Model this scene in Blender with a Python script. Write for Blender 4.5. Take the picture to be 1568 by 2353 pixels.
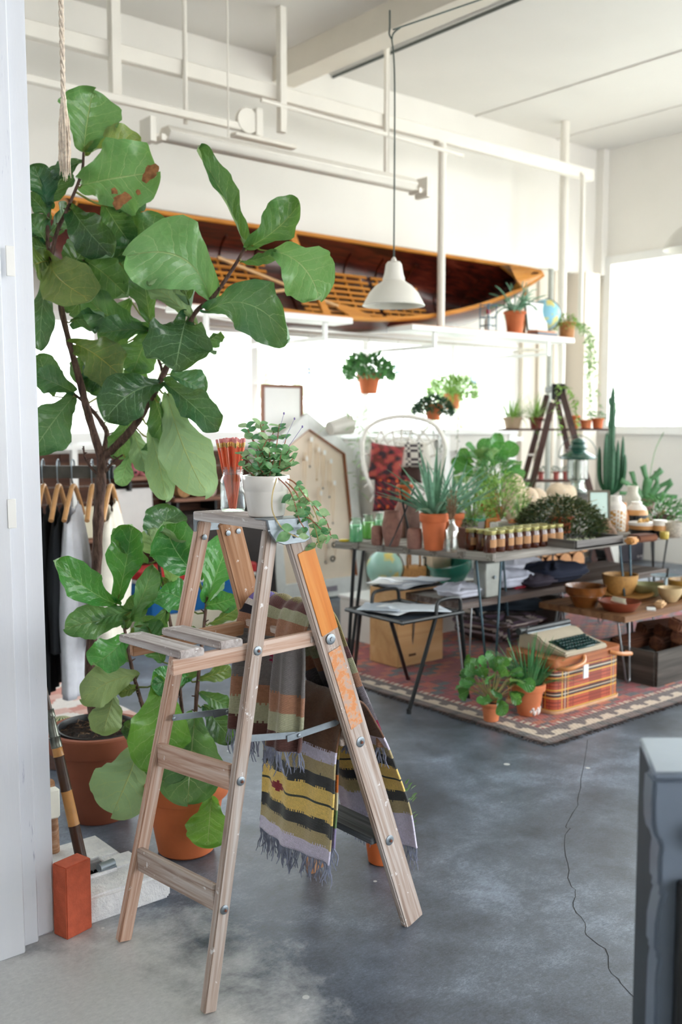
import bpy, bmesh, math, random
from mathutils import Vector, Matrix, noise
PI=math.pi; R=math.radians
rnd=random.Random(7)
for o in list(bpy.data.objects): bpy.data.objects.remove(o)
SC=bpy.context.scene; COL=SC.collection
# ------------------------------------------------------------------ camera, world, sun, exposure
FPX=2288.0; EYE=1.5; YAW=R(50.2); PITCH=math.atan((1176.5-970)/FPX)
cam=bpy.data.objects.new('camera',bpy.data.cameras.new('camera')); COL.objects.link(cam)
cam.location=(0,0,EYE); cam.rotation_euler=(PI/2-PITCH,0,YAW-PI/2)
cam.data.sensor_fit='VERTICAL'; cam.data.sensor_height=36.0; cam.data.lens=36.0*FPX/2353
cam.data.clip_start=0.05; cam.data.clip_end=200
cam.data.dof.use_dof=True; cam.data.dof.focus_distance=2.85; cam.data.dof.aperture_fstop=2.9
SC.camera=cam
w=bpy.data.worlds.new('sky'); SC.world=w; w.use_nodes=True
nt=w.node_tree; nt.nodes.clear()
wo=nt.nodes.new('ShaderNodeOutputWorld'); bg=nt.nodes.new('ShaderNodeBackground')
tc=nt.nodes.new('ShaderNodeTexCoord'); sp=nt.nodes.new('ShaderNodeSeparateXYZ'); cr=nt.nodes.new('ShaderNodeValToRGB')
nt.links.new(tc.outputs['Generated'],sp.inputs[0]); nt.links.new(sp.outputs['Z'],cr.inputs[0])
cr.color_ramp.elements[0].position=0.0; cr.color_ramp.elements[0].color=(1.0,1.0,1.0,1)
cr.color_ramp.elements[1].position=1.0; cr.color_ramp.elements[1].color=(0.72,0.86,1.0,1)
nt.links.new(cr.outputs[0],bg.inputs[0]); bg.inputs[1].default_value=4.2
nt.links.new(bg.outputs[0],wo.inputs[0])
sun=bpy.data.objects.new('sun',bpy.data.lights.new('sun','SUN')); COL.objects.link(sun)
sun.data.energy=7.0; sun.data.angle=R(3); sun.data.color=(1.0,0.95,0.86)
sun.rotation_euler=Vector((0.45,0.15,0.88)).normalized().to_track_quat('Z','Y').to_euler()
SC.view_settings.view_transform='Standard'; SC.view_settings.look='None'
SC.view_settings.exposure=.92; SC.view_settings.gamma=1.0; SC.view_settings.use_curve_mapping=False
# ------------------------------------------------------------------ pixel rays of the photograph (1568x2353) met with real planes
_F=Vector((math.cos(YAW)*math.cos(PITCH),math.sin(YAW)*math.cos(PITCH),-math.sin(PITCH)))
_R=Vector((math.sin(YAW),-math.cos(YAW),0)); _U=_R.cross(_F); _C=Vector((0,0,EYE))
def ray(x,y): return _F+_R*((x-784)/FPX)-_U*((y-1176.5)/FPX)
def Zp(x,y,z=0.0): r=ray(x,y); return _C+r*((z-EYE)/r.z)
def Vp(x,y,v): r=ray(x,y); return _C+r*(v/r.y)
def Up(x,y,u): r=ray(x,y); return _C+r*(u/r.x)
def Dp(x,y,d): return _C+ray(x,y)*d
def depth(p): return (Vector(p)-_C).dot(_F)
# ------------------------------------------------------------------ materials
def nodes(name):
    m=bpy.data.materials.new(name); m.use_nodes=True; t=m.node_tree
    b=t.nodes['Principled BSDF']; return m,t,b
def N(t,typ,**k):
    n=t.nodes.new(typ)
    for a,v in k.items():
        if a.startswith('_'): n.inputs[a[1:].replace('_',' ')].default_value=v
        else: setattr(n,a,v)
    return n
def c4(c): return (c[0],c[1],c[2],1.0)
def lin(h):
    h=h.lstrip('#'); o=[]
    for i in (0,2,4):
        v=int(h[i:i+2],16)/255; o.append(v/12.92 if v<=0.04045 else ((v+0.055)/1.055)**2.4)
    return tuple(o)
def ramp(t,stops,interp='LINEAR'):
    n=t.nodes.new('ShaderNodeValToRGB'); n.color_ramp.interpolation=interp; e=n.color_ramp.elements
    while len(e)<len(stops): e.new(0.5)
    for i,(p,c) in enumerate(stops): e[i].position=p; e[i].color=c4(c)
    return n
def math_(t,op,a,b=None,c=None):
    n=t.nodes.new('ShaderNodeMath'); n.operation=op
    for i,x in enumerate((a,b,c)):
        if x is None: continue
        if isinstance(x,(int,float)): n.inputs[i].default_value=x
        else: t.links.new(x,n.inputs[i])
    return n.outputs[0]
def mixc(t,fac,a,b,mode='MIX'):
    n=t.nodes.new('ShaderNodeMix'); n.data_type='RGBA'; n.blend_type=mode
    for s,x in ((n.inputs[0],fac),(n.inputs[6],a),(n.inputs[7],b)):
        if isinstance(x,(int,float)): s.default_value=x
        elif isinstance(x,tuple): s.default_value=c4(x)
        else: t.links.new(x,s)
    return n.outputs[2]
def noise_(t,vec,scale,detail=3,rough=.5,dist=0):
    n=N(t,'ShaderNodeTexNoise'); n.inputs['Scale'].default_value=scale; n.inputs['Detail'].default_value=detail
    n.inputs['Roughness'].default_value=rough; n.inputs['Distortion'].default_value=dist
    if vec is not None: t.links.new(vec,n.inputs['Vector'])
    return n.outputs['Fac']
def coords(t,kind='Object',scale=(1,1,1),loc=(0,0,0)):
    a=t.nodes.new('ShaderNodeTexCoord'); m=t.nodes.new('ShaderNodeMapping')
    m.inputs['Scale'].default_value=scale; m.inputs['Location'].default_value=loc
    t.links.new(a.outputs[kind],m.inputs[0]); return m.outputs[0]
def bump(t,b,h,strength=.3,dist=.01):
    n=t.nodes.new('ShaderNodeBump'); n.inputs['Strength'].default_value=strength; n.inputs['Distance'].default_value=dist
    t.links.new(h,n.inputs['Height']); t.links.new(n.outputs[0],b.inputs['Normal'])
_mc={}
def plain(hexc,rough=.6,var=.12,vscale=12,bmp=.1,metal=0,spec=.5,name=None,coat=0):
    key=(hexc,rough,var,vscale,bmp,metal,spec,coat)
    if key in _mc: return _mc[key]
    m,t,b=nodes(name or 'surface_'+hexc.strip('#')); c=lin(hexc)
    v=coords(t); f=noise_(t,v,vscale,4)
    lo=tuple(x*(1-var) for x in c); hi=tuple(min(1,x*(1+var)) for x in c)
    r=ramp(t,[(.3,lo),(.7,hi)]); t.links.new(f,r.inputs[0]); t.links.new(r.outputs[0],b.inputs['Base Color'])
    b.inputs['Roughness'].default_value=rough; b.inputs['Metallic'].default_value=metal; b.inputs['Specular IOR Level'].default_value=spec
    b.inputs['Coat Weight'].default_value=coat
    if bmp: bump(t,b,noise_(t,v,vscale*6,3),bmp,.003)
    _mc[key]=m; return m
def wood(name,cols,scale=1.0,rough=.6,ring=60,bmp=.25,spots=None,spotamt=.62,axis=0,blotch=None):
    """grain runs along local x (axis 0), y or z"""
    m,t,b=nodes(name); s=[ring,ring,ring]; s[axis]=ring*.035
    v=coords(t,'Object',tuple(s)); 
    f=noise_(t,v,scale,4,.6,.6)
    g=noise_(t,coords(t,'Object',tuple(x*3 for x in s)),scale,2,.5)
    k=len(cols); r=ramp(t,[(.3+.4*i/(k-1),lin(c)) for i,c in enumerate(cols)]); t.links.new(f,r.inputs[0])
    col=mixc(t,math_(t,'MULTIPLY',g,.35),r.outputs[0],lin(cols[0]))
    if blotch:
        q=noise_(t,coords(t,'Object',(1,1,1)),7,3); q=math_(t,'MULTIPLY_ADD',q,4,-1.7); q=math_(t,'MINIMUM',math_(t,'MAXIMUM',q,0),.75)
        col=mixc(t,q,col,lin(blotch))
    if spots:
        q=noise_(t,coords(t,'Object',(1,1,1)),38,4,.6); q=math_(t,'MULTIPLY_ADD',q,18,-18*spotamt); q=math_(t,'MINIMUM',math_(t,'MAXIMUM',q,0),.9)
        col=mixc(t,q,col,lin(spots))
    t.links.new(col,b.inputs['Base Color']); b.inputs['Roughness'].default_value=rough
    bump(t,b,f,bmp,.002); return m
def colattr(name,rough=.9,weave=0,coat=0,bmp=.0,nscale=60,namt=.12,sheen=0):
    """colour from the printed or woven pattern stored on the mesh"""
    m,t,b=nodes(name); a=N(t,'ShaderNodeAttribute'); a.attribute_name='Col'
    f=noise_(t,coords(t),nscale,3); f=math_(t,'MULTIPLY_ADD',f,namt*2,1-namt)
    t.links.new(mixc(t,1.0,a.outputs['Color'],f,'MULTIPLY'),b.inputs['Base Color'])
    b.inputs['Roughness'].default_value=rough; b.inputs['Coat Weight'].default_value=coat
    if sheen: b.inputs['Sheen Weight'].default_value=sheen
    if weave:
        u=coords(t,'UV'); s=t.nodes.new('ShaderNodeSeparateXYZ'); t.links.new(u,s.inputs[0])
        h=math_(t,'MULTIPLY',math_(t,'SINE',math_(t,'MULTIPLY',s.outputs[0],weave)),math_(t,'SINE',math_(t,'MULTIPLY',s.outputs[1],weave*.6)))
        bump(t,b,h,.45,.002)
    return m
def glass(name,tint=(1,1,1),gl=.12):
    m=bpy.data.materials.new(name); m.use_nodes=True; t=m.node_tree; t.nodes.clear()
    o=t.nodes.new('ShaderNodeOutputMaterial'); mx=t.nodes.new('ShaderNodeMixShader'); tr=t.nodes.new('ShaderNodeBsdfTransparent'); g=t.nodes.new('ShaderNodeBsdfGlossy')
    lw=t.nodes.new('ShaderNodeLayerWeight'); lw.inputs[0].default_value=.5
    tr.inputs[0].default_value=c4(tint); g.inputs['Roughness'].default_value=.03
    t.links.new(math_(t,'MULTIPLY_ADD',math_(t,'POWER',lw.outputs['Facing'],3.0),.6,gl),mx.inputs[0]); t.links.new(tr.outputs[0],mx.inputs[1]); t.links.new(g.outputs[0],mx.inputs[2]); t.links.new(mx.outputs[0],o.inputs[0])
    return m
# ------------------------------------------------------------------ mesh builder
class MB:
    def __init__(s): s.v=[]; s.f=[]; s.uv=None; s.col=None
    def add(s,vs,fs):
        n=len(s.v); s.v+= [Vector(p) for p in vs]; s.f+=[tuple(i+n for i in f) for f in fs]; return s
    def box(s,c,d,rot=None,tap=1.0):
        x,y,z=d[0]/2,d[1]/2,d[2]/2; c=Vector(c)
        P=[Vector((a*x*(tap if k>0 else 1),b*y*(tap if k>0 else 1),k*z)) for k in (-1,1) for b in (-1,1) for a in (-1,1)]
        if rot is not None: P=[rot@p for p in P]
        return s.add([c+p for p in P],[(0,2,3,1),(4,5,7,6),(0,1,5,4),(2,6,7,3),(0,4,6,2),(1,3,7,5)])
    def bb(s,a,b): 
        a=Vector(a);b=Vector(b); return s.box((a+b)/2,[abs(q) for q in (b-a)])
    def tube(s,pts,r,n=8,cap=True,closed=False):
        pts=[Vector(p) for p in pts]; m=len(pts); rr=r if isinstance(r,(list,tuple)) else [r]*m
        vs=[]; fs=[]; up=None
        for i,p in enumerate(pts):
            a=pts[(i-1)%m] if (i>0 or closed) else p; b=pts[(i+1)%m] if (i<m-1 or closed) else p
            t=(b-a).normalized() if (b-a).length>1e-9 else Vector((0,0,1))
            if up is None: up=Vector((0,0,1)) if abs(t.z)<.9 else Vector((1,0,0))
            x=t.cross(up); x=x.normalized() if x.length>1e-6 else t.orthogonal().normalized(); y=x.cross(t).normalized(); up=y
            for k in range(n): an=2*PI*k/n; vs.append(p+(x*math.cos(an)+y*math.sin(an))*rr[i])
        for i in range(m if closed else m-1):
            j=(i+1)%m
            for k in range(n): l=(k+1)%n; fs.append((i*n+k,j*n+k,j*n+l,i*n+l))
        if cap and not closed: fs.append(tuple(range(n))); fs.append(tuple((m-1)*n+k for k in range(n-1,-1,-1)))
        return s.add(vs,fs)
    def lathe(s,prof,c=(0,0,0),n=24,rot=None,sx=1,sy=1,caps=True):
        c=Vector(c); vs=[]; fs=[]; m=len(prof)
        for r_,z in prof:
            for k in range(n):
                a=2*PI*k/n; p=Vector((r_*math.cos(a)*sx,r_*math.sin(a)*sy,z)); vs.append(c+(rot@p if rot is not None else p))
        for i in range(m-1):
            for k in range(n): l=(k+1)%n; fs.append((i*n+k,i*n+l,(i+1)*n+l,(i+1)*n+k))
        if caps and prof[0][0]>1e-5: fs.append(tuple(range(n-1,-1,-1)))
        if caps and prof[-1][0]>1e-5: fs.append(tuple((m-1)*n+k for k in range(n)))
        return s.add(vs,fs)
    def ball(s,c,r,sc=(1,1,1),nu=14,nv=8,rot=None):
        pr=[(r*math.sin(PI*i/nv),-r*math.cos(PI*i/nv)*sc[2]) for i in range(nv+1)]
        return s.lathe(pr,c,nu,rot,sc[0],sc[1])
    def grid(s,fn,nu,nv,uv=None,flip=False):
        vs=[fn(i/nu,j/nv) for i in range(nu+1) for j in range(nv+1)]; fs=[]
        for i in range(nu):
            for j in range(nv):
                a=i*(nv+1)+j; q=(a,a+nv+1,a+nv+2,a+1); fs.append(q[::-1] if flip else q)
        return s.add(vs,fs)
    def prism(s,poly,h0,h1,fr=lambda x,y,h:(x,y,h)):
        """poly: list of (a,b); extruded between h0 and h1, mapped by fr"""
        n=len(poly); vs=[fr(a,b,h0) for a,b in poly]+[fr(a,b,h1) for a,b in poly]
        fs=[tuple(range(n-1,-1,-1)),tuple(range(n,2*n))]+[(i,(i+1)%n,n+(i+1)%n,n+i) for i in range(n)]
        return s.add(vs,fs)
    def blade(s,p0,d,up,L,wd,bend,seg=5,fold=.25):
        """narrow leaf strip: from p0 along d, bending away from up"""
        p=Vector(p0); d=Vector(d).normalized(); up=Vector(up); sd=d.cross(up); sd=sd.normalized() if sd.length>1e-5 else d.orthogonal().normalized()
        vs=[];fs=[]; st=L/seg
        for i in range(seg+1):
            t=i/seg; w_=wd*(.55+.9*t*(1-t))*(1-t**3) if i<seg else wd*.03
            nn=sd.cross(d).normalized()
            vs+=[p-sd*w_/2+nn*w_*fold,p,p+sd*w_/2+nn*w_*fold]
            d=(d-Vector((0,0,1))*bend/seg).normalized(); p=p+d*st
        for i in range(seg):
            a=i*3; fs+=[(a,a+1,a+4,a+3),(a+1,a+2,a+5,a+4)]
        return s.add(vs,fs)
    def leaflet(s,p,d,nrm,L,W):
        d=Vector(d).normalized(); n=Vector(nrm); sd=d.cross(n); sd=sd.normalized() if sd.length>1e-5 else d.orthogonal().normalized(); n=sd.cross(d)
        p=Vector(p)
        return s.add([p,p+d*L*.35-sd*W*.5+n*W*.12,p+d*L*.4,p+d*L*.35+sd*W*.5+n*W*.12,p+d*L*.75-sd*W*.34,p+d*L*.75+sd*W*.34,p+d*L-n*L*.12],
             [(0,2,1),(0,3,2),(1,2,4),(2,3,5),(4,2,6),(2,5,6)])
def root_loc(o):
    while o.parent: o=o.parent
    return o.location
def obj(name,mb,mat,parent=None,smooth=True,bevel=0,origin=None,ang=38,kind=None,label=None,solid=0,seg=1):
    me=bpy.data.meshes.new(name); off=Vector((0,0,0))
    if parent is not None: off=Vector(root_loc(parent))
    elif origin is not None: off=Vector(origin)
    me.from_pydata([tuple(p-off) for p in mb.v],[],mb.f); me.validate(); me.update()
    if bevel or True:
        bm=bmesh.new(); bm.from_mesh(me)
        if bevel:
            bmesh.ops.recalc_face_normals(bm,faces=bm.faces)
            es=[e for e in bm.edges if len(e.link_faces)==2 and e.calc_face_angle(0)>R(30)]
            bmesh.ops.bevel(bm,geom=es,offset=bevel,segments=seg,affect='EDGES',clamp_overlap=True)
            bm.to_mesh(me)
        bm.free()
    if smooth:
        me.shade_smooth()
        try: me.set_sharp_from_angle(angle=R(ang))
        except Exception: pass
    if mat is not None: me.materials.append(mat)
    o=bpy.data.objects.new(name,me); COL.objects.link(o)
    if parent is not None: o.parent=parent
    elif origin is not None: o.location=off
    if solid:
        md=o.modifiers.new('thickness','SOLIDIFY'); md.thickness=solid; md.offset=0
    if kind: o['kind']=kind
    if label: o['label']=label
    return o
def paint(o,fn,uvfn=None):
    """store a pattern colour per face corner; fn(co, loop uv or None) -> linear rgb"""
    me=o.data; ca=me.color_attributes.new('Col','FLOAT_COLOR','CORNER'); off=Vector(root_loc(o))
    buf=[0]*(4*len(me.loops))
    for p in me.polygons:
        c=fn(p.center+off)
        for li in p.loop_indices: buf[4*li:4*li+4]=(c[0],c[1],c[2],1)
    ca.data.foreach_set('color',buf)
def set_uv(o,fn):
    me=o.data; uv=me.uv_layers.new(name='UVMap')
    for l in me.loops: uv.data[l.index].uv=fn(l.vertex_index)
def thing(name,label,cat,loc=(0,0,0),group=None,rotz=0):
    o=bpy.data.objects.new(name,None); COL.objects.link(o); o.location=loc; o.rotation_euler=(0,0,rotz); o.empty_display_size=.05
    o['label']=label; o['category']=cat
    if group: o['group']=group
    return o
def tag(o,label,cat,group=None,kind=None):
    o['label']=label; o['category']=cat
    if group: o['group']=group
    if kind: o['kind']=kind
    return o
def struct(name,mb,mat,parent=None,bevel=0,smooth=False,**k):
    o=obj(name,mb,mat,parent,smooth=smooth,bevel=bevel,**k)
    if parent is None: o['kind']='structure'
    return o
def board(name,p0,p1,wd,th,side,mat,parent,bevel=.002,label=None,jit=0):
    """plank from p0 to p1; side = direction of its width; local x runs along the grain"""
    p0=Vector(p0); p1=Vector(p1); x=(p1-p0).normalized(); y=Vector(side); y=(y-x*y.dot(x)).normalized(); z=x.cross(y)
    L=(p1-p0).length; mb=MB(); n=1
    mb.box((0,0,0),(L,wd,th)); me_o=obj(name,mb,mat,None,smooth=True,bevel=bevel,seg=2)
    M=Matrix((x,y,z)).transposed().to_4x4(); M.translation=(p0+p1)/2-(Vector(root_loc(parent)) if parent else Vector((0,0,0)))
    me_o.parent=parent; me_o.matrix_local=M
    if label: me_o['label']=label
    return me_o
def dup(o,loc=None,rotz=None,label=None,parent=None):
    c=o.copy(); COL.objects.link(c); c.parent=parent
    if parent is None:
        if loc is not None: c.location=loc
        if rotz is not None: c.rotation_euler=(0,0,rotz)
        if label: c['label']=label
    for ch in list(o.children): dup(ch,parent=c)
    return c
def V3(*a): return Vector(a)
def cr_pts(pts,k=6):
    """smooth curve through points"""
    pts=[Vector(p) for p in pts]; out=[]
    for i in range(len(pts)-1):
        a=pts[max(i-1,0)];b=pts[i];c=pts[i+1];d=pts[min(i+2,len(pts)-1)]
        for j in range(k):
            t=j/k; out.append(.5*((2*b)+(c-a)*t+(2*a-5*b+4*c-d)*t*t+(3*b-a-3*c+d)*t**3))
    out.append(pts[-1]); return out
def lerp(a,b,t): return a+(b-a)*t
# ================================================================== materials of the room
M_wall=plain('#efebe4',.75,.02,2,.03,name='white_wall_paint')
M_cream=plain('#eae0d2',.75,.03,2,.03,name='cream_wall_paint')
M_ceil=plain('#e3dfd9',.85,.02,1.5,.05,name='ceiling_paint')
M_beam=plain('#ece4d6',.7,.03,3,.04,name='beam_paint')
M_white=plain('#f2f1ee',.5,.03,5,.03,name='white_gloss_paint')
M_pane=glass('window_glass',(.97,.99,.98),.02)
# jamb paint with scuffs
def chipped():
    m,t,b=nodes('chipped_white_paint'); q=noise_(t,coords(t,'Object',(9,9,1.1)),3,5,.7)
    r=ramp(t,[(.0,lin('#dfe1e6')),(.66,lin('#d9dce4')),(.70,lin('#b9bccb')),(.76,lin('#55504b'))]); t.links.new(q,r.inputs[0])
    t.links.new(r.outputs[0],b.inputs['Base Color']); b.inputs['Roughness'].default_value=.45; bump(t,b,q,.2,.003); return m
M_jamb=chipped()
def concrete():
    m,t,b=nodes('worn_concrete'); v=coords(t)
    big=noise_(t,v,.9,4,.6,.4); mid=noise_(t,coords(t,'Object',(1,1,1)),5,6,.68,.2); fine=noise_(t,coords(t,'Object',(1,1.7,1)),55,5,.75,.3)
    grit=noise_(t,coords(t,'Object',(1,1.5,1)),150,6,.8,.6); f=math_(t,'ADD',math_(t,'MULTIPLY',big,.36),math_(t,'ADD',math_(t,'MULTIPLY',mid,.28),math_(t,'ADD',math_(t,'MULTIPLY',fine,.18),math_(t,'MULTIPLY',grit,.18))))
    r=ramp(t,[(.38,lin('#2b2f36')),(.46,lin('#474e59')),(.53,lin('#626b79')),(.60,lin('#8c98aa')),(.68,lin('#b9c2cf'))]); t.links.new(f,r.inputs[0])
    sc=noise_(t,coords(t,'Object',(1,1,1)),85,6,.85,1.2); sc=math_(t,'MINIMUM',math_(t,'MAXIMUM',math_(t,'MULTIPLY_ADD',sc,9,-5.6),0),.6)
    # pale scuffed paint left near the doorway
    s=t.nodes.new('ShaderNodeSeparateXYZ'); t.links.new(v,s.inputs[0])
    dx=math_(t,'SUBTRACT',s.outputs[0],.82); dy=math_(t,'SUBTRACT',s.outputs[1],2.22)
    d=math_(t,'SQRT',math_(t,'ADD',math_(t,'MULTIPLY',dx,dx),math_(t,'MULTIPLY',math_(t,'MULTIPLY',dy,dy),.85)))
    k=math_(t,'ADD',math_(t,'MULTIPLY_ADD',d,-2.4,1.95),math_(t,'MULTIPLY_ADD',mid,2.2,-1.1)); k=math_(t,'MINIMUM',math_(t,'MAXIMUM',k,0),.88)
    pale=mixc(t,fine,lin('#adaeb1'),lin('#ebeae6'))
    c=mixc(t,k,mixc(t,sc,r.outputs[0],lin('#a9b2c0')),pale)
    vo=N(t,'ShaderNodeTexVoronoi'); vo.inputs['Scale'].default_value=8.5; t.links.new(v,vo.inputs['Vector']); 
    sz=t.nodes.new('ShaderNodeSeparateColor'); t.links.new(vo.outputs['Color'],sz.inputs[0])
    thr=math_(t,'MULTIPLY',math_(t,'POWER',sz.outputs[0],5),.13)
    sp_=math_(t,'LESS_THAN',vo.outputs['Distance'],thr)
    c=mixc(t,math_(t,'MULTIPLY',sp_,.8),c,lin('#d8d9d6'))
    t.links.new(c,b.inputs['Base Color'])
    t.links.new(math_(t,'MULTIPLY_ADD',fine,.35,.20),b.inputs['Roughness']); b.inputs['Specular IOR Level'].default_value=.6
    bump(t,b,fine,.18,.004); return m
M_conc=concrete()
# ================================================================== floor, ceiling, walls
WV=7.0; WU=9.48; CZ=4.48
struct('floor',MB().bb((-7,-6,-.2),(WU+.3,WV+.3,0)),M_conc)
struct('ceiling',MB().bb((-7,-6,CZ),(WU+.3,WV+.3,CZ+.2)),M_ceil)
# back wall: lower part, upper soffit, piers; the strip window between
wl=V3(1.6,WV,0)
struct('wall_back',MB().bb((-3,WV,0),(WU+.2,WV+.2,1.36)).bb((-3,WV,2.30),(WU+.2,WV+.2,CZ)).bb((8.22,WV,1.36),(WU+.2,WV+.2,2.30)).bb((-3,WV-.14,3.12),(WU+.02,WV+.05,CZ)),M_wall)
struct('added_wall_left',MB().bb((-3.2,-4,0),(-3,WV+.2,CZ)),M_wall)  # unseen, closes the left side so the jamb is lit less
struct('added_wall_front',MB().bb((-3,-4.2,0),(WU+.2,-4,.5)).bb((-3,-4.2,3.3),(WU+.2,-4,CZ)).bb((-3,-4.2,.5),(1.5,-4,3.3)).bb((5.0,-4.2,.5),(6,-4,3.3)),M_wall)  # unseen wall behind the camera, added to hold sky light off the jamb
# windows_1: strip window in the back wall
fr=MB().bb((-3,WV-.03,1.34),(8.24,WV+.12,1.42)).bb((-3,WV-.02,2.24),(8.24,WV+.12,2.31))
mu=[2.1,3.45,4.88,6.13,7.28,8.19]
w1=struct('window_1',fr,M_white)
for i,u in enumerate(mu): obj('mullion',MB().bb((u-.035,WV,1.40),(u+.035,WV+.09,2.26)),M_white,w1,smooth=False)
ed=[-3]+mu
for i in range(len(ed)-1): obj('pane',MB().bb((ed[i]+.035,WV+.05,1.41),(ed[i+1]-.035,WV+.055,2.26)),M_pane,w1,smooth=False)
struct('trim_1',MB().bb((-3,WV-.07,1.30),(8.3,WV,1.345)),M_white)   # sill
# right wall with tall window
y0=Up(1390,700,WU).y; print('right window edge v',y0, 'z top',Up(1390,590,WU).z,'z bot',Up(1390,1000,WU).z)
ZT=Up(1391,592,WU).z; ZB=1.40; VA=y0; VB=5.0
struct('wall_right',MB().bb((WU,VA,0),(WU+.2,WV,CZ)).bb((WU,VB-.2,ZT),(WU+.2,VA,CZ)).bb((WU,VB-.2,0),(WU+.2,VA,ZB)).bb((WU,VB-.2,ZB),(WU+.2,VB,ZT)).bb((WU,-6,0),(WU+.2,VB-.2,.35)).bb((WU,-6,4.1),(WU+.2,VB-.2,CZ)).bb((WU,-6,.35),(WU+.2,-3.5,4.1)).bb((WU,.6,.35),(WU+.2,.9,4.1)).bb((WU-.1,VA-.02,3.12),(WU,WV,CZ)),M_wall)
w2=struct('window_2',MB().bb((WU-.03,VA-.09,ZB),(WU+.1,VA,ZT)).bb((WU-.03,VB+.09,ZT-.09),(WU+.1,VA-.09,ZT)).bb((WU-.06,VB,ZB-.03),(WU+.1,VA,ZB+.06)).bb((WU-.03,VB,ZB),(WU+.1,VB+.09,ZT)),M_white)
e=[VA-.05,VB+.05]
for i in range(1): obj('pane',MB().bb((WU+.03,e[i+1],ZB),(WU+.035,e[i],ZT)),M_pane,w2,smooth=False)
w3=struct('added_light_window',MB().bb((WU,-3.5,.35),(WU+.1,4.8,.43)).bb((WU,-3.5,4.02),(WU+.1,4.8,4.1)).bb((WU+.005,-3.49,2.2),(WU+.075,4.71,2.26)).bb((WU-.02,4.72,.36),(WU+.09,4.79,4.09)).bb((WU-.01,2.7,.37),(WU+.07,2.78,4.08)),M_white)  # unseen window, added to bring more daylight onto the floor at right
for a_,b_ in ((-3.45,.6),(.9,4.75)): obj('pane',MB().bb((WU+.04,a_,.4),(WU+.045,b_,4.05)),M_pane,w3,smooth=False)
# corner pier panels (cream boards between the strip window and the corner)
cp=MB()
for a,b_ in ((8.30,8.5),(8.56,8.74),(8.82,8.98)): cp.bb((a,WV-.05,0),(b_,WV,3.12))
struct('trim_2',cp,M_cream)
struct('trim_3',MB().bb((9.05,WV-.28,0),(9.30,WV,3.12)),M_cream)
# ceiling beam, seams
p=Vp(628,196,WV); print('beam',p)
BU=p.x
struct('trim_4',MB().bb((BU-.11,-6,CZ-.20),(BU+.11,WV,CZ)),M_beam)
sm=MB()
for u in (BU+2.35,BU+3.6): sm.bb((u-.02,-6,CZ-.012),(u+.02,WV,CZ))
struct('trim_5',sm,M_ceil)
# door jamb (near left) of stepped boards
a0=Zp(60,2190); a1=Zp(88,2162); a2=Zp(104,2150); a3=Zp(119,2132)
j=struct('door_1',MB().bb((-3.0,a0.y,0),(a0.x,a0.y+.05,CZ)),M_jamb,bevel=.004,smooth=True)
obj('door_stop',MB().bb((a0.x-.05,a0.y+.035,0),(a1.x,a1.y+.05,CZ)),M_jamb,j,bevel=.004)
obj('door_bead',MB().bb((a1.x-.05,a1.y+.02,0),(a2.x,a2.y+.04,CZ)),M_jamb,j,bevel=.003)
obj('door_jamb',MB().bb((a2.x-.05,a2.y+.0,0),(a3.x,a3.y+.12,CZ)),M_jamb,j,bevel=.008,seg=2)
q=Vp(82,1812,a3.y-.002)
obj('latch_hole',MB().lathe([(.0,0),(.011,0),(.011,.004),(0,.004)],(q.x,q.y-.004,q.z),16,Matrix.Rotation(PI/2,3,'X'),1,1.9),plain('#4a2a12',.7),j)
for y_ in (1180,600): 
    q=Vp(33,y_,a0.y); obj('hinge_plate',MB().bb((q.x-.012,q.y-.003,q.z-.04),(q.x+.012,q.y,q.z+.04)),M_white,j,bevel=.001)
bj=V3(a3.x,a3.y,0); ang_=R(.34); Mj=Matrix.Translation(bj)@Matrix.Rotation(-ang_,4,_F)@Matrix.Translation(-bj); j.matrix_world=Mj
# crack in the concrete
cp_=[(1352,1700),(1335,1790),(1330,1840),(1318,1868),(1300,1900),(1312,1905),(1296,1930),(1305,1985),(1310,2030),(1325,2050),(1318,2085),(1345,2120),(1350,2150),(1392,2182),(1400,2225),(1420,2250),(1440,2275),(1465,2300),(1480,2350),(1500,2400)]
P=cr_pts([Zp(*q) for q in cp_],3); mb=MB(); vs=[];
for i,pp in enumerate(P):
    wd=.0010+.0009*rnd.random(); dd=Vector((.7,-.7,0)); jit=V3(rnd.uniform(-.004,.004),rnd.uniform(-.004,.004),0)
    vs+= [pp+jit-dd*wd+V3(0,0,.0006),pp+jit+dd*wd+V3(0,0,.0006)]
mb.add(vs,[(2*i,2*i+1,2*i+3,2*i+2) for i in range(len(P)-1)])
fl=bpy.data.objects['floor']
obj('crack',mb,plain('#2b2c30',.9,bmp=0),fl)
M_rail=plain('#ece6dc',.55,.03,5,.03,name='rail_paint')
# ================================================================== overhead rails, pipes
def rail(x0,y0,x1,y1,v,h,d,mat,name,label,cat,lz=None):
    a=Vp(x0,y0,v); b=Vp(x1,y1,v); z=(a.z+b.z)/2
    t=thing(name,label,cat,(a.x,v,z)); obj('channel',MB().bb((a.x,v-d/2,z-h/2),(b.x,v+d/2,z+h/2)),mat,t,bevel=.006); return t,a,b,z
t1,a,b,z1=rail(-60,45,1360,398,6.08,.105,.07,M_rail,'overhead_rail','long white steel beam hung just below the ceiling along the back wall','beam')

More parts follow.
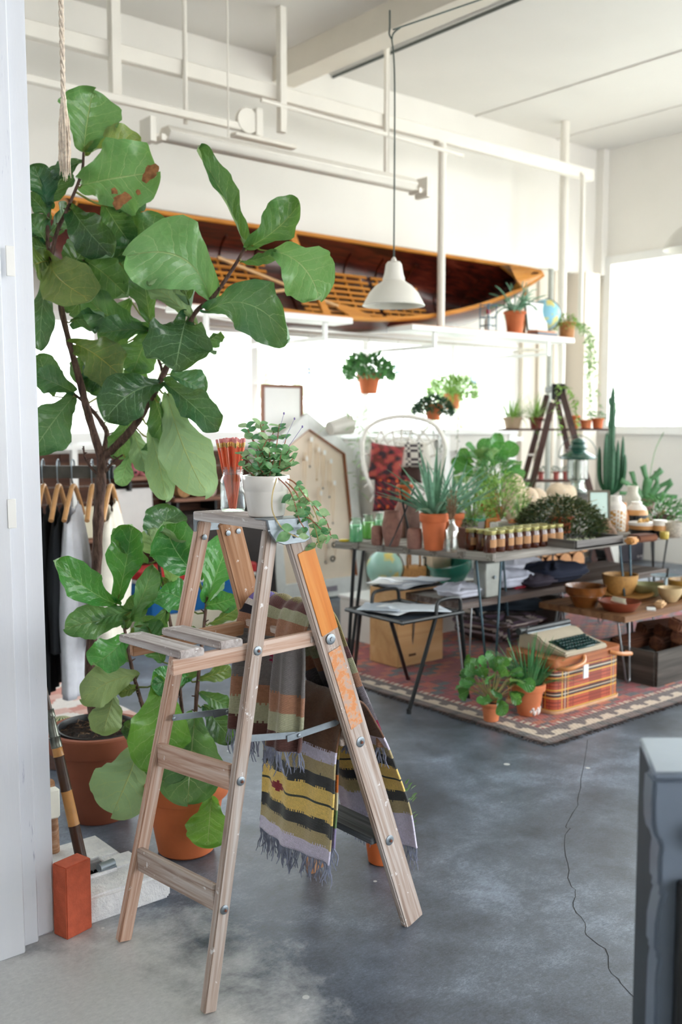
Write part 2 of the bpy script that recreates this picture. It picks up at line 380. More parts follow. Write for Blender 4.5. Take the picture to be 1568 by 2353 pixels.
def hang(t,x,yt,yb,v,r,name='hanger_rod',sq=False):
    q=Vp(x,yb,v); top=CZ if yt is None else Vp(x,yt,v).z
    if sq: obj(name,MB().bb((q.x-r,v-r,q.z),(q.x+r,v+r,top)),M_rail,t,bevel=.002)
    else: obj(name,MB().tube([(q.x,v,q.z),(q.x,v,top)],r,10),M_rail,t)
hang(t1,265,None,228,6.03,.032,'hanger_strap',True); hang(t1,427,None,285,6.03,.016); hang(t1,648,None,305,6.02,.028,'hanger_strap',True); hang(t1,887,None,400,6.03,.018)
# lower thin track and its end bracket
t2,a,b,z2=rail(-60,158,590,296,5.9,.05,.05,M_rail,'sliding_door_track','thinner white track under the upper beam ending at a round bracket','track')
q=Vp(590,285,5.9)
obj('end_bracket',MB().bb((q.x-.03,5.86,q.z-.09),(q.x+.03,5.94,q.z+.10)).bb((q.x-.2,5.86,q.z-.12),(q.x+.33,5.94,q.z-.09)),M_rail,t2,bevel=.006)
obj('end_wheel',MB().lathe([(.085,-.02),(.09,0),(.085,.02)],(q.x-.09,5.89,q.z),20,Matrix.Rotation(PI/2,3,'X')),M_rail,t2)
# thin conduit under the upper beam
a=Vp(600,236,6.0); b=Vp(1065,352,6.0)
c_=obj('conduit',MB().tube([(a.x,6.0,(a.z+b.z)/2+.02),(b.x,6.0,(a.z+b.z)/2-.02)],.018,8),M_rail,origin=(a.x,6.0,a.z)); tag(c_,'thin white conduit running just under the upper wall beam','pipe')
# fluorescent strip light
a=Vp(340,298,5.75); b=Vp(972,432,5.75); z=(a.z+b.z)/2
t3=thing('strip_light','long white hanging batten light above the canoe with clip brackets at both ends','light fixture',((a.x+b.x)/2,5.75,z))
obj('housing',MB().prism([(-.05,-.05),(.05,-.05),(.09,.0),(.05,.05),(-.05,.05),(-.09,0)],a.x+.12,b.x-.12,lambda x,y,h:(h,5.75+x*.9,z+y*.9)),M_rail,t3,bevel=.004)
for xx in (a.x,b.x):
    s_=1 if xx==a.x else -1
    obj('end_bracket',MB().bb((xx-.02,5.68,z-.08),(xx+.02,5.82,z+.07)).bb((xx+s_*.08-.015,5.69,z-.06),(xx+s_*.08+.015,5.81,z-.02)).tube([(xx,5.72,z-.03),(xx+s_*.3,5.72,z-.03)],.012,6),M_rail,t3)
for xx in (lerp(a.x,b.x,.25),lerp(a.x,b.x,.85)):
    obj('hanger_rod',MB().tube([(xx,5.75,z+.05),(xx,5.75,CZ)],.006,6),M_rail,t3)
# vertical posts
def post(x,y0,y1,v,r,name,label,lo=None,hi=None,n=12,mat=None,arm=False):
    a=Vp(x,y0,v); b=Vp(x,y1,v); top=a.z if hi is None else hi; bot=b.z if lo is None else lo; u=(a.x+b.x)/2
    mb=MB().tube([(u,v,bot),(u,v,top)],r,n)
    if arm: mb.bb((u-r,v,top-.02),(u+r,6.10,top+.02))
    o=obj(name,mb,mat or M_rail,origin=(u,v,bot)); return tag(o,label,'post')
post(1015,330,752,6.03,.034,'support_post','white round post from the upper beam down in front of the canoe',arm=True)
post(1337,400,768,6.03,.024,'support_post','thin white post dropping from the upper beam to the right shelf end',arm=True)
post(1292,330,1000,6.42,.045,'vertical_pipe','thick white vertical pipe beside the corner with a coupling',lo=0,hi=CZ)
u9=Vp(1262,700,6.86).x
o=obj('drain_pipe',MB().tube([(u9,6.84,0),(u9,6.84,3.12)],.03,10),plain('#a9aca4',.5),origin=(u9,6.84,0)); tag(o,'slim grey vertical pipe in the corner behind the dark wooden ladder','pipe')
# dark conduit on the ceiling
p=Vp(742,222,WV); o=obj('ceiling_conduit',MB().tube([(p.x,-5,CZ-.022),(p.x,WV-.05,CZ-.022)],.014,8),plain('#5a5f5c',.5),origin=(p.x,0,CZ-.02)); tag(o,'long dark thin conduit across the white ceiling','pipe')
# ================================================================== step ladder in the foreground
W_grey=wood('weathered_wood',['#8c7468','#b9a598','#cfc3bc','#ddd6d2'],1.0,.75,70,.35,spots='#f1eff0',spotamt=.66)
W_pink=wood('raw_fir_wood',['#a87c66','#cba58f','#dfc5b4','#ebdacf'],1.0,.7,75,.3,spots='#f3f0ef',spotamt=.69)
W_warm=wood('warm_aged_wood',['#86583a','#b3835e','#c59a7a','#d4b196'],1.0,.7,60,.3,spots='#ece4de',spotamt=.68)
W_dark=wood('dark_grey_wood',['#3f4347','#5e6468','#83878a'],1.0,.6,70,.3)  # darker grey wood for the lowest step
W_slat=wood('painted_grey_slat',['#9c908c','#bfb5b2','#d6cfcd','#e8e4e4'],1.0,.8,60,.4,spots='#f0eeee',spotamt=.62)
M_galv=plain('#8f989f',.42,.18,18,.15,metal=.75,name='galvanised_steel')
M_rust=plain('#7a4530',.7,name='rusty_bolt')
M_orange=wood('orange_varnish_wood',['#b8610e','#d9802a','#e89a48','#f0b070'],.8,.35,26,.1)
def scraped():
    m,t,b=nodes('scraped_orange_paint'); q=noise_(t,coords(t,'Object',(4,4,4)),9,5,.7)
    r=ramp(t,[(.44,lin('#c1a495')),(.5,lin('#d9a27c')),(.56,lin('#d98e55')),(.66,lin('#d9915f'))]); t.links.new(q,r.inputs[0]); t.links.new(r.outputs[0],b.inputs['Base Color']); b.inputs['Roughness'].default_value=.6; return m
M_scrape=scraped()
lad=thing('step_ladder','weathered wooden step ladder in the foreground with an orange patched right rail','ladder',(1.6,2.3,0))
def A_u(z): return 1.285+.167*z
def C_u(z): return 2.003-.356*z
VN=2.072; VF=lambda z:2.53-.135*z/1.2
TOPZ=1.222
board('rail',(A_u(.0),VN,.004),(A_u(TOPZ),VN,TOPZ),.038,.024,(1,0,0),W_grey,lad,bevel=.003,label='greyed near rail of the bracing frame')
board('rail',(A_u(0),VF(0),.004),(A_u(TOPZ),VF(TOPZ),TOPZ),.042,.024,(1,0,0),W_pink,lad,bevel=.003,label='pinkish far rail of the bracing frame')
board('rail',(C_u(0)+.004,VN,.004),(C_u(TOPZ),VN,TOPZ),.074,.024,(1,0,0),W_grey,lad,bevel=.004,label='wide near rail with orange varnished patches')
board('rail',(C_u(0),VF(0),.004),(C_u(TOPZ),VF(TOPZ),TOPZ),.074,.024,(1,0,0),W_warm,lad,bevel=.003,label='brown far rail on the step side')
# varnished board screwed on the near rail and a scraped patch below
def onC(z0,z1,wd,mat,name,th,off=0,label=None):
    return board(name,(C_u(z0)+off,VN-.012-th/2,z0),(C_u(z1)+off,VN-.012-th/2,z1),wd,th,(1,0,0),mat,lad,bevel=.0008,label=label)
onC(.935,1.165,.058,M_orange,'varnished_patch',.003,.006,'bright orange varnished patch')
onC(.655,.885,.046,M_scrape,'scraped_patch',.0012,.004,'scraped orange paint patch')
# steps
for i,z in enumerate((.289,.606,.915)):
    u=C_u(z); board('step',(u,VN+.012,z),(u,VF(z)-.012,z),.098,.020,(1,0,0),(W_dark,W_grey,W_grey)[i],lad,bevel=.002)
    for vv,s_ in ((VN-.012,-1),):
        obj('step_bolt',MB().lathe([(.015,0),(.015,.002),(.010,.004),(.006,.004),(.005,.007),(0,.007)],(u,vv-(.003 if z>.9 else 0),z),18,Matrix.Rotation(PI/2,3,'X')),M_galv,lad)
        obj('bolt_head',MB().lathe([(.0045,0),(.004,.003),(0,.004)],(u,vv-.006,z),10,Matrix.Rotation(PI/2,3,'X')),M_rust,lad)
# cross bars of the bracing frame
for z in (.575,.27):
    u=A_u(z)-.008; board('cross_bar',(u,VN+.012,z+.018),(u,VF(z)-.012,z-.018),.066,.019,(0,0,1),W_pink if z>.4 else W_grey,lad,bevel=.002)
for z in (.918,.588,.264):
    u=A_u(z)
    obj('step_bolt',MB().lathe([(.012,0),(.012,.002),(.008,.004),(.005,.004),(.004,.007),(0,.007)],(u,VN-.012,z),18,Matrix.Rotation(PI/2,3,'X')),M_galv,lad)
    obj('bolt_head',MB().lathe([(.004,0),(.0035,.003),(0,.004)],(u,VN-.018,z),10,Matrix.Rotation(PI/2,3,'X')),M_rust,lad)
# folding paint shelf
board('shelf_arm',(1.205,VN+.024,.905),(1.668,VN+.024,.917),.040,.020,(0,0,1),W_pink,lad)
board('shelf_arm',(1.262,VF(.9)-.026,.888),(1.70,VF(.9)-.026,.90),.040,.020,(0,0,1),W_warm,lad)
board('shelf_slat',(1.250,VN-.004,.938),(1.262,2.405,.922),.070,.020,(1,0,0),W_slat,lad,bevel=.003)
board('shelf_slat',(1.376,VN+.012,.940),(1.388,2.40,.924),.068,.020,(1,0,0),W_slat,lad,bevel=.003)
# top cap with galvanised bracket
ua=1.455; ub=1.572
board('top_cap',((ua+ub)/2,VN-.03,1.240),((ua+ub)/2,2.392,1.240),ub-ua,.024,(1,0,0),W_slat,lad,bevel=.002)
obj('cap_bracket',MB().prism([(ua-.004,1.255),(ub+.006,1.255),(ub+.012,1.222),(ub+.016,1.198),(ub-.002,1.190),(ua+.050,1.188),(ua+.022,1.198),(ua+.004,1.222)],VN-.042,VN-.034,lambda a,b,h:(a,h,b)).bb((ua-.003,VN-.04,1.2525),(ub+.005,VN+.02,1.255)),M_galv,lad,bevel=.0012)
for du,z in ((.038,1.205),(.080,1.208),(.112,1.214)):
    obj('rivet',MB().lathe([(.0055,0),(.005,.002),(0,.0035)],(ua+du,VN-.042,z),10,Matrix.Rotation(PI/2,3,'X')),plain('#59636b',.5,metal=.7),lad)
obj('ridge',MB().bb((ua-.004,VN-.0445,1.2265),(ub+.010,VN-.0415,1.2295)),M_galv,lad)
obj('cap_bracket',MB().bb((ua,2.388,1.195),(ub,2.392,1.250)),M_galv,lad,bevel=.001)
for vv,u,z in ((VF(1.19)-.014,A_u(1.185)+.002,1.178),(VF(1.19)-.014,C_u(1.19)-.015,1.184),(VF(1.19)-.014,C_u(1.19)+.020,1.187)):
    obj('screw_head',MB().lathe([(.008,0),(.008,.002),(.004,.003),(0,.003)],(u,vv,z),12,Matrix.Rotation(PI/2,3,'X')),M_galv,lad)
# folding spreaders
def spreader(a,m_,b,v):
    A=V3(a[0],v,a[1]);Mi=V3(m_[0],v,m_[1]);B=V3(b[0],v,b[1])
    board('spreader_bar',A,Mi,.018,.003,(0,0,1),M_galv,lad,bevel=.0006); board('spreader_bar',Mi+(Mi-B)*.28+V3(0,-.004,0),B+V3(0,-.004,0),.018,.003,(0,0,1),M_galv,lad,bevel=.0006)
    for q in (A,Mi,B): obj('spreader_rivet',MB().lathe([(.006,0),(.005,.004),(0,.005)],q+V3(0,-.006,0),10,Matrix.Rotation(PI/2,3,'X')),M_galv,lad)
spreader((1.415,.680),(1.60,.653),(1.735,.662),VN+.034)
spreader((1.400,.665),(1.58,.650),(1.75,.655),VF(.66)-.030)
# ================================================================== kilim blankets
M_kilim=colattr('woven_wool',.95,1300,0,namt=.28,nscale=420,sheen=.25)
def stripes(tbl,s,j):
    for lim,c in tbl:
        if s<lim+j: return lin(c)
    return lin(tbl[-1][1])
def wool(s,v):  # ragged weave edge
    return .0016*math.sin(v*880)+.006*noise.noise((v*22,s*5,1.7))
def blanket(name,label,prof,v0,v1,tbl,fold,gather,motif=None,fringe_col='#8d93a8',ends=(1,1),vtop=None,seed=1,nv=120,thk=.006,flare=None):
    P=cr_pts([V3(a,0,b) for a,b in prof],12); L=[0]
    for i in range(1,len(P)): L.append(L[-1]+(P[i]-P[i-1]).length)
    T=L[-1]; n=int(T/.0065)
    def at(s):
        s=min(max(s,0),T)
        i=0
        while i<len(L)-2 and L[i+1]<s: i+=1
        k=(s-L[i])/max(1e-6,L[i+1]-L[i]); p=P[i].lerp(P[i+1],k); d=(P[i+1]-P[i]).normalized(); return p,d
    ztop=max(p.z for p in P)
    def f(a,b):
        s=a*T; p,d=at(s); nrm=V3(d.z,0,-d.x); drop=min(1,max(0,(ztop-p.z)/.25))
        va,vb=v0,v1
        if flare: va,vb=flare(s/T,v0,v1)
        v=lerp(va,vb,b); fl=fold(b,s/T)*(.25+.75*drop)+.006*noise.noise((b*6,s*7,seed))*1.0
        return V3(p.x,v,p.z)+nrm*fl+V3(0,gather*math.sin(b*9+seed)*drop,.004*noise.noise((b*5,s*4,seed+9)))
    mb=MB().grid(f,n,nv)
    o=obj(name,mb,M_kilim,origin=(P[len(P)//2].x,(v0+v1)/2,prof[0][1]),solid=thk,ang=80)
    tag(o,label,'blanket')
    # per-face colours follow the woven stripes
    me=o.data; ca=me.color_attributes.new('Col','FLOAT_COLOR','CORNER'); buf=[0]*(4*len(me.loops))
    for pi,pg in enumerate(me.polygons):
        i=pi//nv; jn=pi%nv; s=(i+.5)/n*T; b=(jn+.5)/nv; c=None
        if motif: c=motif(s,b,T)
        if c is None: c=stripes(tbl,s,wool(s,b*(v1-v0)))
        g=1+.16*noise.noise((s*160,b*90,3)); 
        for li in pg.loop_indices: buf[4*li:4*li+4]=(c[0]*g,c[1]*g,c[2]*g,1)
    ca.data.foreach_set('color',buf)
    set_uv(o,lambda vi:((vi//(nv+1))/n*T,(vi%(nv+1))/nv*(v1-v0)))
    # fringe: knotted yarns
    mb=MB(); rr=random.Random(seed)
    for e,on in ((0,ends[0]),(1,ends[1])):
        if not on: continue
        K=int((v1-v0)/.0042)
        for k in range(K):
            b=(k+.5)/K; q=f(e,b); Ln=.048+rr.random()*.028; grp=math.sin(k*.9)*.008
            pts=[q]; p=q.copy(); dv=V3(rr.uniform(-.35,.35)+0,rr.uniform(-.55,.55)+grp*8,-1).normalized()
            for m_ in range(5): 
                p=p+dv*Ln/5; dv=(dv+V3(rr.uniform(-.5,.5),rr.uniform(-.5,.5),-.35)).normalized(); pts.append(p.copy())
            mb.tube(pts,[.0026,.0024,.0022,.0022,.0019,.0012],4,False)
    obj('fringe',mb,plain(fringe_col,.95,.3,60,0),o,kind='stuff')
    return o
G1='#6f6a70'
tb1=[(.045,'#5c3a35'),(.10,'#a9aa8d'),(.155,'#a1745a'),(.30,'#74706f'),(.352,'#a1745a'),(.385,'#a9aa8d'),(.415,'#6a4545'),(.60,'#7d7245'),(.64,'#6a4545'),(.69,'#a3a585'),(.735,'#a97d64'),(.86,'#757078'),(.90,'#8c1c46'),(.92,'#757078'),(.97,'#a97d64'),(1.0,'#a9aa8d'),(2,'#4d3531')]
def mot1(s,b,T):
    d=abs(s-.235)*16+abs(abs(b-.44))*9
    if d<.55+.18*math.sin(s*420): return lin('#86173f')
    if b>.66+.5*abs(s-.40) and .345<s<.43: 
        q=(b-.72)/.28
        return lin('#7d70c4') if s>.392 else lin('#e9e4e4') if s>.37 else lin('#1c1d2b')
    return None
k1=blanket('kilim_blanket','grey olive and rust striped wool kilim over the top ladder step with grey fringe',
 [(1.590,.600),(1.600,.70),(1.612,.82),(1.622,.915),(1.645,.972),(1.68,1.00),(1.712,.990),(1.748,.950),(1.812,.825),(1.865,.715),(1.925,.600),(1.935,.55)],VN+.040,VF(.8)-.020,tb1,
 lambda b,s:.020*math.sin(b*15+1.0)*(1 if s<.5 else .4)+.012*math.sin(b*31), .006, mot1, seed=3)
tb2=[(.040,'#d9d3ea'),(.075,'#b9aa80'),(.113,'#3d4042'),(.205,'#f0d078'),(.243,'#3d4042'),(.283,'#b9aa80'),(.318,'#dcd6ec'),(.50,'#6b4a36'),(.66,'#63422f'),(.70,'#dcd6ec'),(.735,'#b9aa80'),(.772,'#3d4042'),(.862,'#f0d078'),(.90,'#3d4042'),(.945,'#b9aa80'),(2,'#dcd6ec')]
def mot2(s,b,T):
    for c0,bb,cc in ((.159,.72,'#8c1226'),(.819,.5,'#8c1226')):
        d=abs(s-c0)/.016+abs(b-bb)/.13
        if d<1 and (int((s-c0)*300)%2==0 or abs(b-bb)<.09): return lin(cc)
        if abs(s-c0-.0015*math.sin(b*60))<.0032: return lin('#3b4038')
    return None
k2=blanket('kilim_blanket','yellow lilac and charcoal striped wool kilim hanging from the second ladder step',
 [(1.690,.262),(1.700,.36),(1.705,.46),(1.715,.56),(1.732,.628),(1.760,.685),(1.80,.715),(1.84,.695),(1.885,.625),(1.950,.515),(2.006,.369),(2.046,.215)],VN+.022,VF(.6)-.030,tb2,
 lambda b,s:.012*math.sin(b*8+.5)+.006*math.sin(b*21+s*4), .003, mot2, seed=5)
tb3=[(.06,'#8f86ad'),(.115,'#6d8a5c'),(.165,'#d8cfae'),(.215,'#d0712e'),(.26,'#3a3a3c'),(.31,'#b99a45'),(2,'#2c2c2e')]
k3=blanket('kilim_blanket','folded under layer of a green orange and purple kilim behind the yellow striped one',
 [(1.745,.285),(1.755,.40),(1.757,.50),(1.762,.590)],VN+.050,VF(.5)+.010,tb3,lambda b,s:.006*math.sin(b*9), .002, None, ends=(1,0), seed=8)
# ================================================================== fiddle-leaf figs
def leafmat(name,dark,mid,light,vein,under,gloss=.32):
    m,t,b=nodes(name); s=t.nodes.new('ShaderNodeSeparateXYZ'); uv=coords(t,'UV'); t.links.new(uv,s.inputs[0])
    x=s.outputs[0]; a=math_(t,'ABSOLUTE',math_(t,'MULTIPLY_ADD',s.outputs[1],2,-1))
    nz=noise_(t,coords(t,'UV',(3,3,3)),2.5,3); nz2=noise_(t,coords(t,'Object'),11,3)
    g=math_(t,'MULTIPLY',math_(t,'SUBTRACT',x,math_(t,'MULTIPLY',math_(t,'POWER',a,.8),.24)),6.2)
    g=math_(t,'ADD',g,math_(t,'MULTIPLY_ADD',nz,.5,-.25))
    fr=math_(t,'ABSOLUTE',math_(t,'SUBTRACT',math_(t,'FRACT',g),.5))       # 0 at vein
    side=math_(t,'SUBTRACT',1.0,math_(t,'MINIMUM',math_(t,'DIVIDE',fr,.038),1.0))
    side=math_(t,'MULTIPLY',side,math_(t,'SUBTRACT',1.05,a))
    mid_=math_(t,'SUBTRACT',1.0,math_(t,'MINIMUM',math_(t,'DIVIDE',a,math_(t,'MULTIPLY_ADD',x,-.03,.05)),1.0))
    vo=N(t,'ShaderNodeTexVoronoi'); vo.feature='DISTANCE_TO_EDGE'; vo.inputs['Scale'].default_value=9; t.links.new(uv,vo.inputs['Vector'])
    ter=math_(t,'SUBTRACT',1.0,math_(t,'MINIMUM',math_(t,'MULTIPLY',vo.outputs['Distance'],22),1.0))
    v=math_(t,'MINIMUM',math_(t,'ADD',math_(t,'ADD',math_(t,'MULTIPLY',side,.95),mid_),math_(t,'MULTIPLY',ter,.16)),1.0)
    oi=t.nodes.new('ShaderNodeObjectInfo')
    fac=math_(t,'ADD',math_(t,'MULTIPLY',nz2,.7),math_(t,'MULTIPLY_ADD',oi.outputs['Random'],.5,-.2))
    r=ramp(t,[(.15,lin(dark)),(.5,lin(mid)),(.85,lin(light))]); t.links.new(fac,r.inputs[0])
    top=mixc(t,v,r.outputs[0],lin(vein))
    geo=t.nodes.new('ShaderNodeNewGeometry')
    und=mixc(t,math_(t,'MULTIPLY',v,.8),lin(under),lin('#c3c97e'))
    col=mixc(t,geo.outputs['Backfacing'],top,und)
    t.links.new(col,b.inputs['Base Color'])
    t.links.new(math_(t,'MULTIPLY_ADD',geo.outputs['Backfacing'],.35,gloss),b.inputs['Roughness']); b.inputs['Specular IOR Level'].default_value=.7
    h=math_(t,'SUBTRACT',math_(t,'MULTIPLY',fr,.9),math_(t,'MULTIPLY',mid_,.5)); h=math_(t,'ADD',h,math_(t,'MULTIPLY',nz,.35))
    bump(t,b,h,.75,.008)
    tl=t.nodes.new('ShaderNodeBsdfTranslucent'); t.links.new(mixc(t,.35,col,lin('#a8c840')),tl.inputs[0]); mx=t.nodes.new('ShaderNodeMixShader'); mx.inputs[0].default_value=.30
    out=t.nodes['Material Output']; t.links.new(b.outputs[0],mx.inputs[1]); t.links.new(tl.outputs[0],mx.inputs[2]); t.links.new(mx.outputs[0],out.inputs[0])
    return m
L_dark=leafmat('fig_leaf_dark','#1d4a33','#2c6245','#467a58','#8fb088','#86a98a',.27)
L_mid=leafmat('fig_leaf_green','#35663a','#4c8048','#6d9c62','#a9bd82','#8fae7c')
L_lite=leafmat('fig_leaf_light','#5f9554','#77ab6a','#93bf82','#b9cf96','#a3bf8a')
L_olive=leafmat('fig_leaf_olive','#4b6634','#6a8345','#8e9c58','#c3b565','#8ea470')
L_pale=leafmat('fig_leaf_pale_underside','#86ad7c','#9abd8c','#aecb9c','#c7cf8e','#9ab98a',.55)
L_glos=leafmat('fig_leaf_glossy','#2e7a3a','#429648','#63b060','#9fcf88','#8fbb7c',.22)
L_lime=leafmat('fig_leaf_lime','#5d9a34','#7ab548','#9acb66','#bcd88a','#93ba74',.35)
LM=dict(d=L_dark,m=L_mid,l=L_lite,o=L_olive,p=L_pale,g=L_glos,y=L_lime)
def wprof(x):
    e=max(0.0,1-abs(2*x-1)**2.9)**.5
    q=.46+.54*min(1,max(0,(x-.15)/.45))**.9-.13*math.exp(-((x-.30)/.12)**2)
    return e*q
def leaf(parent,B,T,W,tilt,mat,seed,bend=.10,cup=.10,wave=.10,curve=0.0,fold=0,NU=18,NV=12,petiole=True,towards=None):
    rr=random.Random(seed*31+7); B=Vector(B);T=Vector(T); X=(T-B); L=X.length; X.normalize()
    view=((towards if towards is not None else _C)-(B+T)/2).normalized(); n=view-X*view.dot(X); n.normalize()
    n=Matrix.Rotation(R(tilt),3,X)@n; S=n.cross(X)
    ph=rr.uniform(0,6); ph2=rr.uniform(0,6); fq=rr.uniform(9,14); twist=rr.uniform(-.35,.35)
    def f(u,v):
        x=.5-.5*math.cos(PI*(.02+.98*u)); y=2*v-1
        w_=W/2*wprof(x)/.97; a=abs(y)
        nn=Matrix.Rotation(twist*(x-.5),3,X)@n; SS=nn.cross(X)
        p=B+X*(x*L)+n*(bend*L*4*x*(1-x))+S*(curve*L*4*x*(1-x))
        rip=wave*W*(1.0*math.sin(x*fq+ph+(2.1 if y>0 else 0))*a**2+.5*math.sin(x*fq*2.1+ph2)*a**3)+.05*W*math.sin(x*7+ph2)*y
        puck=-.020*W*math.cos((x-.24*a**.8)*6.2*2*PI)*(a*(1.2-a))*1.6
        edge=1+.05*math.sin(x*17+ph+(1.3 if y>0 else 0))+.03*math.sin(x*37+ph2)
        return p+SS*(y*w_*edge)+nn*(cup*W*a**1.6+rip+puck)-X*(.10*a*a*W*(.5-x))
    mb=MB().grid(f,NU,NV)
    if petiole:
        pass
    o=obj('leaf',mb,mat,parent,ang=180)
    set_uv(o,lambda vi:(.5-.5*math.cos(PI*(.02+.98*(vi//(NV+1))/NU)),(vi%(NV+1))/NV))
    return o
def leafset(parent,rows,d0,seed0,branch):
    """rows: base px, tip px, width px, tilt, material, depth of base and of tip relative to d0, bend, cup, curve"""
    for i,r in enumerate(rows):
        bx,by,tx,ty,wpx,tilt,mk,db,dt=r[:9]; bend=r[9] if len(r)>9 else .08; cup=r[10] if len(r)>10 else .10; curve=r[11] if len(r)>11 else 0
        B=Dp(bx,by,d0+db); T=Dp(tx,ty,d0+dt); W=wpx*(d0+(db+dt)/2)/FPX
        leaf(parent,B,T,W,tilt,LM[mk],seed0+i,bend,cup*1.5,.11,curve,NU=26,NV=16)
        q=min(branch,key=lambda p:(p-B).length)
        if (q-B).length<.30 and (q-B).length>.004:
            mid=(q+B)/2+V3(0,0,-.01); branch_mb.tube([q,mid,B,B+(T-B)*.06],[.004,.0032,.003,.002],6)
M_terra_dark=plain('#94523a',.75,.14,6,.15,name='terracotta_deep'); M_terra=plain('#c4693c',.8,.12,8,.15,name='terracotta'); M_terra_l=plain('#cf7a50',.85,.14,14,.2,name='terracotta_light')
def soilmat():
    m,t,b=nodes('potting_soil'); f=noise_(t,coords(t),70,5,.8); r=ramp(t,[(.4,lin('#1a110c')),(.6,lin('#3b2519')),(.75,lin('#7a5438'))]); t.links.new(f,r.inputs[0]); t.links.new(r.outputs[0],b.inputs['Base Color']); b.inputs['Roughness'].default_value=.95; bump(t,b,f,1,.02); return m
M_soil=soilmat(); M_bark=None
def barkmat(name,c):
    m,t,b=nodes(name); f=noise_(t,coords(t,'Object',(60,60,14)),1.2,5,.7); r=ramp(t,[(.3,lin(c[0])),(.5,lin(c[1])),(.72,lin(c[2]))]); t.links.new(f,r.inputs[0]); t.links.new(r.outputs[0],b.inputs['Base Color']); b.inputs['Roughness'].default_value=.9; bump(t,b,f,.8,.01); return m
M_bark=barkmat('fig_bark',('#2e1f1c','#5a4139','#86695c'))
def pot(parent,c,rt,rb,h,mat,rimh=None,rimw=None,soilz=.85,n=36,soil=True):
    rimh=rimh or h*.2; rimw=rimw or rt*.09; ri=rt-rimw; c=Vector(c)
    rbod=lerp(rb,ri,1)-.0
    pr=[(0,0),(rb*.9,0),(rb,.006*h/.2)]+[(lerp(rb,ri-.004,k),lerp(.01*h,h-rimh,k)) for k in (.33,.66,1)]+[(rt-.004,h-rimh+.001),(rt,h-rimh+.006),(rt+.002,h-.006),(rt-.003,h),(ri-.004,h),(ri-.008,h-.008),(lerp(rb,ri,.7)-.01,h*soilz-.012)]
    o=obj('pot',MB().lathe(pr,c,n),mat,parent,ang=40)
    if soil:
        rs=ri-.012; zs=h*soilz
        obj('soil',MB().grid(lambda u,v:c+V3(rs*u*math.cos(2*PI*v),rs*u*math.sin(2*PI*v),zs+.006*noise.noise((u*math.cos(2*PI*v)*5,u*math.sin(2*PI*v)*5,c.x))),5,20),M_soil,parent)
    return o
# ---- the tall tree
c1=Zp(228,1872); c1.z=0; D1=depth(c1)
print('tree pot',c1,D1)
tree=thing('fiddle_leaf_fig_tree','tall fiddle-leaf fig tree with bare branching trunk in the large brown terracotta pot','potted tree',c1)
pot(tree,c1,.188,.118,.345,M_terra_dark,rimh=.075,rimw=.02,soil=False)
# black nursery pot tilted inside with soil
rot=Matrix.Rotation(R(3),3,'X'); cc=c1+V3(.0,.0,.335)
obj('nursery_pot',MB().lathe([(.120,-.14),(.146,-.02),(.150,.008),(.150,.014),(.144,.016),(.141,.010),(.139,-.03)],cc,36,rot),plain('#17191c',.4,.1,10,.02),tree)
obj('soil',MB().grid(lambda u,v:cc+rot@V3(.139*u*math.cos(2*PI*v),.139*u*math.sin(2*PI*v),-.008+.012*noise.noise((u*math.cos(2*PI*v)*6,u*math.sin(2*PI*v)*6,3))),10,40),M_soil,tree)
mb=MB(); rr=random.Random(4)
for k in range(46):
    a=rr.uniform(0,6.28); q=rr.uniform(.02,.12); p=cc+V3(q*math.cos(a),q*math.sin(a),.004); 
    pts=[p]; 
    for _ in range(4): p=p+V3(rr.uniform(-.014,.014),rr.uniform(-.014,.014),rr.uniform(-.004,.006)); pts.append(p)
    mb.tube(pts,.0009,4)
obj('root_fibres',mb,plain('#8a6a52',.9,bmp=0),tree,kind='stuff')
def pline(pts,d0): return [Dp(x,y,d0+dz) for x,y,dz in pts]
BR=[]
def limb(parent,pts,d0,r0,r1,name='branch'):
    P=cr_pts(pline(pts,d0),6); n=len(P); rr=random.Random(int(pts[0][0]*7+pts[-1][1]))
    rad=[lerp(r0,r1,i/(n-1))*(1+.12*rr.uniform(-1,1)) for i in range(n)]
    mb=MB().tube(P,rad,10)
    for i in range(2,n-1,2):   # leaf scars
        if r0<.015: 
            a=rr.uniform(0,6.28); d=V3(math.cos(a),math.sin(a),rr.uniform(0,.6)); mb.tube([P[i],P[i]+d*(rad[i]+.006+rr.random()*.008)],[.004,.0015],5)
    BR.extend(P); return obj(name,mb,M_bark,parent)
d=D1
soilpt=[(222,1690,0)]
limb(tree,[(222,1680,0),(208,1560,0),(212,1450,0),(222,1300,0),(228,1150,0),(237,1045,0)],d,.021,.020,'trunk')
limb(tree,[(234,1055,0),(205,960,.0),(182,870,0),(160,790,0),(141,710,0),(128,630,-.02),(110,560,-.02),(112,478,0)],d,.017,.006)
limb(tree,[(118,590,-.02),(132,530,-.02),(155,480,-.03),(187,400,-.04),(192,350,-.05)],d,.009,.004)
limb(tree,[(238,1048,0),(246,1000,.02),(236,975,.03),(205,935,.05),(170,905,.08)],d,.013,.005)
limb(tree,[(238,1052,0),(300,990,-.05),(345,920,-.1),(376,860,-.14),(402,800,-.18),(430,755,-.2),(452,715,-.22),(492,680,-.24),(545,602,-.26),(568,558,-.27)],d,.015,.005)
limb(tree,[(236,1100,0),(210,1075,0),(195,1050,0),(192,1025,0)],d,.006,.003)
limb(tree,[(238,1090,0),(262,1060,-.02),(283,1045,-.03)],d,.006,.003)
limb(tree,[(376,860,-.14),(350,780,-.05),(345,745,0)],d,.006,.004)
limb(tree,[(128,630,0),(190,600,.05),(250,590,.1),(268,590,.1)],d,.006,.003)
branch_mb=MB()
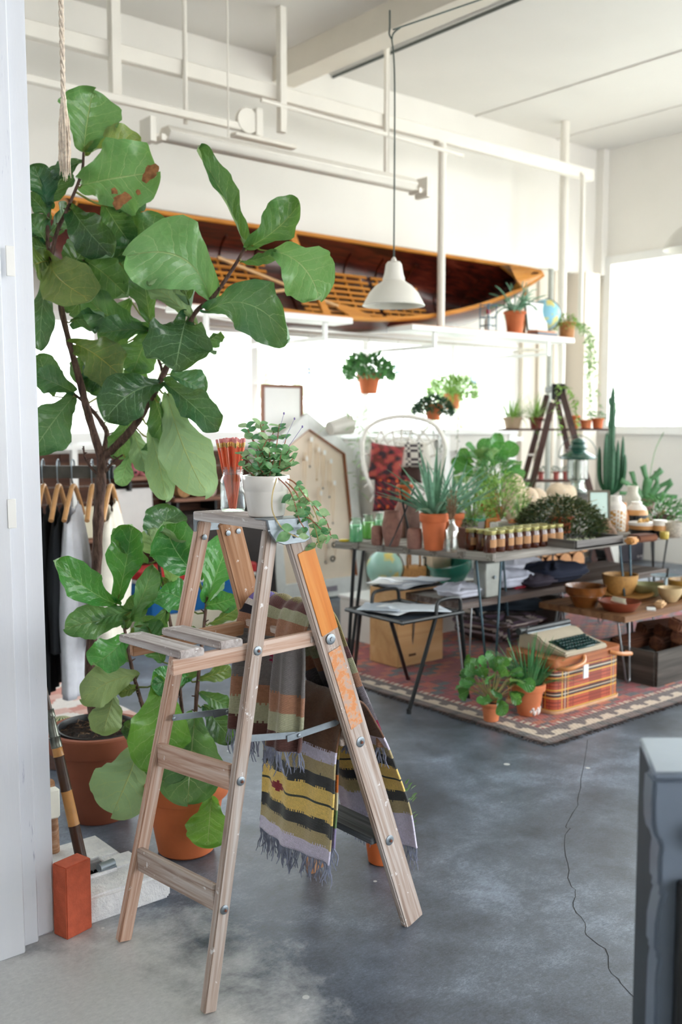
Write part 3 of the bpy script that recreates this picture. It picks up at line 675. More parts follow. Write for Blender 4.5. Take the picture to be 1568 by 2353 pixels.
rows=[
(192,350,212,214,138,10,'m',0,-.02,.04,.12,.02),
(196,356,322,322,70,-35,'o',0,.03,.12,.1),
(187,426,362,395,165,4,'l',0,-.10,.10,.05,.02),
(192,372,122,412,44,30,'d',0,-.05,.15,.1),
(112,480,78,382,74,15,'d',0,-.05,.1,.15),
(112,478,150,396,78,-20,'d',0,.03,.1,.15),
(113,505,66,448,60,35,'d',0,-.04,.1,.1),
(164,480,258,592,96,10,'d',0,-.05,.10,.15),
(262,596,384,512,100,-12,'m',.1,.08,.08,.1),
(482,688,292,590,176,8,'l',-.2,-.36,.12,.08,-.24),
(438,712,402,602,138,-6,'d',-.2,-.10,-.10,.25),
(452,745,342,655,62,150,'m',-.2,-.36,.1,.1),
(560,560,452,346,58,38,'m',-.27,-.30,.06,.25),
(568,570,688,468,86,-18,'m',-.27,-.30,.10,.20,-.10),
(556,600,640,578,34,30,'m',-.27,-.32,.1,.1),
(630,578,735,690,130,-8,'l',-.32,-.36,.10,.06,.14),
(478,714,668,778,128,5,'d',-.24,-.36,.10,.06,.20),
(427,738,403,853,158,4,'d',-.2,-.34,.15,.05),
(366,882,240,968,112,5,'d',-.14,-.26,.10,.08,-.10),
(176,792,285,872,104,8,'o',0,-.10,.10,.05,.06),
(345,756,196,676,88,-10,'m',0,-.05,.12,.08,.10),
(345,760,228,768,66,30,'m',0,-.06,.10,.1),
(342,764,306,856,86,10,'m',0,0,.05,.1),
(118,596,212,690,122,0,'o',-.02,-.16,.15,.05,-.10),
(116,600,72,610,90,20,'o',-.02,-.10,.1,.05),
(108,640,92,806,62,12,'d',-.02,-.08,.12,.06),
(110,562,66,505,70,20,'d',0,-.02,.1,.1),(118,572,70,560,64,-20,'d',0,0,.1,.1),(112,540,150,470,60,40,'d',0,.05,.1,.1),
(196,600,296,684,90,10,'m',.05,-.03,.12,.15,.06),
(346,742,328,606,84,-8,'m',.0,.02,.05,.12),
(170,902,78,862,66,15,'d',.08,.02,.1,.15),
(168,912,74,1040,112,10,'d',.08,.0,.10,.05),
(190,905,182,826,56,10,'m',.05,.06,.1,.1),
(378,880,504,990,78,-18,'d',-.14,-.22,.08,.10),
(385,905,472,1132,118,175,'p',-.14,-.24,-.06,.04,.04),
(345,980,382,1146,66,172,'p',-.1,-.16,-.05,.06),
(296,1050,278,1116,44,5,'l',-.03,-.05,.05,.1),
(352,900,392,1022,66,15,'m',-.1,-.1,.05,.1),
(306,985,336,1078,54,175,'p',-.05,-.05,.05,.1),
(300,950,268,1050,60,0,'m',-.04,0,.05,.1),
(372,926,424,1066,62,-10,'m',-.12,-.18,.06,.1),
(170,735,240,716,60,25,'d',0,-.05,.12,.2),
(300,690,250,800,80,12,'m',.05,.05,.1,.1),
(240,640,160,720,80,8,'d',.08,.08,.1,.1),
(300,640,240,560,90,-8,'d',.12,.15,.1,.1),
(330,830,300,900,80,5,'m',.03,.05,.1,.1),
(270,800,210,900,80,5,'d',.06,.08,.1,.1),
(390,860,470,900,70,-20,'d',-.1,-.05,.1,.1),
(240,470,300,560,84,8,'m',.05,.08,.1,.1),(262,480,330,455,70,-10,'d',.06,.06,.1,.1),
(150,640,200,560,80,0,'d',.06,.06,.1,.1),
(440,1000,470,1030,10,0,'m',0,0),
(120,910,90,820,70,5,'d',.12,.12,.1,.1),
(350,600,300,680,80,0,'d',.1,.1,.1,.1),
(300,500,260,580,80,0,'d',.15,.15,.1,.1),
(460,790,508,762,40,40,'m',-.2,-.2,.1,.2),
(350,1010,330,1080,50,5,'m',-.02,0,.1,.1),(400,1000,420,1040,10,0,'m',0,0),
(260,880,190,870,60,0,'m',.1,.1,.1,.1)]
rows=[r for r in rows if r[4]>10]
leafset(tree,rows,d,100,BR)
obj('leaf_stalks',branch_mb,plain('#8a8a46',.6,bmp=0),tree)
# brown scorched patches on the big leaf
def scorch(parent,pts,dd,mat):
    mb=MB()
    for (x,y,r) in pts:
        c=Dp(x,y,dd); k=[(c+_R*(r*dd/FPX*math.cos(a)*rnd.uniform(.5,1.2))-_U*(r*dd/FPX*math.sin(a)*rnd.uniform(.5,1.2))+_F*rnd.uniform(-.004,.004)) for a in [i*PI/5 for i in range(10)]]
        n=len(mb.v); mb.add([c-_F*.006]+k,[(0,i+1,(i+1)%10+1) for i in range(10)])
    return obj('scorched_patch',mb,mat,parent,ang=180)
M_scorch=plain('#9c6a42',.85,.35,60,.4)
scorch(tree,[(342,402,18),(352,388,14),(283,455,20),(272,468,14),(318,440,8),(262,440,9)],d-.135,M_scorch)
# ---- the smaller fig
c2=Zp(428,1952); c2.z=0; D2=depth(c2); print('fig2',c2,D2)
fig=thing('fiddle_leaf_fig','shorter fiddle-leaf fig with glossy leaves in orange terracotta pot behind the ladder','potted plant',c2)
pot(fig,c2,.150,.098,.265,M_terra,rimh=.062,rimw=.014)
BR=[]; d=D2
limb(fig,[(432,1800,0),(380,1700,-.02),(340,1650,-.02),(318,1590,-.02),(300,1520,-.02),(286,1445,-.02),(264,1388,-.02)],d,.009,.005,'stem')
limb(fig,[(436,1800,0),(446,1700,0),(452,1600,0),(462,1500,0),(470,1430,0),(476,1372,0)],d,.009,.005,'stem')
limb(fig,[(430,1800,.02),(415,1600,.05),(395,1450,.05),(372,1340,.05),(364,1285,.05)],d,.008,.005,'stem')
branch_mb=MB()
rows=[
(263,1386,122,1288,80,12,'g',-.02,-.22,.10,.12,.06),
(272,1376,304,1204,84,-12,'g',-.02,-.08,-.06,.18),
(330,1292,262,1214,56,20,'l',.05,-.05,.12,.1),
(365,1282,386,1166,104,5,'d',.05,.08,.05,.10),
(452,1318,376,1198,108,-6,'g',.0,-.14,.08,.10,.06),
(450,1325,372,1222,50,120,'m',.0,-.16,.08,.1),
(364,1290,342,1218,66,170,'l',.05,.02,-.05,.1),
(386,1350,412,1266,62,176,'y',.05,.02,.05,.1),
(300,1420,352,1296,54,20,'m',-.02,-.08,.12,.15),
(286,1426,148,1446,78,8,'m',-.02,-.16,.08,.08,-.04),
(304,1404,212,1432,44,28,'m',-.02,-.10,.08,.1),
(288,1462,212,1528,82,6,'g',-.02,-.12,.08,.08,.08),
(288,1446,328,1370,54,-10,'m',-.02,.02,.05,.1),
(436,1400,362,1362,78,4,'g',.02,-.06,.08,.06,-.14),
(318,1552,192,1606,86,172,'o',-.02,-.14,-.08,.06,.10),
(262,1592,238,1680,78,174,'o',-.02,-.10,-.08,.12),
(316,1582,272,1592,36,20,'o',-.02,-.05,.1,.1),
(366,1566,356,1774,134,5,'y',-.06,-.22,.08,.08,.04),
(430,1556,348,1574,72,6,'g',.0,-.10,.08,.06),
(320,1712,262,1860,150,176,'p',-.02,-.18,-.08,.05,-.02),
(448,1648,432,1846,156,4,'m',-.06,-.21,.08,.04),
(486,1832,478,1942,104,4,'y',-.16,-.19,.06,.04),
(474,1384,532,1230,88,-6,'g',.0,.05,.06,.10),
(478,1390,544,1372,52,20,'g',.0,-.03,.08,.1),
(470,1622,536,1702,66,10,'d',.02,.0,.08,.1),
(482,1432,556,1390,36,30,'o',.0,0,.08,.1),
(365,1500,328,1420,66,6,'m',.05,.05,.08,.1),(372,1520,350,1470,60,0,'m',.05,.05,.08,.1),
(455,1560,530,1535,40,20,'o',.0,.04,.08,.1),(458,1590,524,1622,44,8,'m',.0,.04,.08,.1),
(335,1700,288,1668,46,10,'d',.03,.05,.08,.1),
(385,1400,340,1480,70,5,'m',.05,.08,.08,.1),(400,1500,440,1440,60,5,'m',.05,.08,.08,.1),
(405,1580,440,1500,70,0,'d',.08,.1,.08,.1),(372,1330,430,1390,60,10,'o',.06,.08,.08,.1),
(300,1520,250,1480,60,0,'m',.02,.05,.08,.1),(400,1660,380,1800,120,0,'m',-.04,-.19,.06,.04),
(370,1330,320,1395,56,10,'g',.05,.0,.08,.15),(476,1378,500,1318,50,170,'d',.0,.05,.05,.1),(300,1500,335,1440,50,0,'o',.03,.05,.08,.1)]
leafset(fig,rows,d,400,BR)
obj('leaf_stalks',branch_mb,plain('#6f7a3c',.6,bmp=0),fig)
# ---- unseen-top terracotta pot with small succulent behind the ladder foot, and wooden peg
c3=Zp(880,1978); c3.z=0
t=thing('potted_succulent','small bright orange terracotta pot with a trailing succulent behind the right ladder rail','potted plant',c3)
pot(t,c3,.072,.050,.125,plain('#d8713a',.7,.08,10,.08,name='terracotta_bright'),rimh=.03,n=28)
mb=MB(); rr=random.Random(5)
for k in range(80):
    a=rr.uniform(-1.2,1.4); q=rr.uniform(.02,.10); mb.leaflet(c3+V3(q*math.cos(a),q*math.sin(a)-.01,.125+rr.uniform(.0,.14)),V3(math.cos(a),math.sin(a),.6+rr.random()),V3(0,0,1),.026,.012)
obj('foliage',mb,L_mid,t,kind='stuff')
# ---- brick, curb block, rod
M_brick=plain('#c85f42',.9,.14,30,.35,name='brick_clay')
bc=Zp(163,2160); 
o=obj('brick',MB().box((0,0,.108),(.092,.062,.216)),M_brick,origin=(0,0,0),bevel=.003,seg=2); o.location=(bc.x+.028,bc.y+.045,0); o.rotation_euler=(0,0,R(14)); tag(o,'bright orange-red clay brick standing on end beside the white door jamb','brick')
def curb():
    m,t,b=nodes('whitewashed_concrete'); q=noise_(t,coords(t),16,5,.7); r=ramp(t,[(.3,lin('#d5d7db')),(.6,lin('#f0f0f1')),(.76,lin('#c9c9cc'))]); t.links.new(q,r.inputs[0]); t.links.new(r.outputs[0],b.inputs['Base Color']); b.inputs['Roughness'].default_value=.85; bump(t,b,q,.7,.02); return m
M_curb=curb()
b0=Zp(205,2128); b1=Zp(402,2068); ty=b0.y
blk=thing('concrete_block','whitewashed concrete block on the floor with a sunken square tray','concrete block',((b0.x+b1.x)/2,ty+.15,0))
x0,x1,y0_,y1_=b0.x-.02,b1.x,ty,ty+.42; hx0,hx1,hy0,hy1=x0+.075,x0+.165,ty+.13,ty+.235; H_=.085
obj('block_body',MB().bb((x0,y0_,0),(x1,hy0,H_)).bb((x0,hy1,0),(x1-.05,y1_,H_)).bb((x0,hy0,0),(hx0,hy1,H_)).bb((hx1,hy0,0),(x1-.02,hy1,H_)).bb((hx0-.01,hy0-.01,0),(hx1+.01,hy1+.01,.02)),M_curb,blk,bevel=.014,seg=3)
obj('tray_rim',MB().bb((hx0-.01,hy0-.012,H_-.002),(hx1+.01,hy0,H_+.008)).bb((hx0-.01,hy1,H_-.002),(hx1+.01,hy1+.012,H_+.008)).bb((hx0-.012,hy0,H_-.002),(hx0,hy1,H_+.008)).bb((hx1,hy0,H_-.002),(hx1+.012,hy1,H_+.008)),M_curb,blk,bevel=.002)
mb=MB(); rr=random.Random(2)
for k in range(240): mb.box((rr.uniform(hx0+.005,hx1-.005),rr.uniform(hy0+.005,hy1-.005),.045+rr.uniform(0,.010)),(.007,.006,.005),Matrix.Rotation(rr.uniform(0,3),3,'Z')@Matrix.Rotation(rr.uniform(0,1),3,'X'))
mb.bb((hx0,hy0,.02),(hx1,hy1,.045))
obj('dark_chips',mb,plain('#10131a',.25,.3,40,.1),blk,kind='stuff')
obj('roller',MB().tube([(hx0+.045,hy0+.005,H_+.016),(hx1+.01,hy0+.015,H_+.016)],.014,14).bb((hx0+.04,hy0-.005,H_),(hx1+.012,hy0+.001,H_+.012)),M_galv,blk)
# bamboo rod leaning on the jamb
p0=Zp(200,2000,.10)+V3(-.01,.0,.002); p1=Dp(96,1560,3.10)
t=thing('bamboo_rod','dark and light banded bamboo rod with metal ferrules leaning beside the door jamb','rod',p0)
M_b1=plain('#3d2415',.4,.2,20,.05,name='dark_bamboo'); M_b2=plain('#c08a4e',.4,.15,20,.05,name='light_bamboo'); M_fer=plain('#6f7068',.3,.25,30,.1,metal=.9,name='ferrule_metal')
def seg(a,b,r0,r1,mat,name): 
    A=p0.lerp(p1,a);B=p0.lerp(p1,b); return obj(name,MB().tube([A,A.lerp(B,.06),A.lerp(B,.94),B],[r0*1.06,r0,r1,r1*1.06],14),mat,t)
seg(0,.05,.017,.018,plain('#6e2318',.4),'butt_cap'); seg(.05,.24,.018,.0175,M_b1,'bamboo_band'); seg(.24,.42,.0175,.017,M_b2,'bamboo_band'); seg(.42,.60,.017,.0165,M_b1,'bamboo_band'); seg(.60,.645,.0165,.016,M_b2,'bamboo_band')
seg(.645,.70,.0175,.0175,M_fer,'ferrule'); seg(.70,.80,.015,.0145,M_fer,'ferrule'); seg(.80,.84,.0165,.016,M_fer,'ferrule'); seg(.84,1.3,.011,.009,M_b1,'bamboo_band')
p0=Zp(148,1998,.0)+V3(-.02,.03,.0); p0.z=.0; p1=Dp(112,1800,3.06)
t=thing('wooden_stick','thick light brown wooden stick standing between brick and door jamb with a paper sleeve','stick',p0)
obj('shaft',MB().tube([p0,p0.lerp(p1,.5),p1],[.019,.021,.018],14),W_warm,t)
q=Dp(121,1845,3.02); obj('paper_sleeve',MB().box(q,(.038,.030,.093)),plain('#f3f1e4',.7,.02),t,bevel=.006)
# barrel cactus on the little rug behind
# ================================================================== jar of pencils and potted creeper on the ladder cap
CAPZ=1.2555; UC=1.515
def onCap(x): p=Up(x,1180,UC); return V3(UC,p.y,CAPZ)
jc=onCap(536); js=mpx0=depth(jc)/FPX; jr=.0345; print('jar',jc,'pot',onCap(611))
t=thing('mason_jar','clear glass mason jar full of orange pencils on the ladder cap','jar',jc)
obj('glass',MB().lathe([(0,.002),(jr*.90,.002),(jr,.010),(jr*1.0,.080),(jr*.97,.088),(jr*.80,.100),(jr*.80,.118),(jr*.84,.120),(jr*.84,.123),(jr*.78,.124),(jr*.76,.120),(jr*.76,.100),(jr*.93,.086),(jr*.96,.078),(jr*.96,.012),(jr*.86,.006),(0,.006)],jc,40),glass('mason_jar_glass',(.95,.97,.97),.10),t,ang=60)
for z in (.104,.109,.114): obj('thread_ring',MB().tube([jc+V3(jr*.82*math.cos(a),jr*.82*math.sin(a),z+.0012*a/6.28) for a in [k*PI/16 for k in range(32)]],.0011,5,closed=True),glass('thread_glass',(.93,.95,.95),.3) if z<.105 else bpy.data.materials['thread_glass'],t)
M_pen=plain('#ff7448',.35,.06,30,0,coat=.4,name='coral_pencil_paint'); M_fer2=plain('#d9b071',.25,.1,60,.05,metal=.9,name='brass_ferrule'); M_era=plain('#f2a0a0',.8,.05,name='pink_eraser')
def pencil():
    t=thing('pencil','coral orange pencil with pink eraser standing in the glass jar','pencil',(0,0,0),'orange pencils in the glass jar'); L=.168
    obj('shaft',MB().tube([(0,0,0),(0,0,L)],.0037,6),M_pen,t,ang=20); obj('ferrule',MB().lathe([(.0038,L),(.0040,L+.001),(.0036,L+.003),(.0040,L+.005),(.0036,L+.008),(.0040,L+.011),(.0038,L+.013)],(0,0,0),10),M_fer2,t); obj('eraser',MB().lathe([(.0036,L+.013),(.0037,L+.021),(.0030,L+.0235),(0,L+.024)],(0,0,0),10),M_era,t); return t
pp=pencil(); rr=random.Random(23); n=0
spots=[(0,0)]+[(.0085*math.cos(k*PI/3),.0085*math.sin(k*PI/3)) for k in range(6)]+[(.017*math.cos(k*PI/6),.017*math.sin(k*PI/6)) for k in range(12)]+[(.0235*math.cos(k*PI/5),.0235*math.sin(k*PI/5)) for k in range(9)]
for i,(x,y) in enumerate(spots):
    o=pp if i==0 else dup(pp); b=jc+V3(x*.30,y*.30,.008+rr.uniform(0,.004)); q=V3(x*1.10+rr.uniform(-.003,.003),y*1.04+rr.uniform(-.003,.003),.115); d=(jc+q-b).normalized()
    o.location=b; o.rotation_mode='QUATERNION'; o.rotation_quaternion=V3(0,0,1).rotation_difference(d)@Matrix.Rotation(rr.uniform(0,1),3,'Z').to_quaternion()
# white pot with creeping plant
pc=onCap(612); M_wpot=plain('#f1ece6',.22,.02,6,.01,coat=.5,name='glazed_white_ceramic')
t=thing('potted_creeper','white ceramic pot of upright and trailing small-leaved creeper on the ladder cap','potted plant',pc); ps=depth(pc)/FPX
rT=55*ps; rB=42*ps; hP=93*ps
obj('pot',MB().lathe([(0,0),(rB*.94,0),(rB,.003),(lerp(rB,rT,.62),hP*.60),(lerp(rB,rT,.68),hP*.64),(rT*.97,hP*.68),(rT*.99,hP*.97),(rT*.97,hP),(rT*.90,hP),(rT*.88,hP*.9),(rT*.80,hP*.72)],pc,48),M_wpot,t,ang=50)
obj('soil',MB().grid(lambda u,v:pc+V3(rT*.88*u*math.cos(2*PI*v),rT*.88*u*math.sin(2*PI*v),hP*.88+.003*noise.noise((u*8*math.cos(2*PI*v),u*8*math.sin(2*PI*v),1))),5,24),M_soil,t)
def smallleaf(k):
    def f(u,v):
        x=u; y=2*v-1; w_=.36*math.sin(PI*min(1,.04+x*.96))**.8*(1.1-.35*x); return V3(x,y*w_,.10*abs(y)-.22*x*x+.04*math.sin(x*6+k)*y)
    me=bpy.data.meshes.new('leaf'); mb=MB().grid(f,8,4); me.from_pydata([tuple(p) for p in mb.v],[],mb.f); me.shade_smooth(); return me
def creepmat(name,c,e):
    m,tt,b=nodes(name); f=noise_(tt,coords(tt,'Object'),3,2); r=ramp(tt,[(.3,lin(c)),(.75,lin(e))]); tt.links.new(f,r.inputs[0]); tt.links.new(r.outputs[0],b.inputs['Base Color']); b.inputs['Roughness'].default_value=.38
    tl=tt.nodes.new('ShaderNodeBsdfTranslucent'); tl.inputs[0].default_value=c4(lin(e)); mx=tt.nodes.new('ShaderNodeMixShader'); mx.inputs[0].default_value=.3; out=tt.nodes['Material Output']; tt.links.new(b.outputs[0],mx.inputs[1]); tt.links.new(tl.outputs[0],mx.inputs[2]); tt.links.new(mx.outputs[0],out.inputs[0]); return m
CM=[creepmat('creeper_leaf_deep','#4d8a5a','#74ad7a'),creepmat('creeper_leaf','#6ba56c','#98c68c'),creepmat('creeper_leaf_pale','#92bd84','#bcd8a6')]
SL=[]
for k in range(6):
    me=smallleaf(k); me.materials.append(CM[(0,0,1,1,1,2)[k]]); SL.append(me)
def putleaf(p,d,up,L,k):
    d=Vector(d).normalized(); s=Vector(up).cross(d); s=s.normalized() if s.length>1e-4 else d.orthogonal().normalized(); n_=d.cross(s)
    M=Matrix((d*L,s*L,n_*L)).transposed().to_4x4(); M.translation=Vector(p)-pc; o=bpy.data.objects.new('leaf',SL[k]); COL.objects.link(o); o.parent=t; o.matrix_local=M
rr=random.Random(77); nl=0
M_rst=plain('#a8664e',.6,.15,30,0,name='reddish_stem'); M_yst=plain('#c9b27a',.6,.15,30,0,name='pale_stem')
Z1=pc+V3(0,0,hP*.9)
ups=[(-42,-120,5),(-55,-60,0),(-30,-95,-.02),(-12,-128,.01),(5,-90,-.03),(18,-112,.02),(30,-125,0),(44,-95,.02),(52,-70,0),(10,-60,-.05),(-20,-55,-.05),(62,-50,.01),(35,-60,-.04),(-45,-30,-.03),(58,-30,-.03),(-5,-40,-.055)]
for i,(dx,dy,dz) in enumerate(ups):
    b=Z1+V3(rr.uniform(-.5,.5)*rT,rr.uniform(-.5,.5)*rT,0); e=Z1+_R*(dx*1.05*ps)+V3(0,0,-dy*ps)+_F*(dz if abs(dz)<1 else .02)*.8
    P=cr_pts([b,b.lerp(e,.5)+_R*rr.uniform(-.01,.01),e],4); obj('stem',MB().tube(P,[.0014]*(len(P)-1)+[.0008],5),M_rst,t)
    L_=(e-b).length; m=max(3,int(L_/.017))
    for j in range(1,m+1):
        q=P[min(len(P)-1,int(j/m*(len(P)-1)))].lerp(P[max(0,min(len(P)-1,int(j/m*(len(P)-1))-1))],rr.random()*.6); a0_=j*1.57+rr.uniform(-.3,.3); 
        for a_ in (a0_,a0_+PI): putleaf(q,V3(math.cos(a_),math.sin(a_),rr.uniform(.1,.8)),V3(rr.uniform(-.5,.5),rr.uniform(-.5,.5),.7)-_F*.9,rr.uniform(.022,.034),rr.randint(0,5)); nl+=1
trl=[([(36,-2),(60,18),(82,50),(98,78),(112,110),(122,150)],.0,1.0,M_yst),([(38,-4),(66,8),(92,42),(110,60),(138,95),(150,135)],-.02,1.0,M_rst),([(30,-2),(56,25),(70,62),(78,92),(95,120)],-.05,1.1,M_rst),([(28,0),(20,40),(22,78),(45,115),(78,132)],-.065,1.2,M_yst),([(46,-6),(80,20),(108,66),(126,128),(104,160)],.02,1,M_yst),([(40,0),(72,34),(84,80),(104,92),(130,118)],-.03,1,M_rst)]
for i,(pts,dz,sc,mt) in enumerate(trl):
    P=cr_pts([Z1+_R*(x*ps)+V3(0,0,-y*ps)+_F*(dz-(.035 if y>0 else 0)*(1 if i==3 else .2)) for x,y in pts],5); obj('stem',MB().tube(P,[.0017]*(len(P)-1)+[.0009],5),mt,t)
    for j in range(6 if i!=3 else 14,len(P),1 if i!=3 else 3):
        if rr.random()<.25: continue
        a_=rr.uniform(0,6.28); putleaf(P[j],V3(math.cos(a_),math.sin(a_),rr.uniform(-.5,.3)),V3(rr.uniform(-.5,.5),rr.uniform(-.5,.5),.5)-_F*.9,rr.uniform(.022,.036)*sc,rr.randint(1,5)); nl+=1
print('creeper leaves',nl)
mb=MB()
for dx,dy in ((66,-138),(42,-150),(84,-120)): p=Z1+_R*(dx*ps)+V3(0,0,-dy*ps); obj('flower_bud',MB().ball(p,.0022,(1,1,1.6),8,6).tube([p,Z1+_R*(dx*.6*ps)+V3(0,0,-dy*.6*ps)],.0006,4),plain('#8a78b8',.6),t)
# ================================================================== shared makers for pots, plants, vessels
def foot(x,y,z=0.0,r=0.0):
    """point on the surface at height z whose front edge is seen at (x,y); r = radius of the thing standing there"""
    p=Zp(x,y,z); d=V3(p.x,p.y,0).normalized(); return p+d*r
def mpx(p): return depth(p)/FPX
P_green=plain('#5f9a58',.5,.3,30,0,name='leaf_fresh'); P_dark=plain('#33603f',.45,.35,30,0,name='leaf_deep'); P_blue=plain('#6f9c80',.5,.25,30,0,name='leaf_blue_green')
P_lime=plain('#8cb654',.55,.25,30,0,name='leaf_lime'); P_pale=plain('#a9c791',.6,.2,30,0,name='leaf_pale'); P_stem=plain('#8e8252',.7,.2,20,0,name='stem_brown')
P_moss=plain('#4f5a34',.7,.5,60,0,name='leaf_moss'); P_straw=plain('#9a7c62',.8,.3,40,0,name='dry_stem'); P_bright=plain('#58a03c',.35,.2,20,0,name='leaf_bright')
def aloe(t,c,n,L,w,mat,bend=1.0,spread=.8,seed=1,name='foliage'):
    rr=random.Random(seed); mb=MB()
    for k in range(n):
        a=2.4*k+rr.uniform(-.3,.3); e=lerp(1.45,.35,(k/n)**.8*spread+rr.uniform(-.05,.05)); d=V3(math.cos(a)*math.cos(e),math.sin(a)*math.cos(e),math.sin(e))
        mb.blade(c+V3(math.cos(a),math.sin(a),0)*w*.6,d,V3(0,0,1),L*rr.uniform(.65,1.05),w*rr.uniform(.8,1.1),bend*rr.uniform(.1,1.0),7,.35)
    return obj(name,mb,mat,t,kind='stuff')
def grassy(t,c,n,L,w,mat,R0,bend=1.4,seed=1,name='foliage'):
    rr=random.Random(seed); mb=MB()
    for k in range(n):
        a=rr.uniform(0,6.28); e=rr.uniform(.5,1.5); q=R0*rr.random()**.5; d=V3(math.cos(a)*math.cos(e),math.sin(a)*math.cos(e),math.sin(e))
        mb.blade(c+V3(math.cos(a)*q,math.sin(a)*q,0),d,V3(0,0,1),L*rr.uniform(.5,1.05),w,bend*rr.uniform(.2,1),5,.2)
    return obj(name,mb,mat,t,kind='stuff')
def bushy(t,c,rx,rz,n,ll,lw,mat,seed=1,up=.4,name='foliage',lift=0,stems=10,smat=None,droop=0):
    rr=random.Random(seed); mb=MB()
    for k in range(n):
        a=rr.uniform(0,6.28); b=math.asin(rr.uniform(-.35,1)); q=rr.uniform(.55,1)**.6
        p=c+V3(math.cos(a)*math.cos(b)*rx*q,math.sin(a)*math.cos(b)*rx*q,lift+math.sin(b)*rz*q-droop*q*q*math.cos(b)); d=V3(math.cos(a)+rr.uniform(-.5,.5),math.sin(a)+rr.uniform(-.5,.5),rr.uniform(-.5,.9)+up)
        mb.leaflet(p,d,V3(rr.uniform(-.6,.6),rr.uniform(-.6,.6),1),ll*rr.uniform(.7,1.2),lw*rr.uniform(.7,1.2))
    o=obj(name,mb,mat,t,kind='stuff',ang=180)
    if stems:
        mb=MB()
        for k in range(stems):
            a=rr.uniform(0,6.28); q=rx*rr.uniform(.3,.85); e=c+V3(math.cos(a)*q,math.sin(a)*q,lift+rz*rr.uniform(.1,.8)); mb.tube([c+V3(0,0,-.01),c.lerp(e,.5)+V3(0,0,rz*.12),e],[.0035,.0025,.0015],5)
        obj('stems',mb,smat or P_stem,t,kind='stuff')
    return o
def trailing(t,starts,lens,mat,ll,lw,seed=1,out=.05,name='trailing_stems',dens=.018,smat=None,sway=.02):
    rr=random.Random(seed); ms=MB(); ml=MB()
    for (p,dirv),Ln in zip(starts,lens):
        p=Vector(p); d=Vector(dirv).normalized(); pts=[p.copy()]; s=0
        while s<Ln:
            d=(d+V3(rr.uniform(-1,1)*sway*8,rr.uniform(-1,1)*sway*8,-.28)).normalized(); p=p+d*.02; s+=.02; pts.append(p.copy())
            for _ in range(max(1,int(.02/dens))):
                dd=V3(rr.uniform(-1,1),rr.uniform(-1,1),rr.uniform(-.5,.4)); ml.leaflet(p,dd,V3(rr.uniform(-.5,.5),rr.uniform(-.5,.5),1),ll*rr.uniform(.7,1.2),lw*rr.uniform(.8,1.2))
        ms.tube(pts,.0016,5)
    obj(name,ms,smat or P_stem,t,kind='stuff'); return obj('leaves',ml,mat,t,kind='stuff',ang=180)
def bigleaves(t,c,n,L,W,mat,seed=1,spread=.7,stalk=.12,lo=.1):
    rr=random.Random(seed); st=MB()
    for k in range(n):
        a=2.4*k+rr.uniform(-.3,.3); e=lerp(1.3,lo,k/n); d=V3(math.cos(a)*math.cos(e),math.sin(a)*math.cos(e),math.sin(e))
        B=c+d*stalk*rr.uniform(.7,1.2)+V3(0,0,stalk*.3); d2=(d+V3(0,0,-.2-.5*k/n)).normalized(); T=B+d2*L*rr.uniform(.7,1.05)
        leaf(t,B,T,W*rr.uniform(.8,1.1),rr.uniform(-35,35),mat,seed*50+k,.12,.12,.06,0,NU=8,NV=6,towards=B+V3(0,0,3) if rr.random()<.55 else None); st.tube([c,c.lerp(B,.6)+V3(0,0,.005),B],[.003,.0025,.002],5)
    obj('stalks',st,P_stem,t,kind='stuff')
def terra(name,label,x,y,z,wpx,hpx,mat=None,cat='potted plant',rb=.68,rimk=.24,group=None,soil=True,n=28):
    p=Zp(x,y,z); s=mpx(p); r=wpx/2*s; c=foot(x,y,z,r*rb*.9); c.z=z; t=thing(name,label,cat,c,group)
    pot(t,c,r,r*rb,hpx*s,mat or M_terra,rimh=hpx*s*rimk,n=n,soil=soil); return t,c+V3(0,0,hpx*s*.9),r,s
def vessel(name,label,cat,x,y,z,prof,mat,part='body',sc=None,group=None,n=28,extra=None):
    """prof in pixels: (radius, height)"""
    p=Zp(x,y,z); s=mpx(p); r0=prof[0][0]*s; c=foot(x,y,z,max(r0,prof[1][0]*s*.8)); c.z=z; t=thing(name,label,cat,c,group)
    obj(part,MB().lathe([(a*s,b*s) for a,b in prof],c,n),mat,t,ang=50); return t,c,s
# ================================================================== canoe on the wall
M_cedar=wood('cedar_strip_dark',['#170705','#34100a','#561c10','#713222'],1.0,.28,26,.05)
M_ash=wood('varnished_ash',['#b87426','#d28a38','#e0a050'],1.0,.35,30,.05)
M_hull=wood('varnished_hull',['#3d120c','#5e2015','#7a3020'],1.0,.33,18,.03)
aT=R(34); E2=V3(0,math.sin(aT),math.cos(aT)); E3=V3(0,math.cos(aT),-math.sin(aT)); CV=6.33
tip=Vp(1192,637,CV); CL=4.95; cu=tip.x-CL/2; zc=(Vp(650,512,CV).z+Vp(650,735,CV).z)/2+.01
CC=V3(cu,CV,zc); HB=.42; SH=.36; print('canoe',CC,tip)
def hb(t): return HB*max(0,1-abs(t)**2.1)**.85+.004
def sheer(t): return -SH*abs(t)**2.4
def dpt(t): return .35-.02*abs(t)
def CP(t,w,q): return CC+V3(1,0,0)*(t*CL/2)+E2*w+E3*q
cano=thing('wooden_canoe','varnished dark red and orange wooden canoe mounted on its side high on the white wall','canoe',CC)
def hullf(off,tr=1.0):
    def f(u,v):
        t=-1+2*u; ph=PI*v; c_=math.cos(ph); s_=math.sin(ph)
        w_=(hb(t)-off)*math.copysign(abs(c_)**.7,c_); q=sheer(t)+(dpt(t)-sheer(t)*1.0-off)*(s_**.55)*(1-abs(t)**14)
        tt=t*(1-.035*(1-s_)*0)-math.copysign(.05*s_*abs(t)**6,t)
        return CP(tt*tr,w_,q)
    return f
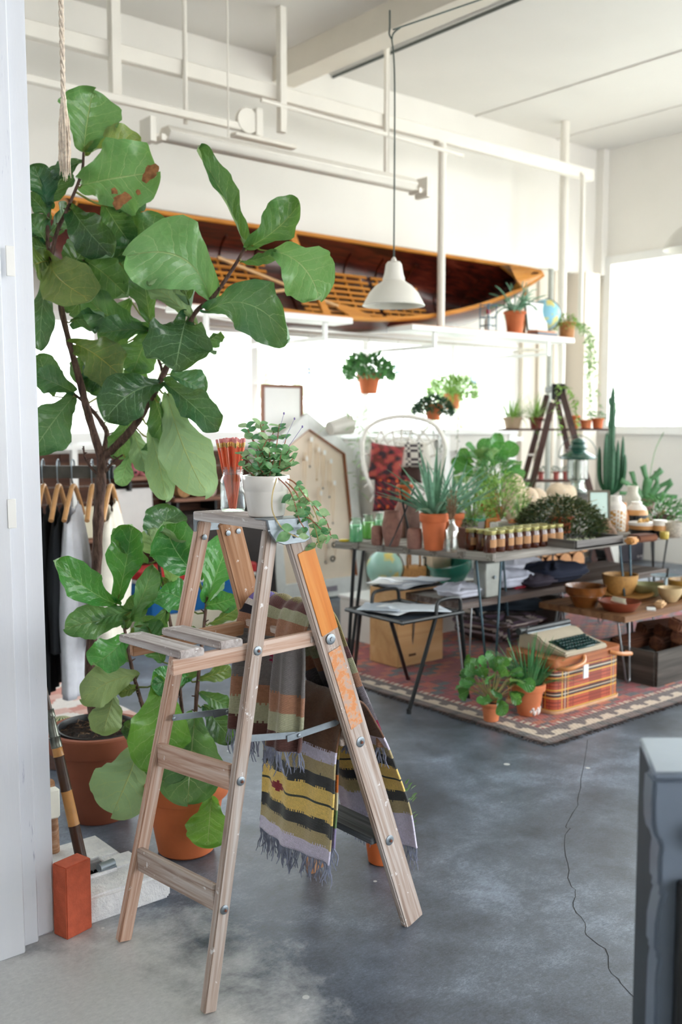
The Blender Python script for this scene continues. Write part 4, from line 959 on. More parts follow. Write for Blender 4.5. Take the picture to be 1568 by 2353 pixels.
obj('hull',MB().grid(hullf(0),60,22),M_hull,cano,ang=180)
obj('hull_lining',MB().grid(hullf(.012,.992),60,22),M_cedar,cano,ang=180)
for sg in (1,-1):
    n=50; mb=MB(); vs=[]
    for i in range(n+1):
        t=-.995+1.99*i/n; h=hb(t)*sg; q=sheer(t)
        for a,b in ((-.010,-.014),(.022,-.014),(.022,.010),(-.010,.010)): vs.append(CP(t,h+sg*a,q+b))
    mb.add(vs,[(4*i+k,4*i+(k+1)%4,4*i+4+(k+1)%4,4*i+4+k) for i in range(n) for k in range(4)]+[(0,1,2,3),(4*n,4*n+1,4*n+2,4*n+3)])
    obj('gunwale',mb,M_ash,cano)
for t in (-.82,-.68,-.54,-.40,-.26,-.12,.0,.12,.26,.40,.54,.68,.82):
    mb=MB(); pts=[hullf(.016,.992)((t+1)/2,.04+.92*k/16) for k in range(17)]; mb.tube(pts,.011,6); obj('rib',mb,M_cedar,cano)
for sg in (1,-1):   # decks at the ends
    mb=MB(); vs=[]; n=10
    for i in range(n+1):
        t=sg*(.855+.14*i/n); e=(hb(t)-.002); cut=0
        for w_ in (-e,0,e): 
            tt=t if i>0 else sg*(.855 + (.0 if w_ else .045)-.02*(1 if w_ else 0)); vs.append(CP(tt,w_,sheer(tt)-.010))
    mb.add(vs,[(3*i+k,3*i+3+k,3*i+4+k,3*i+1+k) for i in range(n) for k in (0,1)]); obj('deck',mb,M_ash,cano,solid=.018)
for t in (-.42,-.02,.40):  # thwarts
    if t==.40: continue
    mb=MB(); vs=[]
    for k in range(9):
        w_=lerp(-hb(t),hb(t),k/8); e=.020+.022*abs(w_/hb(t))**1.5; vs+= [CP(t-e*2/CL,w_,.0),CP(t+e*2/CL,w_,.0),CP(t+e*2/CL,w_,.02),CP(t-e*2/CL,w_,.02)]
    mb.add(vs,[(4*i+k,4*i+4+k,4*i+4+(k+1)%4,4*i+(k+1)%4) for i in range(8) for k in range(4)]); obj('thwart',mb,M_ash,cano)
def grate(t0,t1,nw):
    for k in range(nw):
        w_=-.26+.52*k/(nw-1); lim=min(t1,(max(0.0,1-(abs(w_)+.10)/HB))**.42) if abs(t1)>.3 else t1
        lo=max(t0,-lim) if t0<0 else t0
        a=max(t0,-((max(0.0,1-(abs(w_)+.08)/HB))**.42)); b=min(t1,(max(0.0,1-(abs(w_)+.08)/HB))**.42)
        if b-a<.05: continue
        mb=MB(); q=.255-.035*(abs(w_)/.3)**2; vs=[]
        for tt in (a,b):
            for dw,dq in ((-.012,0),(.012,0),(.012,.012),(-.012,.012)): vs.append(CP(tt,w_+dw,q+dq))
        mb.add(vs,[(0,1,2,3),(4,7,6,5),(0,4,5,1),(1,5,6,2),(2,6,7,3),(3,7,4,0)]); obj('floor_slat',mb,M_ash,cano,smooth=False)
    for tt in [t0+.03+(t1-t0-.06)*i/4 for i in range(5)]:
        W_=min(.27,hb(tt)-.12)
        if W_>.05: obj('cross_batten',MB().tube([CP(tt,lerp(-W_,W_,k/6),.270-.035*(lerp(-W_,W_,k/6)/.3)**2) for k in range(7)],.012,5),M_ash,cano)
grate(-.78,-.44,10); grate(-.36,-.10,10); grate(.0,.34,10); grate(.36,.58,10)
# two paddles lying inside
def paddle(a,b,q,lab):
    A=CP(a[0],a[1],q);B=CP(b[0],b[1],q+.01); t=thing('canoe_paddle',lab,'paddle',A); obj('shaft',MB().tube([A,A.lerp(B,.72)],.014,10),plain('#d9ae7c',.4,.1),t)
    X=(B-A).normalized(); S=X.cross(E3).normalized(); C0=A.lerp(B,.7); L=(B-A).length*.3; vs=[]
    for i in range(9):
        k=i/8; w_=.014+.045*math.sin(PI*min(1,k*1.05))**.7; p=C0+X*L*k; vs+=[p-S*w_-E3*.004,p+S*w_-E3*.004,p+S*w_+E3*.006,p-S*w_+E3*.006]
    mb=MB().add(vs,[(4*i+j_,4*i+4+j_,4*i+4+(j_+1)%4,4*i+(j_+1)%4) for i in range(8) for j_ in range(4)]+[(0,1,2,3),(32,35,34,33)]); obj('blade',mb,M_ash,t)
paddle((-.30,.22),(.28,-.30),.17,'tan wooden paddle lying slanted inside the canoe with its blade to the right')
paddle((.02,.0),(-.34,-.20),.145,'shorter tan paddle crossing the long one inside the canoe')
# wall brackets carrying the canoe and the shelf boards
M_br=M_white
zs=Vp(1200,765,5.95).z; print('shelf z',zs)
def shelf(xa,xb,va,vb,z,name,label,thk=.05,vb2=None):
    a=Vp(xa,750,va).x; b=Vp(xb,790,va).x; t=thing(name,label,'shelf',((a+b)/2,va,z))
    obj('board',MB().bb((a,va,z-thk),(b,vb,z-.006)),M_white,t,bevel=.004)
    obj('board_top',MB().bb((a+.005,va+.01,z-.006),(b-.005,vb,z)),plain('#d9a58c',.6,.15,5),t,label='faded orange top of the board')
    for k in (.15,.85):
        u=lerp(a,b,k); obj('bracket',MB().bb((u-.015,va+.05,2.145),(u+.015,va+.08,z-thk)).bb((u-.015,va+.05,2.115),(u+.015,WV,2.145)),M_white,t)
    return t,a,b
sA=shelf(420,812,5.86,6.09,Vp(800,728,5.86).z,'wall_shelf','long white shelf board in front of the left half of the canoe')
sB=shelf(948,1322,5.90,6.20,Vp(1200,765,5.90).z,'wall_shelf','white shelf board at the right end of the canoe carrying pots and a globe')
zB=Vp(1200,765,5.90).z
# ================================================================== things on the right shelf
def onB(x,wpx=0,back=0):
    p=Vp(x,760,6.0+back); return V3(p.x,p.y,zB)
c=onB(1183); s=mpx(c); t=thing('potted_spider_cactus','terracotta pot with lanky trailing cactus on the right shelf beside the picture frame','potted plant',c)
pot(t,c,26*s,17*s,50*s,M_terra,rimh=6*s,rimw=.01)
rr=random.Random(3); mb=MB()
for k in range(30):
    a=rr.uniform(0,6.28); p=c+V3(math.cos(a)*.03,math.sin(a)*.03,.19); d=V3(math.cos(a)*.5,math.sin(a)*.5,1.2); pts=[p]
    for i in range(6): d=(d+V3(rr.uniform(-.5,.5),rr.uniform(-.5,.5),-.35 if k%2 else -.1)).normalized(); p=p+d*.05; pts.append(p)
    mb.tube(pts,[.009,.008,.008,.007,.006,.006,.003],5)
obj('foliage',mb,P_blue,t,kind='stuff')
c=onB(1122); t=thing('wine_rack','small blue-grey metal rack on the right shelf holding a bottle','rack',c); mb=MB()
for du in (-.05,.05):
    for dv in (-.05,.05): mb.tube([c+V3(du,dv,0),c+V3(du,dv,.24)],.005,6)
for z in (.05,.12,.23):
    mb.tube([c+V3(-.05,-.05,z),c+V3(.05,-.05,z),c+V3(.05,.05,z),c+V3(-.05,.05,z)],.004,5,closed=True)
obj('wire_frame',mb,plain('#4e6a7c',.4,metal=.5),t)
t=thing('bottle','red-capped clear bottle standing in the small metal rack','bottle',c); obj('bottle_body',MB().lathe([(.0,.01),(.032,.01),(.034,.02),(.034,.10),(.014,.135),(.013,.15)],c,18),plain('#dfe3e0',.1,.03,spec=.9),t); obj('cap',MB().lathe([(.016,.15),(.017,.19),(0,.19)],c,14),plain('#b3122a',.3),t)
c=onB(1232,0,.05); t=thing('picture_frame','white picture in a thin dark frame leaning on the right shelf behind the pot','picture',c)
rt=Matrix.Rotation(R(-8),3,'X'); obj('frame',MB().box(c+V3(0,0,.18),(.30,.014,.28),rt),plain('#4a5550',.5),t,bevel=.002); obj('print',MB().box(c+V3(0,-.009,.18),(.275,.004,.255),rt),plain('#f2f3ee',.6,.01),t)
t=thing('book','orange-brown book lying on the right shelf under the frame','book',onB(1245,0,-.03)); c=onB(1245,0,-.03); obj('cover',MB().box(c+V3(0,0,.032),(.26,.13,.016)),plain('#d1936f',.7),t,bevel=.002)
t=thing('book','grey book at the bottom of the small pile on the right shelf','book',c); obj('cover',MB().box(c+V3(.01,0,.012),(.28,.14,.022)),plain('#7d8794',.7),t,bevel=.002)
# globe maker
def globe(name,label,c,r,stand=True,tilt=23):
    t=thing(name,label,'globe',V3(c.x,c.y,c.z)); cc=c+V3(0,0,r+(.10*r/.1 if stand else 0)*.5)
    n1,n2=40,24; o=obj('sphere',MB().ball(cc,r,(1,1,1),n1,n2),M_globe,t,ang=180)
    def col(p):
        q=(p-cc)/r; k=noise.noise((q.x*1.6+3,q.y*1.6,q.z*1.6))+.5*noise.noise((q.x*4,q.y*4+7,q.z*4))
        if k>.22: return lin('#e3d27a') if k>.40 else lin('#cfd6a0')
        if k>.16: return lin('#a9c9a6')
        return lin('#a3cfc0') if 'pale' in label else lin('#8cc9e0')
    paint(o,col)
    if stand:
        mb=MB().tube([cc+V3(math.sin(a)*(r+.008)*_R.x,math.sin(a)*(r+.008)*_R.y,math.cos(a)*(r+.008)) for a in [PI*i/16 for i in range(17)]],.005,6).lathe([(r*.55,0),(r*.55,.012),(r*.1,.03),(.01,.06)],c,20)
        obj('stand',mb,plain('#6a6a60',.4,metal=.6),t)
    return t
M_globe=colattr('globe_print',.35,nscale=30,namt=.05)
c=onB(1252,0,.12); globe('globe','sky blue globe on the right shelf behind the leaning picture frame',c,.145)
c=onB(1205,0,.16); t=thing('wooden_figure','slim orange wooden stand rising behind the pot on the right shelf','ornament',c)
obj('post',MB().tube([c+V3(0,0,.0),c+V3(.02,0,.36),c+V3(-.03,0,.60)],[.012,.014,.008],8),plain('#d98e4f',.5),t); obj('foot',MB().lathe([(.06,0),(.06,.012),(.02,.03),(.012,.06)],c,16),plain('#d98e4f',.5),t)
c=onB(1303); s=mpx(c); t=thing('potted_plant','brown clay pot of green-gold foliage at the far right end of the shelf','potted plant',c)
pot(t,c,21*s,16*s,36*s,plain('#b07a4a',.7,.3,20),rimh=6*s,rimw=.01); bushy(t,c+V3(0,0,.15),.13,.10,240,.035,.014,P_lime,5,droop=.08)
trailing(t,[(c+V3(.10+.02*k,-.08+.03*k,.14),V3(.5,-.2,.3)) for k in range(7)],[.35,.9,.6,1.05,.8,.5,.95],P_pale,.055,.034,9,dens=.012)
# ================================================================== hanging pots, window ornaments
gp='terracotta pots hung in the strip window'
def hung(x,y0,y1,wpx,v,label,fn,mat=None):
    p=Vp(x,y1,v); s=mpx(p); h=(y1-y0)*s; r=wpx/2*s; t=thing('hanging_planter',label,'hanging plant',p,gp); pot(t,p,r,r*.66,h,mat or M_terra,rimh=h*.2,rimw=.008)
    mb=MB(); top=V3(p.x,v,2.235)
    for a in (0,2.09,4.19): mb.tube([p+V3(r*math.cos(a),r*math.sin(a),h),V3(p.x,v,p.z+h+.18)],.0018,4)
    mb.tube([V3(p.x,v,p.z+h+.18),top],.0018,4); obj('hanger_wire',mb,plain('#7d7f78',.5,bmp=0),t); fn(t,p+V3(0,0,h*.95),r); return t
def f1(t,c,r): bushy(t,c,.21,.17,620,.065,.034,P_green,2,up=.6); trailing(t,[(c+V3(.10,-.1,.05),V3(.6,-.4,.1)),(c+V3(.14,-.02,.05),V3(.8,0,.1))],[.40,.28],P_green,.045,.025,3)
hung(848,860,905,56,6.55,'terracotta pot of leafy green fern hanging highest in the strip window',f1)
def f2(t,c,r):
    bushy(t,c,.17,.10,650,.048,.022,P_dark,3,droop=.07); trailing(t,[(c+V3(math.cos(a)*.1,math.sin(a)*.1,.03),V3(math.cos(a),math.sin(a),.3)) for a in [k*.55 for k in range(11)]],[.2,.35,.25,.4,.55,.2,.3,.4,.5,.62,.3],P_dark,.026,.010,4,dens=.007)
hung(996,930,966,44,6.1,'terracotta pot with dark string-like trailing stems hanging above the white woven chair',f2)
def f3(t,c,r): grassy(t,c,160,.36,.010,P_lime,.06,3.4,6); bushy(t,c,.24,.20,520,.07,.020,P_lime,7,up=.2)
hung(1040,905,940,42,6.75,'terracotta pot with airy lime green fern hanging furthest right in the window',f3,M_terra_l)
M_blue=plain('#3c6fc0',.4,.1); M_yel=plain('#d8c14a',.5,.1)
for x,y,s_,lab in ((710,852,13,'small blue and yellow bow-tie shaped ornament hanging in the window'),(915,845,22,'blue and white round suncatcher hanging beside the first planter'),(1090,868,22,'blue ringed oval suncatcher hanging right in the window')):
    p=Vp(x,y,6.62); s=mpx(p)*s_; t=thing('suncatcher',lab,'ornament',p)
    if x==710: 
        obj('panel',MB().prism([(-.5,.5),(.5,.5),(0,0)],-.004,.004,lambda a,b,h:(p.x+a*s,p.y+h,p.z+b*s)).prism([(-.5,-.6),(0,0),(.5,-.6)],-.004,.004,lambda a,b,h:(p.x+a*s,p.y+h,p.z+b*s)),M_blue,t); obj('bead',MB().ball(p,s*.18),M_yel,t)
    else:
        obj('ring',MB().tube([p+V3(.42*s*math.cos(a),0,.55*s*math.sin(a)) for a in [k*PI/10 for k in range(20)]],.07*s,6,closed=True),M_blue,t)
        obj('pane',MB().lathe([(0,0),(.40*s,0),(.40*s,.004),(0,.004)],p,20,Matrix.Rotation(PI/2,3,'X'),1,1.3),glass('pale_blue_glass_%d'%x,(.75,.85,.97),.1),t)
    obj('hanger_wire',MB().tube([p+V3(0,0,.5*s),V3(p.x,p.y,2.235)],.0015,4),plain('#7d7f78',.5,bmp=0),t)
o=obj('curtain_rod',MB().tube([(4.0,6.60,2.236),(8.3,6.60,2.236)],.008,8).bb((4.0,6.6,2.23),(4.02,WV,2.25)).bb((8.2,6.6,2.23),(8.22,WV,2.25)),plain('#c9c2b4',.5),origin=(6,6.6,2.236)); tag(o,'thin pale rod along the top of the strip window carrying hooks','rod')
# ================================================================== pendant lamps and rope
M_shade=plain('#ebe7dd',.35,.02,5,0,name='cream_enamel')
def lamp(x,ybot,wpx,d,label,cordpts=None,ceil=True):
    p=Dp(x,ybot,d); s=mpx(p); r=wpx/2*s; h=r*1.55
    t=thing('pendant_lamp',label,'lamp',p)
    pr=[(r,0),(r*1.0,.004),(r*.93,r*.16),(r*.80,r*.40),(r*.60,r*.62),(r*.42,r*.74),(r*.36,r*.79),(r*.36,r*.86),(r*.31,r*1.02),(r*.26,r*1.32),(r*.20,r*1.40),(0.0001,r*1.40)]
    inn=[(a*.97,b-.004 if b>.01 else 0) for a,b in pr[:6]]
    obj('shade',MB().lathe(pr,p,48,caps=False),M_shade,t,ang=60); obj('shade_lining',MB().lathe([(q[0],q[1]) for q in inn]+[(.02,r*.76)],p,48,caps=False),plain('#f6f1e2',.5,.01),t,ang=60)
    obj('rim',MB().tube([p+V3(r*math.cos(a),r*math.sin(a),0) for a in [k*PI/24 for k in range(48)]],.004,6,closed=True),M_shade,t)
    obj('knob',MB().lathe([(r*.08,r*1.38),(r*.10,r*1.44),(r*.06,r*1.52),(.003,r*1.56)],p,14),M_shade,t)
    obj('bulb',MB().ball(p+V3(0,0,r*.42),r*.22,(1,1,1.2)),plain('#fbf6e6',.3,.0,bmp=0),t)
    return t,p,r
M_cord=plain('#3d4a45',.6,.05,bmp=0)
t,p,r=lamp(905,702,141,5.6,'cream enamel pendant lamp hanging by a long cord in front of the canoe')
hk=Dp(899,72,1); rr_=hk-_C; hz=CZ-.21; k=(hz-EYE)/rr_.z; hookp=_C+rr_*(k)
top=V3(BU+.0,p.y,CZ-.2)
q=Dp(901,90,5.6)
obj('cord',MB().tube(cr_pts([p+V3(0,0,r*1.5),p+V3(.0,0,1.2),V3(q.x,q.y,q.z)],6),.0045,6),M_cord,t)
hk2=V3(q.x,q.y,q.z); a1=Dp(896,66,5.62); a2=Dp(905,74,5.58)
obj('cord_hook',MB().tube(cr_pts([hk2,Dp(895,78,5.6),Dp(896,64,5.62),V3(a1.x,a1.y,a1.z+.10)],4),.005,6).tube(cr_pts([hk2,Dp(905,76,5.6),Dp(920,64,5.55),Dp(942,55,5.5),V3(BU+.10,Dp(1000,20,5.3).y,CZ-.205)],4),.0045,6),M_cord,t)
print('lamp hook',hk2,'beam u',BU)
t,p,r=lamp(1597,572,140,6.8,'second cream pendant lamp cut off by the right edge of the picture'); obj('cord',MB().tube([p+V3(0,0,r*1.5),V3(p.x,p.y,CZ)],.0045,6),M_cord,t)
# rope with frayed end
p0=Dp(150,330,3.3); t=thing('rope','frayed pale hemp rope hanging from the ceiling beside the door jamb','rope',p0); mb=MB()
top=V3(Dp(140,0,3.3).x,Dp(140,0,3.3).y,CZ); bot=Dp(146,235,3.3); M_rope=plain('#ecd9c8',.95,.25,80,.3,name='hemp')
for ph in (0,2.1,4.2):
    pts=[top.lerp(bot,i/140)+V3(math.cos(ph+i*.9),math.sin(ph+i*.9),0)*.0048 for i in range(141)]; mb.tube(pts,.0048,6)
obj('twisted_strands',mb,M_rope,t)
mb=MB(); rr=random.Random(9); e=Dp(150,415,3.3); e0=Dp(146,228,3.3)
for k in range(90):
    a=rr.uniform(0,6.28); q=rr.uniform(.002,.013); L_=rr.uniform(.75,1.0); pts=[e0.lerp(e,L_*i/6)+V3(math.cos(a),math.sin(a),0)*(.006+q*math.sin(i/6*2.2)+.003*math.sin(i*2+k)) for i in range(7)]; mb.tube(pts,[.0018]*6+[.0008],4)
obj('frayed_end',mb,M_rope,t,kind='stuff')
# ================================================================== kilim rug on the floor
rc=Zp(1262,1714); RU=rc.x; RV=rc.y; RW=3.4; RH=2.55; print('rug',rc, Zp(850,1572))
M_rug=colattr('kilim_rug_wool',.95,260,namt=.2,nscale=120,sheen=.2)
def rugcol(p):
    a=p.x-RU; b=p.y-RV; e=min(a,b); l=a if b<a else b   # e distance from nearest edge
    j=.012*noise.noise((p.x*14,p.y*14,0))
    if e<.055: return lin('#5d4a45') if int((l+j)/.05)%3 else lin('#3e3532')
    if e<.16:
        tz=abs(((l/.13)%1)-.5)*2; q=(e-.055)/.105
        if q<.15: return lin('#c9b49e')
        return lin('#cdb9a3') if q<1-tz*.95 and q<.62 else lin('#5a4744')
    if e<.19: return lin('#c7b29c') if (int(l/.02)%2) else lin('#8e3230')
    k1=int((a+b*.0)/.090); k2=int(b/.055); m=(abs((k1%10)-5)+abs((k2%10)-5)); h=noise.noise((k1*1.7,k2*2.3,5))
    c=['#8f2f2c','#6b2a30','#a8432c','#74423c','#b0552e','#5b4544','#993338','#7a2d34','#4d4a50','#a34a34','#8a2f33'][(m+int((k1//10)+(k2//10))*3)%11]
    c=lin(c); f=1+.22*h+.1*noise.noise((p.x*60,p.y*60,1)); return (c[0]*f,c[1]*f,c[2]*f)
nx,ny=230,170
rug=obj('kilim_rug',MB().grid(lambda u,v:V3(RU+u*RW,RV+v*RH,.006+.003*noise.noise((u*9,v*9,2))+.0015*math.sin(u*900)),nx,ny),M_rug,origin=(RU+RW/2,RV+RH/2,.002),solid=.006,ang=180)
paint(rug,rugcol); set_uv(rug,lambda vi:((vi//(ny+1))/nx*RW,(vi%(ny+1))/ny*RH)); tag(rug,'large red rust and charcoal kilim rug with a cream zigzag border under the display tables','rug')
mb=MB(); rr=random.Random(1)
for k in range(420):
    l=rr.uniform(0,RW); mb.tube([V3(RU+l,RV,.006),V3(RU+l+rr.uniform(-.008,.008),RV-.012,.006),V3(RU+l+rr.uniform(-.012,.012),RV-rr.uniform(.018,.03),.003)],.0014,4,False)
for k in range(420):
    l=rr.uniform(0,RH); mb.tube([V3(RU,RV+l,.006),V3(RU-.012,RV+l+rr.uniform(-.008,.008),.006),V3(RU-rr.uniform(.02,.034),RV+l+rr.uniform(-.01,.01),.003)],.0014,4,False)
obj('fringe',mb,plain('#4c4240',.95,bmp=0),rug,kind='stuff')
# pale pink rug far left with cactus
p=Zp(100,1640); q=Zp(330,1560)
r2=obj('floor_rug',MB().grid(lambda u,v:V3(1.55+u*.85,4.45+v*1.1,.005+.003*noise.noise((u*8,v*8,9))),90,60),colattr('faded_rug_wool',.95,200,namt=.15),origin=(2.0,5,0),solid=.006,ang=180); tag(r2,'faded pink and white rug on the floor behind the big fig pot','rug')
paint(r2,lambda p:(lin('#e9e0da') if noise.noise((p.x*6,p.y*6,0))>-.02 else lin('#cf9488')) if (int(p.x/.09)+int(p.y/.09))%4 else lin('#dcb5ab'))
# ================================================================== hairpin legs
M_steel=plain('#8c9094',.35,.15,20,.05,metal=.85,name='raw_steel'); M_black=plain('#14181b',.4,.1,20,.03,name='black_enamel'); M_pipe=plain('#3f5560',.4,.12,20,.03,metal=.5,name='blued_steel')
def hairpin(t,top,h,dirs,splay,mat,r=.006,wtop=.10):
    """two-rod pin: both rods leave the plate apart and meet in a rounded toe"""
    top=Vector(top); d=Vector(dirs).normalized(); s=V3(-d.y,d.x,0); toe=top+d*splay-V3(0,0,h)
    a=top+s*wtop/2; b=top-s*wtop/2
    pts=[a,a.lerp(toe+s*.016,.94)]+[toe+s*.016*math.cos(x)+V3(0,0,.016*(1-math.sin(x))+r) for x in [PI*i/8 for i in range(9)]]+[b.lerp(toe-s*.016,.94),b]
    obj('hairpin_leg',MB().tube(pts,r,8),mat,t)
    obj('leg_plate',MB().box(top+V3(0,0,-.002),(wtop+.02,.05,.004),Matrix.Rotation(math.atan2(s.y,s.x),3,'Z')),mat,t)
# ================================================================== big display table
TZ=.80; P0=Zp(1140,1272,TZ); P1=Zp(772,1242,TZ); print('table',P0,P1)
TU=P0.x; TV=P0.y; TW=P1.y-P0.y; TL=3.1
M_ttop=wood('rough_table_boards',['#5e5a55','#8a857e','#b0aaa2','#cbc6bd'],1.0,.8,30,.3)
tab=thing('display_table','long grey rough plank display table on thin black and steel legs crowded with potted plants','table',(TU+TL/2,TV+TW/2,0))
nb=6
for k in range(nb):
    w_=TW/nb; v=TV+w_*(k+.5); board('table_plank',(TU+(P1.x-P0.x)*(k+.5)/nb,v,TZ-.019),(TU+TL,v,TZ-.019),w_-.001,.038,(0,1,0),M_ttop,tab,bevel=.0006)
obj('apron',MB().bb((TU+.03,TV+.03,TZ-.052),(TU+TL-.03,TV+.05,TZ-.038)).bb((TU+.03,TV+TW-.05,TZ-.052),(TU+TL-.03,TV+TW-.03,TZ-.038)),M_ttop,tab)
board('end_batten',(TU-.004,TV,TZ-.022),(P1.x-.004,TV+TW,TZ-.022),.012,.046,(1,0,0),M_ttop,tab,bevel=.002)
for u,v,d,m,r in ((TU+.10,TV+.14,(-.3,-.6,0),M_pipe,.007),(P1.x+.10,TV+TW-.10,(-.3,.6,0),M_black,.011),(TU+1.35,TV+.12,(.1,-.6,0),M_pipe,.007),(TU+1.35,TV+TW-.12,(0,.6,0),M_black,.007),(TU+TL-.12,TV+.12,(.3,-.6,0),M_pipe,.007),(TU+TL-.12,TV+TW-.12,(.3,.6,0),M_black,.007),(TU+.62,TV+.5,(.2,-.2,0),M_pipe,.006)):
    hairpin(tab,(u,v,TZ-.04),TZ-.04-.008,d,.07,m,r,.15)
b2=thing('back_table','second plank table close behind the display table carrying the taller plants','table',(6.2,4.9,0))
for k in range(4): board('table_plank',(5.06,TV+TW+.03+.20*(k+.5),TZ-.015),(7.35,TV+TW+.03+.20*(k+.5),TZ-.015),.199,.03,(0,1,0),M_ttop,b2,bevel=.001)
for u,v,d in ((5.85,TV+TW+.12,(-.3,-.6,0)),(5.85,TV+TW+.72,(-.3,.6,0)),(7.2,TV+TW+.12,(.3,-.6,0)),(7.2,TV+TW+.72,(.3,.6,0))): hairpin(b2,(u,v,TZ-.03),TZ-.038,d,.06,M_black,.007,.13)
# ================================================================== lower bench with folded shirts
BZ=.47; b0=Zp(1062,1386,BZ); b1=Zp(1340,1352,BZ); print('bench',b0,b1)
t=thing('low_bench','low dark wood bench on hairpin legs behind the display table holding folded shirts','bench',(b0.x+.8,b0.y+.25,0))
M_bench=wood('bench_wood',['#3a2c26','#5b4a42','#8b817c'],1.0,.45,30,.1)
for k in range(3): board('bench_plank',(b0.x,b0.y+.09+.18*k,BZ-.02),(b0.x+2.1,b0.y+.09+.18*k,BZ-.02),.176,.04,(0,1,0),M_bench,t,bevel=.002)
for u,v,d in ((b0.x+.1,b0.y+.08,(-.3,-.6,0)),(b0.x+.1,b0.y+.45,(-.3,.6,0)),(b0.x+1.0,b0.y+.08,(.3,-.6,0)),(b0.x+2.0,b0.y+.08,(.3,-.6,0)),(b0.x+2.0,b0.y+.45,(.3,.6,0))): hairpin(t,(u,v,BZ-.04),BZ-.048,d,.05,M_steel,.005,.10)
def folded(label,x,y,z,wd,dp,h,hexc,seed,name='folded_shirt',cat='folded clothes',group=None,layers=3,kind=0):
    p=foot(x,y,z,dp*.3); rr=random.Random(seed); c=V3(p.x+wd/2*0,p.y+dp/2*0,z); o=None
    def f(u,v):
        a=2*PI*u; e=.0
        cx=math.copysign(abs(math.cos(a))**.45,math.cos(a)); sx=math.copysign(abs(math.sin(a))**.45,math.sin(a)); k=math.sin(PI*v)**.35 if 0<v<1 else 0
        hh=h*v; lay=.008*math.sin(v*PI*layers*2)
        return c+V3(cx*(wd/2*k+lay),sx*(dp/2*k+lay),hh*(1)+.012*noise.noise((cx*3+seed,sx*3,v*3))*(1 if v>.2 else 0)+ (.018*noise.noise((cx*k*4,sx*k*4,seed)) if v>.7 else 0))
    o=obj(name,MB().grid(f,40,20),plain(hexc,.9,.08,14,.4),origin=c,ang=70); return tag(o,label,cat,group)
gs='folded shirts along the low bench'
folded('white folded shirts at the left end of the low bench',1060,1375,BZ,.30,.22,.08,'#dcdfee',1,group=gs,layers=2)
folded('upper white shirt heaped beside the first on the low bench',1165,1352,BZ,.34,.26,.11,'#d4d9ea',2,group=gs,layers=2)
folded('dark patterned shirt with red on the low bench',1225,1350,BZ,.28,.22,.08,'#3a3340',3,group=gs)
folded('small red folded cloth at the front edge of the bench',1188,1352,BZ,.09,.08,.02,'#b02a40',8,group=gs,layers=1)
folded('navy folded shirts at the right of the low bench',1275,1340,BZ,.46,.28,.13,'#1c2338',4,group=gs)
folded('white shirt lying on top behind the dark ones',1190,1328,BZ+.02,.34,.22,.14,'#dfe2ef',5,group=gs,layers=2)
# dark denim cloth and folded striped rugs below bench
folded('stack of folded brown and lilac striped wool rugs under the display table',1150,1478,0.012,.62,.45,.26,'#4b3a36',6,name='folded_rug',cat='folded rug',layers=4)
folded('folded cream and plum rug on the floor lying on the brown rugs',1160,1440,.27,.5,.36,.05,'#9c8d8c',16,name='folded_rug',cat='folded rug',layers=2)
for o_ in [q for q in COL.objects if q.name.startswith('folded_rug')]:
    o_.data.materials[0]=bpy.data.materials.get('folded_rug_wool') or colattr('folded_rug_wool',.95,namt=.2,nscale=80)
    paint(o_,lambda p:[lin('#4b3a36'),lin('#8d7f86'),lin('#2f2422'),lin('#a99e98'),lin('#5d4a5c'),lin('#3b2f2b')][int((p.x*1.0+p.z*2.0+.02*noise.noise((p.x*6,p.y*6,p.z*6)))/.035)%6])
p=foot(1150,1440,.33,.1); o=obj('hanging_jacket',MB().grid(lambda u,v:V3(p.x+.05+.50*u+.05*math.sin(v*5),p.y+.22+.10*math.sin(u*5+v*2)+.10*v,.33+.10*(1-v)*0+(BZ-.36)*v+.0),16,12),plain('#16222e',.9,.2,12,.3),origin=p,solid=.02,ang=180); tag(o,'dark navy cloth hanging under the low bench','cloth')
# ================================================================== wooden box with papers
bx=Zp(915,1540); bL=Zp(848,1522); bR=Zp(1020,1518); hb_=Vp(915,1358,bx.y).z; print('box',bx,bL,bR,hb_)
M_ply=wood('birch_box_ply',['#b98a56','#cda06c','#dcb587'],.8,.5,10,.05)
t=thing('wooden_box','tall light plywood cube box standing on the rug with papers on top','box',(bx.x+.17,bx.y+.12,0)); w1_=bR.x-bx.x; w2_=bL.y-bx.y
print('box w',w1_,w2_); w2_=max(w2_,.26)
obj('body',MB().bb((bx.x,bx.y,.012),(bx.x+w1_,bx.y+w2_,hb_)),M_ply,t,bevel=.004)
obj('price_tag',MB().bb((bx.x-.004,bx.y+.12,.34),(bx.x,bx.y+.155,.40)),plain('#eceef4',.6,.02),t); obj('brand_mark',MB().bb((bx.x+.09,bx.y-.001,.07),(bx.x+.15,bx.y,.085)),plain('#5b3a22',.8),t)
gpz='papers spread on the plywood box'
rr=random.Random(11)
for i,(du,dv,a,hx,lab) in enumerate(((.16,.10,8,'#dfe6f0','pale blue printed sheet on the box near the left'),(.26,.18,-12,'#eef0f4','white sheet on the box overlapping the blue one'),(.36,.12,22,'#cfd9e6','grey-blue print hanging over the box front'),(.10,.2,30,'#f3f4f6','white sheet at the back left corner of the box'))):
    o=obj('paper_sheet',MB().grid(lambda u,v:V3((u-.5)*.28,(v-.5)*.21,.010*math.sin(u*3+i)),6,4),plain(hx,.4,.05,30,0),origin=(0,0,0),solid=.003,ang=180); o.location=(bx.x+du,bx.y+dv,hb_+.004+.006*i+.006); o.rotation_euler=(0,0,R(a)); tag(o,lab,'paper',gpz)
